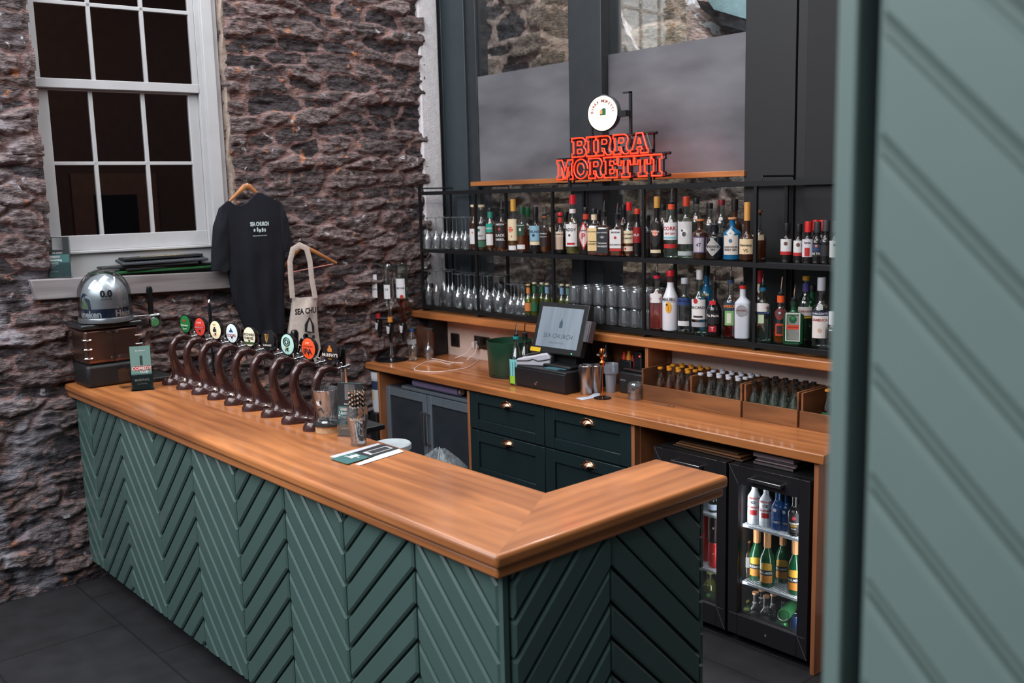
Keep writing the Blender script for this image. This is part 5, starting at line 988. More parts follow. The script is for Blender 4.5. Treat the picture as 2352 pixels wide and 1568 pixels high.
tag(obj('drip_tray', MB().box(-5.40, -5.16, 1.95, 2.07, ZT, 1.165), M_black, bevel=0.006), 'black drip tray beside the domed dispenser', 'drip tray')
# leaflet holders: clear acrylic stand, printed leaflets
def leaflet_stand(name, lab, c, ang, w, h, z0, deep, faces, lean=0.06):
    """c: front centre at the foot; ang: the way it faces"""
    n_ = np.array((math.cos(ang), math.sin(ang), 0.0)); u = np.array((-math.sin(ang), math.cos(ang), 0.0)); v = np.array((-n_[0]*lean, -n_[1]*lean, 1.0)); v /= np.linalg.norm(v); nn = np.cross(u, v)
    c = np.array((c[0], c[1], z0)); t = thing(name, lab, 'leaflet holder', tuple(c))
    h2 = MB(); p = c+nn*0.006; e = 0.004
    h2.obox(c-nn*(deep+0.004)+v*h*0.48, u*(w/2+0.004), nn*0.001, v*h*0.48); h2.obox(c+nn*0.004+v*h*0.20, u*(w/2+0.004), nn*0.001, v*h*0.20)
    h2.obox(c-nn*deep*0.5+v*0.2*h+u*(w/2+0.005), u*0.001, nn*deep*0.6, v*h*0.20); h2.obox(c-nn*deep*0.5+v*0.2*h-u*(w/2+0.005), u*0.001, nn*deep*0.6, v*h*0.20)
    h2.obox(c-nn*deep*0.5+np.array((0, 0, 0.002)), u*(w/2+0.006), n_*(deep*0.7+0.004), np.array((0, 0, 0.002)))
    obj('acrylic_stand', h2, M_acr, t, smooth=False)
    lf = obj('leaflets', MB().obox(c-nn*deep*0.5+v*(h/2+0.006), u*w/2, nn*deep*0.45, v*h/2), lm((60, 96, 92)), t, smooth=False)
    for (a0, a1, b0, b1, col) in faces['bands']:
        obj('print', MB().obox(c-nn*deep*0.05+nn*0.0006+v*(h*(b0+b1)/2+0.006)+u*w*((a0+a1)/2-0.5), u*w*(a1-a0)/2, nn*0.0004, v*h*(b1-b0)/2), lm(col), lf, smooth=False)
    for s_, a, b, hh, col in faces['text']:
        tm = MB(); put_text(tm, s_, c-nn*deep*0.05+nn*0.0016+v*(h*b+0.006)+u*w*(a-0.5), u, v, hh, bold=0.02); obj('lettering', tm, lm(col), lf, smooth=False)
    return t
W_ = (226, 226, 226); TE = (58, 104, 102)
EV = {'bands': [(0, 1, 0.56, 1.0, (30, 30, 34)), (0.3, 0.75, 0.68, 0.98, (170, 170, 172)), (0, 1, 0, 0.56, TE), (0.08, 0.62, 0.47, 0.53, W_), (0.05, 0.12, 0.04, 0.08, (206, 90, 70)), (0.66, 0.76, 0.03, 0.09, (206, 130, 80))],
      'text': [('Upcoming', 0.38, 0.42, 0.016, W_), ('Events', 0.28, 0.35, 0.016, W_), ('LIVE MUSIC', 0.25, 0.285, 0.005, W_), ('COMEDY', 0.2, 0.25, 0.005, W_), ('DRAMA', 0.18, 0.215, 0.005, W_), ('seachurch.ie', 0.32, 0.14, 0.006, W_), ('SEA CHURCH', 0.5, 0.60, 0.006, W_)]}
q0, q1 = at(770, 1004, z=ZT), at(836, 1012, z=ZT)
c_ = at(800, 1004, z=ZT)
leaflet_stand('leaflet_holder', 'clear holder of dark and green leaflets behind the straw glass', (c_[0], c_[1]+0.01), math.radians(-58), 0.105, 0.215, ZT, 0.012, EV)
CM = {'bands': [(0, 1, 0.0, 1.0, (110, 146, 140)), (0, 1, 0.0, 0.34, (44, 70, 68)), (0.10, 0.96, 0.44, 0.54, (206, 60, 60)), (0.46, 0.60, 0.56, 0.78, (50, 74, 72))],
      'text': [('COMEDY', 0.53, 0.49, 0.017, W_), ('CLUB', 0.62, 0.40, 0.012, W_), ('MURPHYS', 0.5, 0.22, 0.012, W_), ('SEA CHURCH', 0.5, 0.9, 0.006, W_), ('BALLYCOTTON', 0.5, 0.13, 0.005, W_)]}
c_ = at(330, 897, z=ZT)
leaflet_stand('leaflet_holder', 'clear holder of pale green comedy leaflets beside the domed dispenser', (c_[0]-0.01, c_[1]), math.radians(-22), 0.100, 0.225, ZT, 0.045, CM, lean=0.10)
M_cov = lm((200, 206, 214))
c2 = at(292, 890, z=ZT); tag(obj('acrylic_stand_empty', MB().box(c2[0]-0.03, c2[0]-0.028, c2[1]-0.03, c2[1]+0.03, ZT+0.003, ZT+0.18).box(c2[0]-0.03, c2[0]+0.03, c2[1]-0.03, c2[1]+0.03, ZT, ZT+0.003), M_acr, smooth=False), 'empty clear acrylic stand between the dispenser and the comedy leaflets', 'stand')
c_ = at(134, 640, x=-5.525)
leaflet_stand('leaflet_holder', 'clear holder of event leaflets on the window ledge', (c_[0], c_[1]+0.005), math.radians(-30), 0.115, 0.215, 1.716, 0.03, EV)
# bar mats piled on the ledge
mats_ = [((-5.548, 2.18), 0.76, 0.115, 0.014, 0.03, (34, 96, 50), 'green-edged bar mat at the bottom of the pile on the ledge'), ((-5.548, 2.26), 0.58, 0.11, 0.012, -0.04, (30, 30, 32), 'black rubber bar mat second in the pile on the ledge'),
         ((-5.545, 2.12), 0.54, 0.115, 0.013, 0.06, (38, 38, 40), 'black bar mat third in the pile on the ledge'), ((-5.535, 2.20), 0.50, 0.12, 0.012, 0.02, (48, 52, 58), 'grey gridded bar mat near the top of the pile'), ((-5.548, 2.20), 0.46, 0.10, 0.016, 0.0, (36, 36, 38), 'black bar mat with cream lettering topping the pile')]
zz = 1.716
for i, ((cx, cy_), L_, w_, th_, an, col, lab) in enumerate(mats_):
    e1 = np.array((math.sin(an), math.cos(an), 0)); e2 = np.array((math.cos(an), -math.sin(an), 0)); t = thing('bar_mat', lab, 'bar mat', (cx, cy_, zz), 0, 'bar mats piled on the window ledge')
    c = np.array((cx, cy_, zz+th_/2)); tilt = np.array((0, 0, 0.016 if i == 3 else 0.0))
    obj('mat', MB().obox(c+tilt*0.6, e1*L_/2, e2*w_/2+tilt*-0.6, np.array((0, 0, th_/2))), lm(col), t, bevel=0.003)
    if i == 3:
        g_m = MB()
        for k in range(20): g_m.obox(c+tilt*0.6+e1*(-L_/2+L_*(k+0.5)/20)+np.array((0, 0, th_/2+0.001)), e1*0.0015, e2*w_/2*0.95-tilt*0.6, np.array((0, 0, 0.0015)))
        for k in range(6): g_m.obox(c+tilt*0.6+(e2*(w_/2)-tilt*0.6)*(-0.9+1.8*k/5)+np.array((0, 0, th_/2+0.001)), e1*L_/2*0.97, e2*0.0015, np.array((0, 0, 0.0015)))
        obj('grid_ribs', g_m, lm((96, 100, 108)), t, smooth=False); zz += 0.012
    if i == 4:
        tm = MB(); put_text(tm, 'LOUGHRAN', c+np.array((0, 0, th_/2+0.0008))-e2*-0.015, e1, -e2, 0.03, 0.25, bold=0.03); put_text(tm, 'Ireland', c+np.array((0, 0, th_/2+0.0008))+e2*0.04, e1, -e2, 0.02, 0.14, bold=0.03); obj('lettering', tm, lm((226, 206, 150)), t, smooth=False)
    zz += th_+0.002
tag(obj('paper_scrap', MB().box(-5.475, -5.44, 1.66, 1.74, ZT, 1.142), lm((150, 150, 156)), smooth=False), 'scrap of patterned paper tucked behind the domed dispenser', 'paper')
# empty glass on its cork coaster
c_ = at(750, 990, z=ZT); gp = (c_[0], c_[1]+0.01, ZT)
t = thing('cork_coaster', 'thick round cork coaster with a black rim under the empty glass', 'coaster', gp)
obj('cork_disc', MB().cyl(gp, 0.054, 0.028, 28), pm('cork', (206, 172, 132), 0.8, var=0.2, vscale=80), t); obj('rim', MB().lathe([(0.056, 0.028), (0.063, 0.030), (0.062, 0.036), (0.03, 0.037)], gp, 28), M_black, t)
gz = ZT+0.037; H_ = z_at(892, gp[0], gp[1])-gz
t = thing('beer_glass', 'tall empty tapered beer glass standing on the cork coaster', 'glass', (gp[0], gp[1], gz))
gpf = [(0.038, 0), (0.040, 0.004), (0.036, 0.012), (0.040, 0.018), (0.037, 0.026), (0.056*0.86, H_*0.5), (0.058, H_)]
obj('glass_body', MB().lathe(gpf+[(0.0565, H_), (0.046, H_*0.5), (0.035, 0.032), (0.001, 0.030)], (gp[0], gp[1], gz), 28, capt=False), M_gl, t)
obj('glass_rim', MB().tube([(gp[0]+0.0572*math.cos(2*PI*i/36), gp[1]+0.0572*math.sin(2*PI*i/36), gz+H_) for i in range(36)], 0.0014, 5, closed=True), M_gl, t)
m_ = MB(); patch_cyl(m_, 0.0515, math.radians(-72), 0.30, lambda q: H_*0.66-0.014*math.sqrt(max(0, 1-q*q)), 1, (gp[0], gp[1], gz), 12, top=lambda q: H_*0.66+0.012*math.sqrt(max(0, 1-q*q))); obj('eye_print', m_, lm((222, 220, 216)), t, smooth=False)
m_ = MB(); patch_cyl(m_, 0.0522, math.radians(-62), 0.10, lambda q: H_*0.655-0.009*math.sqrt(max(0, 1-q*q)), 1, (gp[0], gp[1], gz), 8, top=lambda q: H_*0.655+0.009*math.sqrt(max(0, 1-q*q))); obj('eye_print', m_, lm((26, 26, 28)), t, smooth=False)
m_ = MB(); m_.tube([(gp[0]+0.050*math.cos(a), gp[1]+0.050*math.sin(a), gz+H_*0.40+0.012*math.sin(i)) for i, a in enumerate([math.radians(-80+8*k) for k in range(5)])], 0.002, 5); obj('eye_print', m_, lm((40, 36, 36)), t)
# pint glass of paper straws
c_ = at(822, 1022, z=ZT); sp_ = (c_[0], c_[1]+0.005, ZT)
t = thing('pint_glass', 'pint glass packed with black and white paper straws near the fanned leaflets', 'glass', sp_)
pf = [(0.030, 0), (0.031, 0.006), (0.0315, 0.05), (0.039, 0.095), (0.0425, 0.115), (0.041, 0.130), (0.0405, 0.158)]
obj('glass_body', MB().lathe(pf+[(0.0392, 0.158), (0.0395, 0.13), (0.0405, 0.115), (0.037, 0.095), (0.0295, 0.05), (0.028, 0.012), (0.001, 0.010)], sp_, 28, capt=False), M_gl, t)
obj('glass_rim', MB().tube([(sp_[0]+0.0398*math.cos(2*PI*i/32), sp_[1]+0.0398*math.sin(2*PI*i/32), ZT+0.158) for i in range(32)], 0.0010, 5, closed=True), M_gl, t)
tm = MB(); text_cyl(tm, 'GUINNESS', 0.0432, math.radians(-35), 0.112, 0.010, c=sp_, bold=0.02); obj('lettering', tm, lm((214, 206, 196)), t, smooth=False)
def straw_mat(nm, a, b):
    m, n, l, o = newmat(nm); s = n.new('ShaderNodeBsdfPrincipled'); l.new(s.outputs[0], o.inputs[0]); s.inputs['Roughness'].default_value = 0.6
    t_ = n.new('ShaderNodeTexCoord'); w = n.new('ShaderNodeTexWave'); w.wave_type = 'BANDS'; w.bands_direction = 'Z'; mp = n.new('ShaderNodeMapping'); mp.inputs['Rotation'].default_value = (0.9, 0.5, 0)
    l.new(t_.outputs['Object'], mp.inputs[0]); l.new(mp.outputs[0], w.inputs['Vector']); w.inputs['Scale'].default_value = 32
    r = n.new('ShaderNodeValToRGB'); r.color_ramp.interpolation = 'CONSTANT'; r.color_ramp.elements[0].color = lin(a); r.color_ramp.elements[1].color = lin(b); r.color_ramp.elements[1].position = 0.72
    l.new(w.outputs['Fac'], r.inputs[0]); l.new(r.outputs[0], s.inputs['Base Color']); return m
SM = [straw_mat('straw_white', (26, 24, 26), (228, 222, 216)), straw_mat('straw_copper', (26, 24, 26), (206, 150, 104))]
stp = thing('paper_straw', 'black paper straw with pale spiral stripe in the pint glass', 'straw', (sp_[0], sp_[1], ZT+0.012), 0, 'paper straws in the pint glass')
s0 = obj('straw', MB().tube([(0, 0, 0), (0, 0, 0.197)], 0.0030, 7), SM[0], None, local=True); s0.name = 'paper_straw'
bpy.data.objects.remove(stp)
tag(s0, 'black paper straw with pale spiral stripe standing in the pint glass', 'straw', 'paper straws in the pint glass')
s1 = s0.copy(); s1.data = s0.data.copy(); s1.data.materials[0] = SM[1]; COL.objects.link(s1); s1['label'] = 'black paper straw with copper spiral stripe standing in the pint glass'
pos = [(0, 0)]+[(0.0095*math.cos(PI*k/3), 0.0095*math.sin(PI*k/3)) for k in range(6)]+[(0.0185*math.cos(PI*k/6+0.2), 0.0185*math.sin(PI*k/6+0.2)) for k in range(12)]+[(0.0255*math.cos(PI*k/8), 0.0255*math.sin(PI*k/8)) for k in range(16)]
for i, (a, b) in enumerate(pos):
    o_ = (s0 if i % 2 == 0 else s1)
    if i > 1: o_ = o_.copy(); COL.objects.link(o_)
    k = 0.32; o_.location = (sp_[0]+a*0.92, sp_[1]+b*0.92, ZT+0.013+0.003*(i % 4)); o_.rotation_euler = (-b*k*9*0.45, a*k*9*0.45, 0)
    if i == 2: o_.scale = (1, 1, 1)
# leaflets fanned on the bar
def flat_sheet(name, lab, pts, z, col, th=0.0012, group=None, parts=(), texts=()):
    P = [at(a, b, z=z) for a, b in pts]; mb = MB(); mb.prism([(p[0], p[1]) for p in P], (0, 0, z), (1, 0, 0), (0, 1, 0), (0, 0, th)); o = obj(name, mb, lm(col), smooth=False); tag(o, lab, 'leaflet', group)
    P = [np.array(p) for p in P]
    bil = lambda a, b: P[0]*(1-a)*(1-b)+P[1]*a*(1-b)+P[2]*a*b+P[3]*(1-a)*b
    for i, (a0, a1, b0, b1, c) in enumerate(parts):
        q = [bil(a0, b0), bil(a1, b0), bil(a1, b1), bil(a0, b1)]; m_ = MB().add([(p[0], p[1], z+th+0.0003+0.0002*i) for p in q], [(0, 1, 2, 3)]); obj('print', m_, lm(c), o, smooth=False)
    for s_, a, b, hh, c in texts:
        u = P[1]-P[0]; u /= np.linalg.norm(u); v = P[3]-P[0]; v /= np.linalg.norm(v); q = bil(a, b); tm = MB(); put_text(tm, s_, (q[0], q[1], z+th+0.0016), u, v, hh, bold=0.02); obj('lettering', tm, lm(c), o, smooth=False)
    return o
gL = 'leaflets fanned near the bar corner'
flat_sheet('leaflet', 'white leaflet edge at the bottom of the fan beside the straw glass', [(758, 1048), (800, 1062), (880, 1022), (868, 1018)], ZT, (206, 206, 214), group=gL)
flat_sheet('leaflet', 'black leaflet under the green one in the fan', [(762, 1055), (800, 1067), (905, 1030), (876, 1020)], ZT+0.0016, (34, 34, 38), group=gL)
flat_sheet('leaflet', 'white-backed leaflet closest to the bar edge in the fan', [(815, 1066), (826, 1069), (928, 1037), (912, 1029)], ZT+0.0016, (214, 214, 222), group=gL)
flat_sheet('leaflet', 'green and black events leaflet on top of the fan', [(759, 1054), (798, 1066), (916, 1030), (882, 1020)], ZT+0.0034, TE, group=gL,
           parts=[(0, 1, 0.42, 1, (34, 32, 36)), (0.30, 0.8, 0.50, 0.95, (196, 194, 196)), (0.36, 0.75, 0.56, 0.92, (44, 42, 44)), (0.3, 0.55, 0.22, 0.38, W_)],
           texts=[('Upcoming', 0.5, 0.30, 0.014, W_), ('Events', 0.4, 0.22, 0.014, W_)])
# tub and bag behind the bar
c_ = at(900, 1014, z=0.93)
t = thing('lidded_tub', 'grey tub with pale round lid standing behind the bar', 'tub', (c_[0], c_[1], 0.0))
obj('tub', MB().lathe([(0.075, 0), (0.088, 0.90)], (c_[0], c_[1], 0), 28), pm('tub_grey', (120, 128, 132), 0.4), t); obj('lid', MB().lathe([(0.094, 0.895), (0.094, 0.918), (0.088, 0.924), (0.070, 0.922)], (c_[0], c_[1], 0), 28), pm('lid_grey', (184, 192, 196), 0.4), t)
c_ = at(962, 1040, z=0.86); nb = MB(); vs = []; fs = []; rs = np.random.RandomState(4)
nr, ns = 16, 30
for i in range(nr+1):
    z = 0.02+0.86*i/nr; r_ = (0.13+0.02*math.sin(i))*(1.0 if i < nr-3 else (1.0, 0.86, 0.62, 0.2)[i-(nr-3)])
    for k in range(ns):
        a = 2*PI*k/ns; rr_ = r_*(1+0.16*rs.rand()-0.08+0.10*math.sin(a*5+i)); vs.append((c_[0]+0.14+rr_*math.cos(a)*1.0, c_[1]+0.02+rr_*math.sin(a), z+(0.03*rs.rand() if i > nr-4 else 0)))
fs = [(i*ns+k, i*ns+(k+1) % ns, (i+1)*ns+(k+1) % ns, (i+1)*ns+k) for i in range(nr) for k in range(ns)]+[tuple(nr*ns+k for k in range(ns))]
nb.add(vs, fs); tag(obj('bin_bag', nb, pm('grey_polythene', (104, 112, 116), 0.22, var=0.3, vscale=30, bump=0.6, bscale=50)), 'crumpled grey plastic bag filled behind the bar beside the tub', 'bag')
# ================================================================ SHIRT AND TOTE ON THE STONE WALL
def drape(mb, rows, x, N=22, M=6, bulge=0.02, fold=0.006, nf=5.0, th=0.0, ph=0.0):
    P = []
    for r in rows:
        q = [at(a, b, x=x) for a, b in r]; d = [0]
        for i in range(1, len(q)): d.append(d[-1]+math.dist(q[i], q[i-1]))
        L = []
        for j in range(N+1):
            s_ = d[-1]*j/N; k = max(i for i in range(len(d)) if d[i] <= s_+1e-9); k = min(k, len(q)-2); f_ = (s_-d[k])/max(d[k+1]-d[k], 1e-9)
            L.append(np.array(q[k])*(1-f_)+np.array(q[k+1])*f_)
        P.append(L)
    R = []
    for i in range(len(P)-1):
        for m_ in range(M): R.append([P[i][j]*(1-m_/M)+P[i+1][j]*m_/M for j in range(N+1)])
    R.append(P[-1]); nr = len(R)
    f_v = []; b_v = []
    for i, L in enumerate(R):
        for j, p in enumerate(L):
            t_ = j/N; v_ = i/(nr-1); w = bulge*math.sin(PI*t_)**0.6*min(1, 0.35+2.2*v_)+fold*min(1, v_*1.6)*math.sin(nf*2*PI*t_+ph+1.7*v_)+0.002*math.sin(9*t_+14*v_)
            f_v.append((p[0]+w+0.008, p[1], p[2])); b_v.append((p[0]-0.008, p[1], p[2]))
    n = N+1; mb.add(f_v+b_v, [(i*n+j, (i+1)*n+j, (i+1)*n+j+1, i*n+j+1) for i in range(nr-1) for j in range(N)]+
        [(nr*n+i*n+j, nr*n+i*n+j+1, nr*n+(i+1)*n+j+1, nr*n+(i+1)*n+j) for i in range(nr-1) for j in range(N)]+
        [(i*n, nr*n+i*n, nr*n+(i+1)*n, (i+1)*n) for i in range(nr-1)]+[(i*n+N, (i+1)*n+N, nr*n+(i+1)*n+N, nr*n+i*n+N) for i in range(nr-1)]+
        [(j, j+1, nr*n+j+1, nr*n+j) for j in range(N)]+[((nr-1)*n+j, nr*n+(nr-1)*n+j, nr*n+(nr-1)*n+j+1, (nr-1)*n+j+1) for j in range(N)])
    return mb
M_tee = pm('black_jersey', (29, 30, 37), 0.85, var=0.08, vscale=40, bump=0.15, bscale=300, spec=0.2); M_hang = wood('hanger_beech', (206, 140, 84), (160, 100, 56), 'y', 0.4)
hx = -5.455
def hanger(lab, apex, la, ra, hook, x):
    a, l_, r_, h_ = [np.array(at(*p, x=x)) for p in (apex, la, ra, hook)]; t = thing('coat_hanger', lab, 'hanger', tuple(a), 0, 'wooden hangers on the stone wall')
    mid1, mid2 = (a*0.62+l_*0.38)+np.array((0, 0, 0.006)), (a*0.62+r_*0.38)+np.array((0, 0, 0.006))
    obj('wooden_arms', MB().tube([l_, mid1, a-np.array((0, 0.02, 0.006)), a, a+np.array((0, 0.02, -0.006)), mid2, r_], [0.008, 0.013, 0.017, 0.018, 0.017, 0.013, 0.008], 10, flat=(0.6, 1)), M_hang, t)
    top = h_; obj('wire_hook', MB().tube([a+np.array((0, 0, 0.012)), top-np.array((0, 0, 0.03)), top+np.array((0, -0.012, -0.012)), top, top+np.array((0, 0.012, -0.008)), top+np.array((0, 0.012, -0.02))], 0.002, 6), M_steel, t); return t
hanger('wooden hanger carrying the black printed t-shirt', (567, 427), (526, 463), (600, 452), (566, 384), hx)
ts = thing('t_shirt', 'black t-shirt with small white chest print hanging on the stone wall', 't-shirt', at(580, 760, x=hx))
body = [[(505, 477), (524, 460), (535, 470), (549, 473), (567, 466), (582, 450), (592, 441), (618, 454), (643, 466)], [(503, 520), (560, 520), (600, 515), (656, 510)], [(520, 590), (652, 582)], [(526, 640), (651, 640)], [(536, 690), (651, 690)], [(554, 735), (651, 735)], [(566, 762), (600, 768), (650, 764)]]
tb_ = obj('shirt_body', drape(MB(), body, hx, bulge=0.035, fold=0.007, nf=3.2), M_tee, ts)
obj('sleeve', drape(MB(), [[(504, 477), (526, 484)], [(490, 520), (526, 545)], [(486, 580), (527, 600)], [(486, 621), (527, 621)]], hx, N=8, bulge=0.03, fold=0.003, nf=1), M_tee, ts)
obj('sleeve', drape(MB(), [[(636, 460), (647, 469)], [(640, 510), (659, 500)], [(641, 560), (669, 555)], [(648, 582), (672, 574)]], hx, N=8, bulge=0.02, fold=0.003, nf=1), M_tee, ts)
neck = [np.array(at(a, b, x=hx+0.012)) for a, b in ((524, 461), (535, 471), (549, 474), (567, 467), (582, 451), (592, 442))]
obj('collar', MB().tube(neck, 0.006, 8, flat=(1, 0.6)), pm('black_rib', (30, 32, 40), 0.9, var=0), ts)
tm = MB(); c0 = np.array(at(596, 514, x=hx+0.052)); put_text(tm, 'SEA CHURCH', c0, (0, 1, 0), (0, 0, 1), 0.026, 0.122, bold=0.05); c1 = np.array(at(597, 541, x=hx+0.052)); put_text(tm, 'BALLYCOTTON', c1, (0, 1, 0), (0, 0, 1), 0.006, 0.09, bold=0.02)
c2 = np.array(at(597, 528, x=hx+0.052))
for a, b, w_, h_ in ((-0.035, 0.0, 0.010, 0.02), (-0.015, 0.004, 0.008, 0.03), (0.0, -0.004, 0.012, 0.022), (0.018, 0.0, 0.010, 0.028), (0.034, -0.002, 0.008, 0.024)): tm.add([c2+np.array((0, a+p*w_, b+q*h_/2)) for p, q in ((-0.5, -1), (0.5, -0.7), (0.6, 0.4), (0, 1), (-0.6, 0.5))], [(0, 1, 2, 3, 4)])
obj('chest_print', tm, lm((206, 220, 220)), ts, smooth=False)
hanger('wooden hanger carrying the printed canvas tote', (693, 566), (652, 612), (773, 604), (690, 548), -5.475)
a, b = at(655, 628, x=-5.475), at(765, 606, x=-5.475); tg_ = [o for o in bpy.data.objects if o.name.startswith('coat_hanger')][-1]
obj('trouser_bar', MB().tube([a, b], 0.004, 6), pm('pink_plastic', (206, 130, 120), 0.5, var=0), tg_)
M_canvas = pm('canvas', (206, 190, 180), 0.9, var=0.08, vscale=50, bump=0.3, bscale=260)
tt = thing('tote_bag', 'cream canvas tote bag with black church print hanging on the stone wall', 'bag', at(700, 832, x=-5.36))
x_ = -5.445
obj('bag_body', drape(MB(), [[(673, 681), (690, 684), (728, 680)], [(668, 720), (726, 712)], [(662, 760), (729, 755)], [(662, 800), (734, 800)], [(668, 822), (700, 834), (735, 836)]], x_, bulge=0.035, fold=0.008, nf=1.6, ph=2.0), M_canvas, tt)
for pts, w_ in (((672, 684), (668, 640), (666, 600), (673, 572), (688, 563), (704, 570), (712, 600), (716, 640), (724, 684)), 0.018), :
    q = [np.array(at(*p, x=x_+0.03)) for p in pts]; obj('strap', MB().tube(q, w_, 8, flat=(0.12, 1.0)), M_canvas, tt)
bxp = lambda px, py: np.array(at(px, py, x=x_+0.062))
tm = MB(); put_text(tm, 'SEA CHU', bxp(702, 714), (0, 1, 0), (0, 0.02, 1), 0.040, 0.15, bold=0.05)
tm.add([bxp(*p) for p in ((700, 762), (722, 765), (722, 748), (711, 726), (700, 745))], [(0, 1, 2, 3, 4)]); obj('print', tm, lm((38, 36, 38)), tt, smooth=False)
tm = MB(); tm.add([bxp(*p)+np.array((0.002, 0, 0)) for p in ((705, 760), (717, 762), (715, 745), (711, 733), (707, 745))], [(0, 1, 2, 3, 4)]); obj('print', tm, lm((190, 180, 174)), tt, smooth=False)
tm = MB(); rs = np.random.RandomState(2)
for k in range(26):
    cx, cy_ = 688+rs.rand()*38, 770+rs.rand()*44; r_ = 2+rs.rand()*4; tm.add([bxp(cx+r_*math.cos(a), cy_+r_*math.sin(a)*1.2) for a in [2*PI*i/7 for i in range(7)]], [tuple(range(6, -1, -1))])
obj('print', tm, lm((52, 50, 52)), tt, smooth=False)
# ================================================================ ON THE BACK COUNTER
def cz(px, py, z=ZC): return at(px, py, z=z)
# optic stand with three upturned bottles
ox, oy = cz(903, 826)[0]+0.0, 3.70
os_ = thing('optic_stand', 'chrome pole stand with black measures at the wall end of the back counter', 'bottle stand', (ox, oy, ZC))
obj('base', MB().lathe([(0.115, 0), (0.115, 0.006), (0.10, 0.012), (0.02, 0.018)], (ox, oy, ZC), 36), M_blackg, os_)
obj('pole', MB().lathe([(0.018, 0.015), (0.020, 0.03), (0.014, 0.05), (0.012, 0.07), (0.009, 0.08), (0.009, 0.62), (0.014, 0.63), (0.010, 0.65), (0.004, 0.66)], (ox, oy, ZC), 16), M_chrome, os_)
zz0 = z_at(745, ox, oy); ops = [(870, 3.66), (897, 3.60), (927, 3.68)]
cr_ = MB()
for px, y in ops: cr_.tube([(ox, oy, zz0+0.04), (x_at(px, y, zz0), y, zz0+0.04)], 0.012, 8)
cr_.tube([(ox, oy, ZC+0.63), (x_at(870, 3.66, 1.6), 3.66, ZC+0.655), (x_at(870, 3.66, 1.6), 3.66, ZC+0.63)], 0.004, 6).tube([(ox, oy, ZC+0.63), (x_at(927, 3.66, 1.6), 3.66, ZC+0.665), (x_at(927, 3.66, 1.6), 3.66, ZC+0.65)], 0.004, 6)
obj('bracket', cr_, M_black, os_)
for i, (px, y) in enumerate(ops):
    x = x_at(px, y, zz0)
    obj('measure', MB().lathe([(0.006, -0.10), (0.010, -0.09), (0.016, -0.06), (0.024, -0.04), (0.024, 0.01), (0.018, 0.03)], (x, y, zz0), 14), M_blackg, os_)
    obj('measure_window', MB().lathe([(0.013, -0.035), (0.0165, -0.005), (0.0165, 0.012)], (x, y-0.014, zz0), 12), lm((196, 190, 192)), os_)
    zt = z_at((612, 607, 603)[i], x, y); hb = zt-zz0-0.035; R = (0.040, 0.034, 0.040)[i]
    b = thing('inverted_bottle', ('upturned clear spirit bottle with a plain label on the optic stand, nearest the stone wall', 'upturned clear bottle with white barcode label in the middle of the optic stand', 'upturned rum bottle with upside-down white label on the optic stand')[i], 'bottle', (x, y, zz0+0.035), 0, 'upturned bottles on the optic stand')
    pr = [(rr_, hb-z) for rr_, z in bprof(R, hb, 0.62, 0.78, 0.014)][::-1]
    obj('glass_body', MB().lathe(pr, (x, y, zz0+0.035), 18), G[('clear', 'clear', 'greenish')[i]], b)
    if i == 2: obj('liquid', MB().lathe([(r*0.9, z) for r, z in pr if z < hb*0.62], (x, y, zz0+0.035), 18), liq((140, 50, 40)), b)
    if i != 2: obj('band', MB().lathe([(0.0165, 0.0), (0.0165, 0.035)], (x, y, zz0+0.04), 12), lm(((186, 30, 34), (206, 130, 50))[i]), b)
    ph = math.radians(-62); L_ = obj('label', patch_cyl(MB(), R+0.0008, ph, (0.5, 0.7, 0.95)[i], hb*0.42, hb*(0.86, 0.66, 0.74)[i], (x, y, zz0+0.035)), lm((214, 210, 212)), b, smooth=False)
    tm = MB(); V_, F_ = text_geo(('VODKA', '||| |||', 'BACARDI')[i], 0.02); kk = 0.012/(V_[:, 1].max()-V_[:, 1].min()); Rr = R+0.0018
    tm.add([(x+Rr*math.cos(ph-p[0]*kk/Rr), y+Rr*math.sin(ph-p[0]*kk/Rr), zz0+0.035+hb*0.58-p[1]*kk) for p in V_], F_); obj('lettering', tm, lm(K), L_, smooth=False)
    if i == 2: m_ = MB(); patch_cyl(m_, R+0.0016, ph+0.35, 0.30, lambda q: hb*0.44-0.012*math.sqrt(max(0, 1-q*q)), 1, (x, y, zz0+0.035), 10, top=lambda q: hb*0.44+0.012*math.sqrt(max(0, 1-q*q))); obj('print', m_, lm(Rd), L_, smooth=False)
# leaning board, glasses, water bottle
p = [np.array(at(912, 775, y=3.95)), np.array(at(946, 742, y=3.97)), np.array(at(992, 756, y=3.99)), np.array((at(992, 825, y=3.92)[0], 3.92, 1.005)), np.array((at(905, 825, y=3.88)[0], 3.88, 1.005))]
mb = MB(); mb.add([tuple(q) for q in p]+[tuple(q+np.array((0.0, 0.018, 0.002))) for q in p], [(4, 3, 2, 1, 0), (5, 6, 7, 8, 9)]+[(i, (i+1) % 5, 5+(i+1) % 5, 5+i) for i in range(5)])
tag(obj('leaning_board', mb, pm('brown_board', (92, 54, 40), 0.5, var=0.15)), 'dark brown board leaning in the corner behind the water bottle', 'board')
for i, (px, y, lab) in enumerate(((984, 3.90, 'upturned wine glass in front of the plaster behind the water bottle'), (950, 3.86, 'upturned wine glass behind the water bottle beside the optic stand'))):
    dup(wg, (x_at(px, y, 1.1), y, ZC), 1.0, lab, 'upturned glasses on the back counter')
wx, wy = cz(961, 826)[0], 3.78
t = thing('water_bottle', 'small clear plastic water bottle with blue cap on the back counter', 'bottle', (wx, wy, ZC)); R = 0.032; hh = z_at(756, wx, wy)-ZC
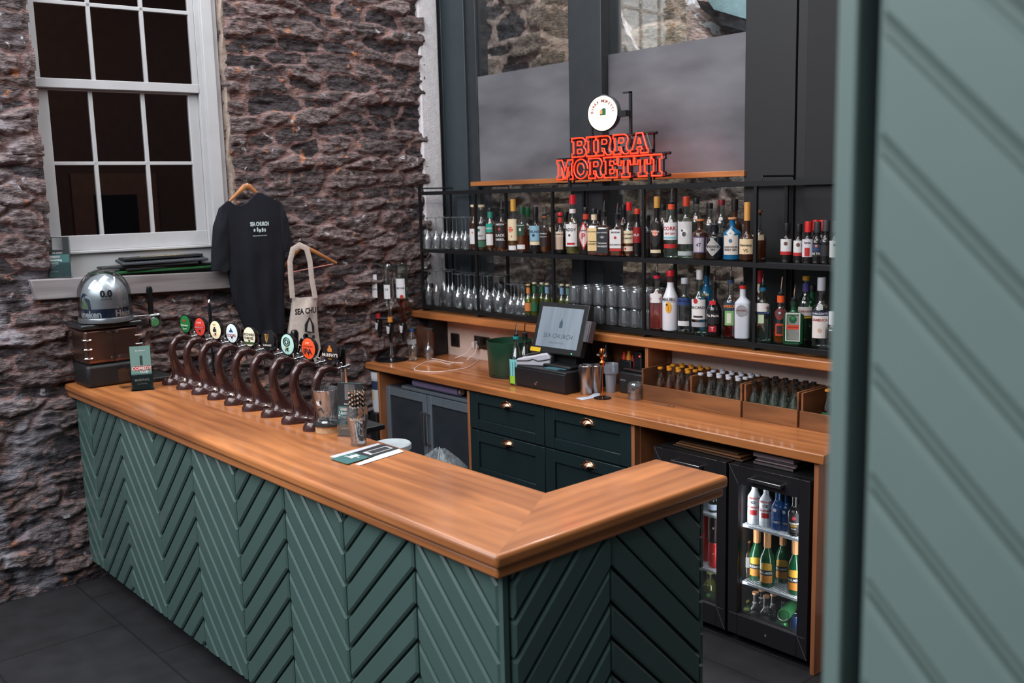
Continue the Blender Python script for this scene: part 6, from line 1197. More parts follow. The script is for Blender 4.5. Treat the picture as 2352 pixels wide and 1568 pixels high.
pr = [(R*0.8, 0), (R, 0.008)]+[(R*(1-0.05*(i % 2)), 0.02+0.009*i) for i in range(1, 10)]+[(R, hh*0.55), (R, hh*0.70), (R*0.75, hh*0.82), (0.013, hh*0.90), (0.012, hh*0.94)]
obj('plastic_body', MB().lathe(pr, (wx, wy, ZC), 20), G['clear'], t); obj('cap', MB().lathe([(0.014, hh*0.92), (0.014, hh), (0.012, hh+0.001)], (wx, wy, ZC), 16), lm((40, 110, 180)), t)
obj('label', patch_cyl(MB(), R+0.001, math.radians(-60), 1.5, hh*0.54, hh*0.70, (wx, wy, ZC)), lm((176, 186, 194)), t, smooth=False)
# sockets, cables
M_bronze = pm('dark_socket', (86, 76, 70), 0.25, 0.8, var=0.1)
for nm_, a, b, lab in (('wall_socket', (1036, 764), (1056, 797), 'single dark metal switch plate on the plaster under the shelf board'), ('wall_socket', (1090, 770), (1126, 804), 'dark metal double socket with plugs beside the green bucket')):
    p0, p1 = at(*a, y=4.118), at(*b, y=4.118); t = thing(nm_, lab, 'socket', ((p0[0]+p1[0])/2, 4.118, p1[2]))
    obj('plate', MB().box(p0[0], p1[0], 4.112, 4.119, p1[2], p0[2]), M_bronze, t, bevel=0.002)
    obj('switch', MB().box((p0[0]+p1[0])/2-0.012, (p0[0]+p1[0])/2+0.012, 4.106, 4.113, (p0[2]+p1[2])/2-0.016, (p0[2]+p1[2])/2+0.016), M_blackg, t, bevel=0.002)
pa = at(1096, 790, y=4.10); tag(obj('white_plug', MB().box(pa[0]-0.016, pa[0]+0.010, 4.06, 4.111, pa[2]-0.03, pa[2]+0.02), pm('white_plastic', (222, 214, 210), 0.4, var=0), bevel=0.005), 'white plug in the socket beside the green bucket', 'plug')
pb = at(1106, 785, y=4.09); tag(obj('black_plug', MB().box(pb[0]-0.012, pb[0]+0.014, 4.06, 4.111, pb[2]-0.022, pb[2]+0.022), M_black, bevel=0.005), 'black plug in the double socket beside the green bucket', 'plug')
def bez(pts, n=8):
    P = [np.array(p) for p in pts]; out = []
    for i in range(len(P)-1):
        p0, p1, p2, p3 = P[max(i-1, 0)], P[i], P[i+1], P[min(i+2, len(P)-1)]
        for k in range(n):
            t_ = k/n; out.append(0.5*((2*p1)+(-p0+p2)*t_+(2*p0-5*p1+4*p2-p3)*t_*t_+(-p0+3*p1-3*p2+p3)*t_**3))
    return out+[P[-1]]
c1 = [(pa[0], 4.05, pa[2]-0.01), (pa[0]-0.03, 4.03, 1.05), (pa[0]-0.12, 4.0, ZC+0.01)]+[cz(*q, z=ZC+0.004) for q in ((1060, 812), (1030, 808), (1000, 805), (988, 803), (978, 808), (980, 820), (1010, 826), (1040, 832), (1064, 833))]
c2 = [(pb[0], 4.05, pb[2]-0.01), (pb[0]+0.01, 4.02, 1.06), (pb[0]+0.0, 3.96, ZC+0.02)]+[cz(*q, z=ZC+0.004) for q in ((1098, 826), (1078, 842), (1040, 850), (1000, 854), (965, 852), (952, 847), (975, 832), (1003, 829), (1030, 836), (1046, 832))]
M_cable = pm('white_cable', (232, 214, 208), 0.5, var=0)
tag(obj('charging_cable', MB().tube(bez(c1), 0.0028, 6), M_cable), 'white cable trailing from the plug towards the water bottle', 'cable')
tag(obj('charging_cable', MB().tube(bez(c2), 0.0028, 6), M_cable), 'white cable looped across the back counter near its front edge', 'cable')
# green bucket
bx_, by_ = x_at(1171, 3.86, 1.1), 3.86; hb_ = z_at(781, bx_, by_)-ZC
mb = MB().lathe([(0.122, 0), (0.130, 0.01), (0.141, hb_), (0.137, hb_), (0.127, 0.012), (0.001, 0.010)], (bx_, by_, ZC), 40, capt=False)
t = thing('green_bucket', 'open dark green round bin on the counter beside the till', 'bucket', (bx_, by_, ZC)); obj('bin_wall', mb, pm('bucket_green', (32, 66, 48), 0.35, var=0.06), t); obj('foot_ring', MB().lathe([(0.128, 0), (0.131, 0.02)], (bx_, by_, ZC), 40), M_black, t)
# squeezy bottles with pourers
for px, y, tp, cols, lab in ((1187, 3.70, 743, ((130, 204, 206), (150, 206, 60)), 'cordial bottle with aqua label and pourer beside the till'), (1207, 3.80, 741, ((104, 84, 140), (104, 84, 140)), 'cordial bottle with purple label and pourer behind the aqua one')):
    b = bottle(lab, px, y, 0, tp, 0.040, (0.48, 0.86, 0.014), 'clear', ((180, 100, 40) if px == 1187 else (120, 60, 90), 0.25), ('pour', (40, 150, 160) if px == 1187 else (30, 34, 34), 0.03), [(0.20, 0.54, 2.6, cols[0], []), (0.04, 0.20, 1.4, cols[1], [])], z0=ZC, group='cordial bottles by the till', name='cordial_bottle')
# till: cash drawer, screen, card reader
zt = z_at(857, -3.73, 3.668)
t = thing('cash_drawer', 'low black cash drawer under the touch screen', 'cash drawer', (-3.96, 3.83, ZC))
obj('case', MB().box(-4.19, -3.725, 3.672, 4.02, ZC, zt), pm('drawer_black', (34, 33, 36), 0.4, var=0.05), t, bevel=0.004)
obj('front', MB().box(-4.188, -3.727, 3.664, 3.673, ZC+0.012, zt-0.012), pm('drawer_black2', (30, 29, 32), 0.45, var=0), t, bevel=0.002)
obj('lock', MB().lathe([(0.010, 0), (0.009, 0.005), (0.003, 0.005)], at(1231, 880, y=3.664), 14, ax=((1, 0, 0), (0, 0, 1), (0, -1, 0))), M_chrome, t)
TL, TR, BR, BL = [np.array(q) for q in ((-4.106, 3.86, 1.485), (-3.704, 3.86, 1.488), (-3.700, 3.760, 1.192), (-4.100, 3.760, 1.200))]
BL = np.array(at(1219, 803, y=3.76)); BR = np.array(at(1332, 827, y=3.76)); TL = np.array(at(1241, 689.5, y=3.85)); TR = np.array(at(1355, 699, y=3.85))
u = (TR-TL); u /= np.linalg.norm(u); v = (TL-BL); v -= u*(v@u); v /= np.linalg.norm(v); nn = np.cross(u, v); w_ = np.linalg.norm(TR-TL); h_ = (TL-BL)@v; ctr = (TL+TR+BL+BR)/4
pos = thing('touch_screen_till', 'tilted touch screen till showing the church logo', 'till', (float(ctr[0]), float(ctr[1])+0.06, zt))
obj('housing', MB().obox(ctr-nn*0.020, u*w_/2, v*h_/2, nn*0.020), M_black, pos, bevel=0.006)
m, n, l, o = newmat('till_screen'); s = n.new('ShaderNodeBsdfPrincipled'); l.new(s.outputs[0], o.inputs[0]); s.inputs['Roughness'].default_value = 0.25; s.inputs['Base Color'].default_value = (0.02, 0.02, 0.02, 1)
t_ = n.new('ShaderNodeTexCoord'); mp = n.new('ShaderNodeMapping'); mp.inputs['Rotation'].default_value = (0, math.radians(28), 0); mp.inputs['Scale'].default_value = (9, 1, 0.9); l.new(t_.outputs['Object'], mp.inputs[0])
z = n.new('ShaderNodeTexNoise'); z.inputs['Scale'].default_value = 1.3; l.new(mp.outputs[0], z.inputs['Vector']); r = n.new('ShaderNodeValToRGB'); l.new(z.outputs[0], r.inputs[0])
r.color_ramp.elements[0].color = lin((126, 140, 156)); r.color_ramp.elements[1].color = lin((168, 182, 196)); r.color_ramp.elements[0].position = 0.35; r.color_ramp.elements[1].position = 0.7
l.new(r.outputs[0], s.inputs['Emission Color']); s.inputs['Emission Strength'].default_value = 0.80
sc_ = obj('screen', MB().obox(ctr+nn*0.0012-u*0.002+v*0.004, u*w_*0.415, v*h_*0.395, nn*0.0005), m, pos, smooth=False)
tm = MB(); put_text(tm, 'SEA CHURCH', ctr+nn*0.0022-v*0.045, u, v, 0.026, w_*0.58, bold=-0.005); put_text(tm, 'BALLYCOTTON', ctr+nn*0.0022-v*0.085, u, v, 0.008, w_*0.28, bold=0.0); obj('lettering', tm, lm((50, 62, 72)), sc_, smooth=False)
tm = MB(); cc = ctr+nn*0.0022+v*0.025+u*0.008; tm.add([cc+u*a+v*b for a, b in ((-0.013, -0.022), (0.013, -0.022), (0.013, 0.006), (0.004, 0.024), (0.0, 0.04), (-0.004, 0.024), (-0.013, 0.006))], [tuple(range(7))]); obj('logo', tm, lm((66, 84, 98)), sc_, smooth=False)
cc = ctr+nn*0.002-u*w_*0.40-v*h_*0.455; obj('sticker', MB().obox(cc, u*0.042, v*0.012, nn*0.0004), lm((230, 186, 40)), pos, smooth=False)
obj('power_light', MB().sphere(ctr+nn*0.001+u*w_*0.33-v*h_*0.455, 0.0035, 8, 5), pm('green_led', (90, 255, 150), 0.4, var=0, emit=(90, 255, 150), estr=2.5), pos)
obj('stand', MB().box(-3.98, -3.80, 3.83, 3.97, zt, 1.24).box(-4.02, -3.76, 3.74, 3.99, zt, zt+0.02), M_black, pos, bevel=0.008)
obj('card_swipe', MB().obox(ctr+u*(w_/2+0.014)-v*0.0-nn*0.018, u*0.013, v*h_*0.20, nn*0.022).obox(ctr+u*(w_/2+0.034)-v*0.0-nn*0.018, u*0.004, v*h_*0.20, nn*0.022), pm('swipe_grey', (92, 88, 92), 0.4, var=0), pos, bevel=0.003)
crd = thing('card_reader', 'grey and white card payment terminal lying on the cash drawer', 'card reader', (-4.10, 3.70, zt))
a_ = math.radians(32); e1 = np.array((math.cos(a_), math.sin(a_)*0.75, 0.0)); e1 /= np.linalg.norm(e1); e2 = np.array((-e1[1], e1[0], 0)); o3 = np.array((-4.05, 3.75, zt))
side = [(-0.105, 0.0), (0.085, 0.0), (0.105, 0.012), (0.108, 0.055), (0.085, 0.078), (-0.02, 0.056), (-0.105, 0.036)]
obj('body', MB().prism(side, o3-e2*0.040, e1, (0, 0, 1), e2*0.080), pm('terminal_grey', (196, 192, 200), 0.35, var=0.03), crd, bevel=0.008, seg=3)
obj('side_band', MB().tube([o3-e2*0.0415+e1*a+np.array((0, 0, b)) for a, b in ((-0.10, 0.026), (-0.03, 0.030), (0.0, 0.040), (0.03, 0.030), (0.06, 0.034), (0.104, 0.044))], 0.0035, 6), lm((50, 50, 54)), crd)
obj('keypad', MB().obox(o3+e1*0.0+np.array((0, 0, 0.0665))-e1*0.015, e1*0.045+np.array((0, 0, 0.0093)), e2*0.028, (0, 0, 0.001)), lm((60, 62, 68)), crd, smooth=False)
tag(obj('till_pen', MB().tube([at(1322, 843, z=zt+0.008), at(1340, 838, z=zt+0.008)], 0.007, 8), lm((190, 184, 186))), 'pale pen lying on the cash drawer corner', 'pen')
tag(obj('loyalty_cards', MB().box(-3.93, -3.82, 3.70, 3.76, zt, zt+0.004).box(-3.90, -3.78, 3.72, 3.79, zt+0.004, zt+0.006), lm((70, 110, 120)), smooth=False), 'teal cards lying on the cash drawer beside the card reader', 'cards')
# shakers, jigger pourer, cup stack
for px, y, lab in ((1346, 3.77, 'brushed steel shaker tin closest to the cash drawer'), (1367, 3.84, 'brushed steel shaker tin behind the first, beside the copper stem')):
    x = x_at(px, y, 1.1); h_s = z_at(839 if px == 1346 else 838, x, y)-ZC
    t = thing('cocktail_shaker', lab, 'shaker', (x, y, ZC), 0, 'steel shaker tins by the till'); obj('tin', MB().lathe([(0.030, 0), (0.033, 0.006), (0.038, h_s*0.62), (0.042, h_s*0.72), (0.043, h_s), (0.040, h_s), (0.036, h_s*0.7)], (x, y, ZC), 24), M_steel, t)
    obj('rim', MB().tube([(x+0.043*math.cos(2*PI*i/24), y+0.043*math.sin(2*PI*i/24), ZC+h_s) for i in range(24)], 0.0015, 5, closed=True), M_chrome, t)
x, y = x_at(1384, 3.745, 1.0), 3.745; M_cop = pm('copper', (224, 132, 78), 0.22, 1.0, var=0)
t = thing('bar_spoon_stand', 'slender copper stem on a round dark foot carrying a glass bulb', 'stand', (x, y, ZC)); zt2 = z_at(800, x, y)
obj('foot', MB().lathe([(0.048, 0), (0.048, 0.004), (0.040, 0.007), (0.004, 0.009)], (x, y, ZC), 28), pm('foot_dark', (60, 44, 38), 0.2, 0.7, var=0), t); obj('stem', MB().tube([(x, y, ZC+0.005), (x, y, zt2-0.09)], 0.0035, 8), M_cop, t)
obj('copper_jigger', MB().lathe([(0.004, -0.10), (0.016, -0.09), (0.018, -0.075), (0.006, -0.062), (0.012, -0.05), (0.017, -0.03), (0.015, -0.01), (0.011, 0.0)], (x, y, zt2), 16), M_cop, t)
obj('measure_bracket', MB().tube([(x+0.012, y, zt2-0.05), (x+0.02, y, zt2-0.01), (x+0.03, y, zt2+0.02)], 0.003, 6).tube([(x-0.035, y, ZC+0.235), (x+0.03, y, ZC+0.235)], 0.006, 8), M_chrome, t)
b = bottle('black bottle with steel pourer standing behind the copper stem', 1393, 4.03, 0, 742, 0.030, (0.5, 0.8, 0.016), 'dark', None, ('pour', (30, 30, 32), 0.04), [], z0=ZC, group='bottles behind the till')
x, y = x_at(1403, 3.90, 1.05), 3.90; hh = z_at(834, x, y)-ZC
pc = MB().lathe([(0.026, 0), (0.033, hh*0.62), (0.040, hh*0.66)], (x, y, ZC), 24, capt=False)
for k in range(12): z = hh*0.66+hh*0.34*k/12; pc.lathe([(0.040, z), (0.0425, z+0.004), (0.040, z+hh*0.34/12)], (x, y, ZC), 24, capb=False, capt=False)
tag(obj('plastic_cups', pc, glassm('cup_plastic', (0.80, 0.84, 0.90), 0.6, gloss=0.08, rough=0.15, body=0.35, bodycol=(0.55, 0.58, 0.66))), 'stack of nested clear plastic cups in front of the printer', 'cups')
P = [cz(1322, 914, ZC+0.001), cz(1337, 919, ZC+0.001), cz(1376, 911, ZC+0.001), cz(1378, 903, ZC+0.001), cz(1368, 901, ZC+0.001), cz(1352, 910, ZC+0.001)]
rc = obj('receipt', MB().add(P, [tuple(range(6))]).add([(p[0], p[1], p[2]+0.0006) for p in P], [tuple(range(6))]), lm((206, 212, 226)), smooth=False); tag(rc, 'curled white receipt lying by the copper stem', 'receipt')
tm = MB()
for k in range(3): a = np.array(cz(1340+k*8, 913-k*2, ZC+0.0022)); put_text(tm, 'TOTAL', a, (0.85, 0.5, 0), (-0.5, 0.85, 0), 0.006)
obj('lettering', tm, lm((60, 64, 76)), rc, smooth=False)
# printer
px0 = x_at(1422, 3.92, 1.05); t = thing('receipt_printer', 'black receipt printer between the plastic cups and the mixer crate', 'printer', (px0+0.08, 3.99, ZC)); zp = z_at(852, px0, 3.92)
obj('case', MB().box(px0, -3.362, 3.915, 4.09, ZC, zp), M_black, t, bevel=0.010, seg=3); obj('paper_lid', MB().box(px0+0.015, -3.375, 3.93, 4.05, zp, zp+0.014), M_blackg, t, bevel=0.005)
obj('tear_bar', MB().box(px0+0.02, -3.38, 3.935, 3.94, zp+0.014, zp+0.018), M_steel, t)
tm = MB(); put_text(tm, 'EPSON', (px0+0.035, 3.9135, zp-0.045), (1, 0, 0), (0, 0, 1), 0.009, bold=0.02); obj('lettering', tm, lm((150, 150, 154)), t, smooth=False)
t = thing('bar_caddy', 'black plastic bar caddy with small bottles behind the printer', 'caddy', (px0+0.02, 4.07, ZC)); obj('tray', MB().box(px0-0.10, px0-0.01, 4.03, 4.10, ZC, ZC+0.16), M_black, t, bevel=0.006)
for i, (dx, col, h_) in enumerate(((-0.085, (206, 60, 40), 0.20), (-0.05, (226, 150, 40), 0.21), (-0.02, (150, 40, 34), 0.19))): obj('small_jar', MB().lathe([(0.015, 0.02), (0.015, h_-0.03), (0.008, h_-0.01), (0.008, h_)], (px0+dx, 4.06, ZC), 12), lm(col), t)
t = thing('card_terminal_dock', 'small black cash counter with a red light under the shelf board', 'terminal', (x_at(1468, 4.07, 1.15), 4.07, ZC)); x = x_at(1468, 4.07, 1.15)
obj('case', MB().box(x-0.02, x+0.035, 4.05, 4.10, ZC, 1.215), M_black, t, bevel=0.008); obj('red_light', MB().sphere((x+0.022, 4.049, 1.19), 0.005, 8, 6), pm('red_led', (255, 50, 50), 0.4, var=0, emit=(255, 50, 50), estr=3), t)
# upturned short glass
p = cz(1454, 917); pp = (p[0]+0.0, p[1]+0.02, ZC); hg = z_at(878, pp[0], pp[1])-ZC
t = thing('rocks_glass', 'upturned rocks glass in front of the mixer crates', 'glass', pp)
obj('glass_body', MB().lathe([(0.040, 0), (0.041, 0.02), (0.043, hg*0.7), (0.041, hg-0.012), (0.036, hg), (0.001, hg), (0.001, hg-0.014), (0.037, hg-0.016), (0.038, 0.02), (0.038, 0)], pp, 28, capb=False, capt=False), M_gl, t)
m_ = MB().lathe([(0.0375, hg*0.08), (0.0385, hg*0.62), (0.030, hg*0.70)], pp, 24); obj('thick_base', m_, glassm('smoky_base', (0.35, 0.36, 0.40), 0.6, gloss=0.12), t)
p = cz(1545, 934); tag(obj('bottle_opener', MB().box(p[0]-0.13, p[0]-0.02, p[1]-0.01, p[1]+0.004, ZC, ZC+0.004).sphere((p[0], p[1], ZC+0.003), 0.012, 10, 5, sz=0.4, z0=0), lm((120, 84, 66)), smooth=False), 'small dark bottle blade lying before the mixer crates', 'bottle opener')
# ---------------------------------------------------------------- mixer crates
M_crate = wood('crate_oak', (156, 100, 58), (84, 52, 32), 'x', 0.5, coat=0.05, bump=0.25); M_crs = wood('crate_side', (156, 100, 60), (80, 50, 34), 'y', 0.55, coat=0.0)
zf, zs_ = 1.083, 1.166; th_ = 0.011; yA, yB = 3.862, 4.105
cA0, cA1 = -3.350, -2.712; cAm = at(1584, 866, y=3.862)[0]; cB0, cB1 = -2.700, -2.400; cC0, cC1 = -2.388, -2.075
def crate(lab, x0, x1, div=None):
    t = thing('mixer_crate', lab, 'crate', ((x0+x1)/2, (yA+yB)/2, ZC), 0, 'timber crates of mixer bottles')
    obj('front_board', MB().box(x0, x1, yA, yA+th_, ZC, zf), M_crate, t, bevel=0.0015)
    for a in [x0, x1-th_]+([div-0.006] if div else []): obj('side_board', MB().box(a, a+th_, yA+th_, yB, ZC, zs_), M_crs, t, bevel=0.0015)
    obj('back_board', MB().box(x0+th_, x1-th_, yB-th_, yB, ZC, zs_), M_crs, t); obj('floor_board', MB().box(x0+th_, x1-th_, yA+th_, yB-th_, ZC, ZC+0.008), M_crs, t)
crate('wide two-compartment timber crate of yellow and white capped mixers', cA0, cA1, cAm); crate('timber crate of black-capped mixers beside the two-compartment crate', cB0, cB1); crate('timber crate with yellow-capped mixers against the green wall', cC0, cC1)
def mixer(nm, lab, grp, cap, lq, labc, green=False):
    t = thing(nm, lab, 'bottle', (0, 0, 0), 0, grp); h = 0.172
    pr = [(0.022, 0), (0.0255, 0.004), (0.0255, 0.070), (0.023, 0.088), (0.0135, 0.115), (0.0105, 0.14), (0.0105, 0.160), (0.0125, 0.162), (0.0125, 0.166)]
    obj('glass_body', MB().lathe(pr, seg=14), G['greenish' if green else 'clear'], t, local=True)
    obj('liquid', MB().lathe([(r*0.9, z) for r, z in pr[:5]], seg=14), liq(lq), t, local=True)
    obj('label', patch_cyl(MB(), 0.0262, -PI/2+0.3, 1.2, 0.02, 0.068), lm(labc), t, local=True, smooth=False)
    obj('cap', MB().lathe([(0.0135, 0.162), (0.0145, 0.165), (0.0132, 0.173), (0.001, 0.174)], seg=16), pm('cap_%d_%d_%d' % cap, cap, 0.35, 0.2, var=0), t, local=True); return t
ORD = ('first', 'second', 'third', 'fourth', 'fifth', 'sixth', 'seventh', 'eighth', 'ninth', 'tenth', 'eleventh', 'twelfth')
RW = ('front', 'second', 'third', 'rear')
def fill(proto, x0, x1, nx, rows, sx=0.0):
    first = True; base = proto['label']
    for j, y in enumerate(rows):
        for i in range(nx):
            x = x0+(x1-x0)*(i+0.5)/nx+(0.012 if j % 2 else -0.004); p = (min(x, x1-0.028), y, ZC+0.009)
            lab = '%s, %s along its %s row' % (base, ORD[i], RW[j])
            if first: proto.location = p; proto['label'] = lab; first = False
            else: dup(proto, p, random.uniform(-0.4, 0.4), lab)
R4 = (3.905, 3.958, 4.012, 4.064)
fill(mixer('mixer_bottle', 'yellow-capped mixer bottle in the crate by the printer', 'yellow-capped mixers', (226, 150, 50), (150, 96, 40), (228, 160, 60)), cA0+0.075, cAm-0.01, 4, R4[:4])
fill(mixer('mixer_bottle', 'white-capped mixer bottle in the wide crate', 'white-capped mixers', (210, 212, 224), (120, 112, 100), (206, 204, 204)), cAm+0.012, cA1-0.012, 5, R4)
fill(mixer('mixer_bottle', 'black-capped mixer bottle in the middle crate', 'black-capped mixers', (40, 36, 36), (130, 136, 124), (200, 200, 196), False), cB0+0.012, cB1-0.012, 5, R4)
fill(mixer('mixer_bottle', 'yellow-capped mixer bottle in the crate by the green wall', 'yellow-capped mixers at the far end', (226, 150, 50), (70, 40, 24), (40, 90, 60)), cC0+0.06, cC1-0.02, 4, R4[1:3])
# ================================================================ UNDER THE BACK COUNTER
x, y = -5.463, 3.60
tag(obj('low_stand', MB().box(-5.495, U[0]-0.014, 3.53, 3.86, 0.0, z_at(943, x, y)), M_black, bevel=0.004), 'dark low stand in the gap beneath the white tub', 'stand')
z0 = z_at(943, x, y); z1 = z_at(852, x, y); t = thing('white_tub', 'white lidded tub with navy and cream label below the counter by the stone wall', 'tub', (x, y, z0)); R = 0.050
obj('tub_body', MB().lathe([(R*0.94, 0), (R, 0.01), (R, (z1-z0)*0.84)], (x, y, z0), 28), pm('tub_white', (214, 212, 216), 0.4, var=0.02), t); obj('lid', MB().lathe([(R*1.05, (z1-z0)*0.80), (R*1.10, (z1-z0)*0.84), (R*1.10, (z1-z0)*0.98), (R*1.02, z1-z0)], (x, y, z0), 28), pm('tub_white', (214, 212, 216)), t)
for a, b, c in ((0.56, 0.78, (40, 56, 84)), (0.10, 0.56, (196, 198, 204)), (0.30, 0.55, (206, 188, 160))):
    m_ = patch_cyl(MB(), R+0.001+(0.0006 if c[0] == 206 else 0), -1.0 if c[0] != 206 else -1.9, 1.5 if c[0] != 206 else 0.6, (z1-z0)*a, (z1-z0)*b, (x, y, z0)); obj('label', m_, lm(c), t, smooth=False)
pa, pb = at(960, 881, y=3.66), at(1070, 906, y=3.66)
zc_ = z_at(884, at(886, 900, y=3.60)[0], 3.60)
t = thing('film_roll', 'roll of purple catering film lying on top of the grey cooler', 'film roll', (float((pa[0]+pb[0])/2), 3.635, zc_)); 
obj('roll', MB().tube([(pa[0]+0.01, 3.635, zc_+0.056), (pb[0]-0.02, 3.635, zc_+0.056)], 0.030, 20), pm('purple_film', (150, 132, 172), 0.35, var=0.15, stretch=(40, 1, 1)), t); obj('core', MB().tube([(pa[0]-0.004, 3.635, zc_+0.056), (pb[0], 3.635, zc_+0.056)], 0.019, 18), pm('card_core', (206, 176, 160), 0.8, var=0.05), t)
obj('rest', MB().box(pa[0]+0.02, pb[0]-0.03, 3.625, 3.645, zc_+0.001, zc_+0.028), M_black, t)
# glass-door fridges
M_fr = pm('fridge_black', (38, 35, 38), 0.35, 0.2, var=0.05); M_frin = pm('fridge_inside', (26, 26, 28), 0.6, var=0); M_wire = pm('white_wire', (226, 230, 238), 0.4, var=0)
M_door = glassm('fridge_glass', (0.88, 0.90, 0.90), 0.85, gloss=0.03, rough=0.02)
FYF = 3.555
def fridge(lab, x0, x1, ztop, zbot):
    t = thing('glass_door_fridge', lab, 'fridge', ((x0+x1)/2, 3.82, 0.0), 0, 'black glass-door bottle fridges'); y0, y1 = 3.60, 4.08
    b = MB().box(x0, x0+0.03, y0, y1, 0.04, ztop).box(x1-0.03, x1, y0, y1, 0.04, ztop).box(x0+0.03, x1-0.03, y0, y1, ztop-0.04, ztop).box(x0+0.03, x1-0.03, y0, y1, 0.04, zbot+0.04).box(x0+0.03, x1-0.03, y1-0.03, y1, zbot+0.04, ztop-0.04)
    obj('cabinet', b, M_frin, t, smooth=False); obj('kick_plate', MB().box(x0+0.02, x1-0.02, 3.64, 4.0, 0.0, 0.04), M_black, t, smooth=False)
    w = 0.052; f = MB().box(x0, x0+w, FYF, 3.595, zbot, ztop).box(x1-w, x1, FYF, 3.595, zbot, ztop).box(x0+w, x1-w, FYF, 3.595, ztop-0.085, ztop).box(x0+w, x1-w, FYF, 3.595, zbot, zbot+0.105)
    d = obj('door', f, M_fr, t, bevel=0.002); obj('door_glass', MB().box(x0+w, x1-w, 3.572, 3.576, zbot+0.105, ztop-0.085), M_door, d, smooth=False)
    xm = (x0+x1)/2; hw = 0.085; zh = ztop-0.045
    obj('handle', MB().box(xm-hw, xm+hw, FYF-0.034, FYF-0.024, zh-0.008, zh+0.008).box(xm-hw, xm-hw+0.012, FYF-0.03, FYF, zh-0.006, zh+0.006).box(xm+hw-0.012, xm+hw, FYF-0.03, FYF, zh-0.006, zh+0.006), M_steel, d, bevel=0.002)
    obj('mitre_line', MB().obox(((x0+w/2), FYF-0.0006, ztop-0.0425), (w/2, 0, -0.0425), (0, 0.0004, 0), (0.0012, 0, 0.0012)).obox(((x1-w/2), FYF-0.0006, zbot+0.0525), (w/2, 0, -0.0525), (0, 0.0004, 0), (0.0012, 0, 0.0012)), pm('mitre_bright', (130, 120, 124), 0.3, 0.6, var=0), d, smooth=False)
    obj('trim_strip', MB().box(x0+w*0.2, x1-w*0.2, FYF-0.001, FYF, zbot+0.098, zbot+0.1005), pm('mitre_bright', (130, 120, 124)), d, smooth=False)
    obj('lock', MB().lathe([(0.007, 0), (0.006, 0.003), (0.002, 0.003)], (xm, FYF, zbot+0.045), 12, ax=((1, 0, 0), (0, 0, 1), (0, -1, 0))), M_chrome, d)
    return t
x0, x1 = at(1674, 1066, y=FYF)[0], at(1861, 1108, y=FYF)[0]
f2 = fridge('black glass-door fridge full of bottles and cans beside the oak end panel', x0, x1, 0.865, 0.055)
w0, w1 = at(1502, 1023, y=FYF)[0], at(1668, 1062, y=FYF)[0]
f1 = fridge('black glass-door fridge half hidden by the end of the front bar', w0, w1, 0.865, 0.055)
def zsh(px, py): return at(px, py, y=3.61)[2]
s1, s2, s3 = zsh(1760, 1218), zsh(1760, 1352), 0.055+0.045
for fr_, a, b in ((f2, x0, x1), (f1, w0, w1)):
    for zsf in (s1, s2):
        mb = MB()
        n_ = int((b-a-0.08)/0.0115)
        for k in range(n_+1): xk = a+0.04+(b-a-0.08)*k/n_; mb.box(xk-0.0022, xk+0.0022, 3.612, 4.03, zsf-0.004, zsf)
        mb.box(a+0.035, b-0.035, 3.606, 3.612, zsf-0.010, zsf+0.001).box(a+0.035, b-0.035, 4.03, 4.036, zsf-0.008, zsf)
        obj('wire_shelf', mb, M_wire, fr_, smooth=False)
    la = bpy.data.lights.new('fridge_lamp', 'AREA'); la.shape = 'RECTANGLE'; la.size = 0.015; la.size_y = 0.62; la.energy = 1.0; la.color = (0.92, 0.97, 1.0)
    for xk, sg_ in ((a+0.050, -1), (b-0.050, 1)):
        lo_ = bpy.data.objects.new('fridge_lamp', la); COL.objects.link(lo_); lo_.location = (xk, 3.603, 0.46); lo_.rotation_euler = Vector((sg_*0.75, -0.9, 0.0)).to_track_quat('Z', 'Y').to_euler()
gf = 'drinks in the glass-door fridge'
def fb(lab, px, y, z0, top, R, glass, cap, labels=(), style=(0.58, 0.80, 0.013), liquid=None, nm='drink_bottle', cat='bottle', **k): return bottle(lab, px, y, 0, top, R, style, glass, liquid, cap, labels, z0=z0, group=gf, name=nm, cat=cat, **k)
ICE = [(0.14, 0.66, 1.0, (222, 220, 226), [('SMIRNOFF', 0.90, 0.009, Rd), ('ICE', 0.72, 0.010, K), ('Smirnoff', 0.52, 0.010, Rd), ('*bar', 0.28, 0.024, Rd, 0.034)]), (0.86, 1.0, 3.1, (226, 222, 226), [], 'neck')]
fb('first frosted ready-mix bottle with red and white label on the top fridge shelf', 1733, 3.66, s1, 1098, 0.030, 'frost', ('cap', (222, 220, 226), 0.01), ICE)
fb('second frosted ready-mix bottle with red and white label beside the blue bottle', 1760, 3.665, s1, 1108, 0.030, 'frost', ('cap', (222, 220, 226), 0.01), ICE)
WK = [(0.16, 0.62, 1.0, (34, 66, 120), [('*disc', 0.80, 0.008, Wh, None, -0.010), ('BLUE', 0.36, 0.010, (60, 110, 170)), ('WKD', 0.14, 0.007, Wh)])]
fb('blue alcopop bottle in front on the top fridge shelf', 1787, 3.665, s1, 1122, 0.029, 'navy', ('cap', (40, 80, 130), 0.01), WK); fb('blue alcopop bottle partly behind the black cider bottle', 1808, 3.68, s1, 1130, 0.027, 'navy', ('cap', (40, 80, 130), 0.01), WK)
fb('black fruit cider bottle with gold-edged label on the top fridge shelf', 1826, 3.655, s1, 1136, 0.031, 'dark', ('cap', (60, 60, 66), 0.01), [(0.10, 0.62, 0.85, (38, 34, 36), [('*disc', 0.72, 0.009, (170, 50, 60)), ('PREMIUM', 0.46, 0.006, Wh), ('*bar', 0.34, 0.010, (150, 110, 40), 0.03), ('Fruit', 0.2, 0.006, Wh)], 'arch')])
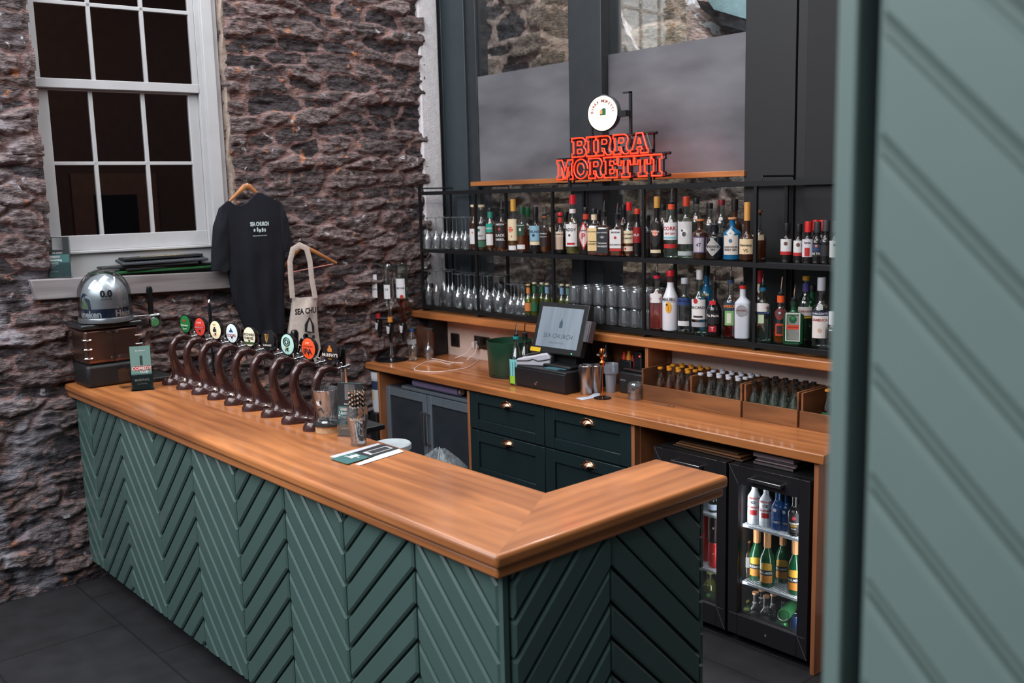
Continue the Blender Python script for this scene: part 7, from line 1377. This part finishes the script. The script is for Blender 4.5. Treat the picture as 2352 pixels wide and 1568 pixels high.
fb('clear bottle with red and white label at the hinge side of the top shelf', 1712, 3.70, s1, 1104, 0.026, 'clear', ('cap', K, 0.01), [(0.1, 0.5, 1.0, Wh, [('*bar', 0.5, 0.02, Rd, 0.02)])])
for i, (px, y, tp, lab) in enumerate(((1738, 3.68, 1212, 'green cider bottle with gold foil neck at the hinge side of the middle shelf'), (1762, 3.645, 1222, 'green cider bottle with gold foil neck standing forward on the middle shelf'), (1798, 3.74, 1218, 'green cider bottle with gold foil neck set back on the middle shelf'), (1826, 3.66, 1236, 'green cider bottle with gold foil neck beside the door edge'))):
    fb(lab, px, y, s2, tp, 0.032, 'green', ('tall', (206, 150, 96), 0.01), [(0.10, 0.24, 0.9, (206, 130, 40), []), (0.24, 0.34, 0.95, (34, 34, 36), [('BULMERS', 0.5, 0.013, Wh)]), (0.34, 0.48, 0.8, (214, 160, 50), [], 'arch'), (0.74, 1.0, 3.1, (214, 150, 96), [], 'neck')], style=(0.50, 0.76, 0.014))
fb('brown beer bottle with grey label in the corner of the middle shelf', 1717, 3.68, s2, 1240, 0.028, 'brown', ('cap', (150, 100, 60), 0.01), [(0.3, 0.6, 1.0, (170, 166, 164), [])])
for i, (px, y, tp, lab) in enumerate(((1735, 3.66, 1359, 'dark beer bottle with white neck label at the front of the bottom shelf'), (1749, 3.76, 1352, 'dark beer bottle with copper cap at the rear of the bottom shelf'), (1760, 3.64, 1367, 'dark beer bottle with green side strip on the bottom shelf'), (1776, 3.70, 1362, 'dark beer bottle between the strip-labelled one and the cans'), (1801, 3.78, 1362, 'dark beer bottle rising behind the cans'))):
    fb(lab, px, y, s3, tp, 0.028, 'dark', ('cap', (206, 150, 110), 0.01), [(0.20, 0.42, 0.7, (120, 118, 120), [('BRU', 0.5, 0.010, K)], 'oval'), (0.62, 0.72, 0.9, (186, 180, 178), [], 'neck')], style=(0.46, 0.70, 0.0125))
fb('pale green bottle with yellow cap at the hinge side of the bottom shelf', 1713, 3.67, s3, 1376, 0.029, 'green', ('cap', (190, 160, 50), 0.01), [(0.5, 0.7, 0.9, (150, 160, 90), [])])
def can(lab, px, y, z0, h, R, mat_, txt=None, lay=None):
    x = x_at(px, y, z0+0.05) if lay is None else lay[0]; t = thing('drink_can', lab, 'can', (x, y, z0), 0, gf)
    pr = [(R*0.8, 0), (R, 0.008), (R, h-0.012), (R*0.86, h-0.002), (R*0.86, h), (R*0.78, h-0.002), (R*0.76, h-0.004), (0.001, h-0.004)]
    ax_ = None if lay is None else lay[1]
    obj('can_body', MB().lathe(pr[:4], (x, y, z0), 22, ax=ax_), mat_, t); 
    obj('can_lid', MB().lathe(pr[3:], (x, y, z0), 22, ax=ax_, capb=False), M_steel, t)
    if txt and lay is None: tm = MB(); text_cyl(tm, txt, R+0.0008, math.radians(-62), h*0.6, 0.010, c=(x, y, z0), bold=0.03); obj('lettering', tm, lm(Wh), t, smooth=False)
    return t
can('green and black drink can standing foremost on the bottom fridge shelf', 1797, 3.645, s3, z_at(1424, x_at(1797, 3.645, 0.2), 3.645)-s3, 0.031, G['can'], 'ZERO')
can('grey-topped drink can behind the foremost green can', 1797, 3.72, s3, z_at(1404, x_at(1797, 3.72, 0.2), 3.72)-s3, 0.031, pm('can_dark', (60, 66, 72), 0.3, 0.6, var=0))
can('slim blue and silver drink can beside the fridge door edge', 1828, 3.66, s3, z_at(1412, x_at(1828, 3.66, 0.2), 3.66)-s3, 0.027, pm('can_blue', (60, 90, 150), 0.25, 0.7, var=0))
pq = at(1819, 1391, y=3.70); can('drink can lying on its side above the slim blue can', 0, 3.70, pq[2], 0.12, 0.030, G['can'], None, ((pq[0]), ((0.75, 0.66, 0), (0, 0, 1), (0.25, -0.97, 0))))
# the sliver of the first fridge
fb('small white-labelled bottle on the top shelf of the half-hidden fridge', 1638, 3.66, s1, 1140, 0.026, 'dark', ('cap', K, 0.01), [(0.2, 0.6, 0.9, (180, 190, 210), [])])
can('red and black drink can on the middle shelf of the half-hidden fridge', 1640, 3.66, s2+0.0, 0.125, 0.030, G['red'], '0'); can('second red drink can beside the other in the half-hidden fridge', 1622, 3.70, s2, 0.125, 0.028, G['red'])
can('red drink can stacked on top of another in the half-hidden fridge', 1640, 3.66, s2+0.127, 0.125, 0.030, pm('can_black', (44, 24, 26), 0.3, 0.4, var=0), '0'); can('red drink can stacked over the second can in the half-hidden fridge', 1622, 3.70, s2+0.127, 0.125, 0.028, G['red'])
fb('yellow-green soft drink bottle low in the half-hidden fridge', 1630, 3.67, s3, 1312, 0.032, 'clear', ('cap', (190, 190, 80), 0.01), [(0.2, 0.42, 0.9, (40, 44, 40), [('*disc', 0.6, 0.010, (110, 170, 90))]), ], liquid=((170, 170, 70), 0.8))
# books and trays above the fridges
zb = 0.866; q = at(1722, 1062, y=3.60); bx0 = q[0]+0.0; cols = [(50, 44, 46), (44, 40, 44), (176, 150, 158), (54, 46, 50), (60, 52, 50)]
for i, (c, th_b, lab) in enumerate(((cols[0], 0.014, 'dark slim book at the bottom of the pile on the fridge'), (cols[2], 0.006, 'pale leaflet block in the pile of books on the fridge'), (cols[1], 0.012, 'black-bound book in the middle of the pile on the fridge'), (cols[2], 0.020, 'thick book block with pale page edges near the top of the pile'), (cols[4], 0.012, 'scuffed dark book topping the pile on the fridge'))):
    t = thing('book', lab, 'book', (bx0+0.10, 3.75, zb), 0, 'books piled on the fridge'); d_ = 0.006*(i % 3)
    obj('cover', MB().box(bx0+d_, bx0+0.21+d_, 3.625+d_, 3.83, zb, zb+th_b), lm(c), t, bevel=0.001); obj('pages', MB().box(bx0+d_+0.004, bx0+0.207+d_, 3.6235+d_, 3.64+d_, zb+0.002, zb+th_b-0.002), lm((206, 178, 184) if c == cols[2] else (110, 98, 98)), t, smooth=False); zb += th_b+0.001
pA, pB = at(1545, 1001, y=3.62), at(1712, 1028, y=3.62)
for i in range(3):
    tag(obj('serving_board', MB().prism([(pA[0]+0.02*i, 3.62), (pB[0]-0.02*i, 3.60+0.01*i), (pB[0], 3.85), (pA[0], 3.86)], (0, 0, 0.868+0.011*i), (1, 0, 0), (0, 1, 0), (0, 0, 0.008)), lm(((84, 60, 46), (150, 100, 64), (110, 78, 56))[i]), bevel=0.002), ('darkest serving board at the bottom of the pile above the half-hidden fridge', 'light brown serving board in the middle of the pile above the half-hidden fridge', 'brown serving board on top of the pile above the half-hidden fridge')[i], 'board', 'serving boards above the fridge')
# wall at the end of the drinks shelf
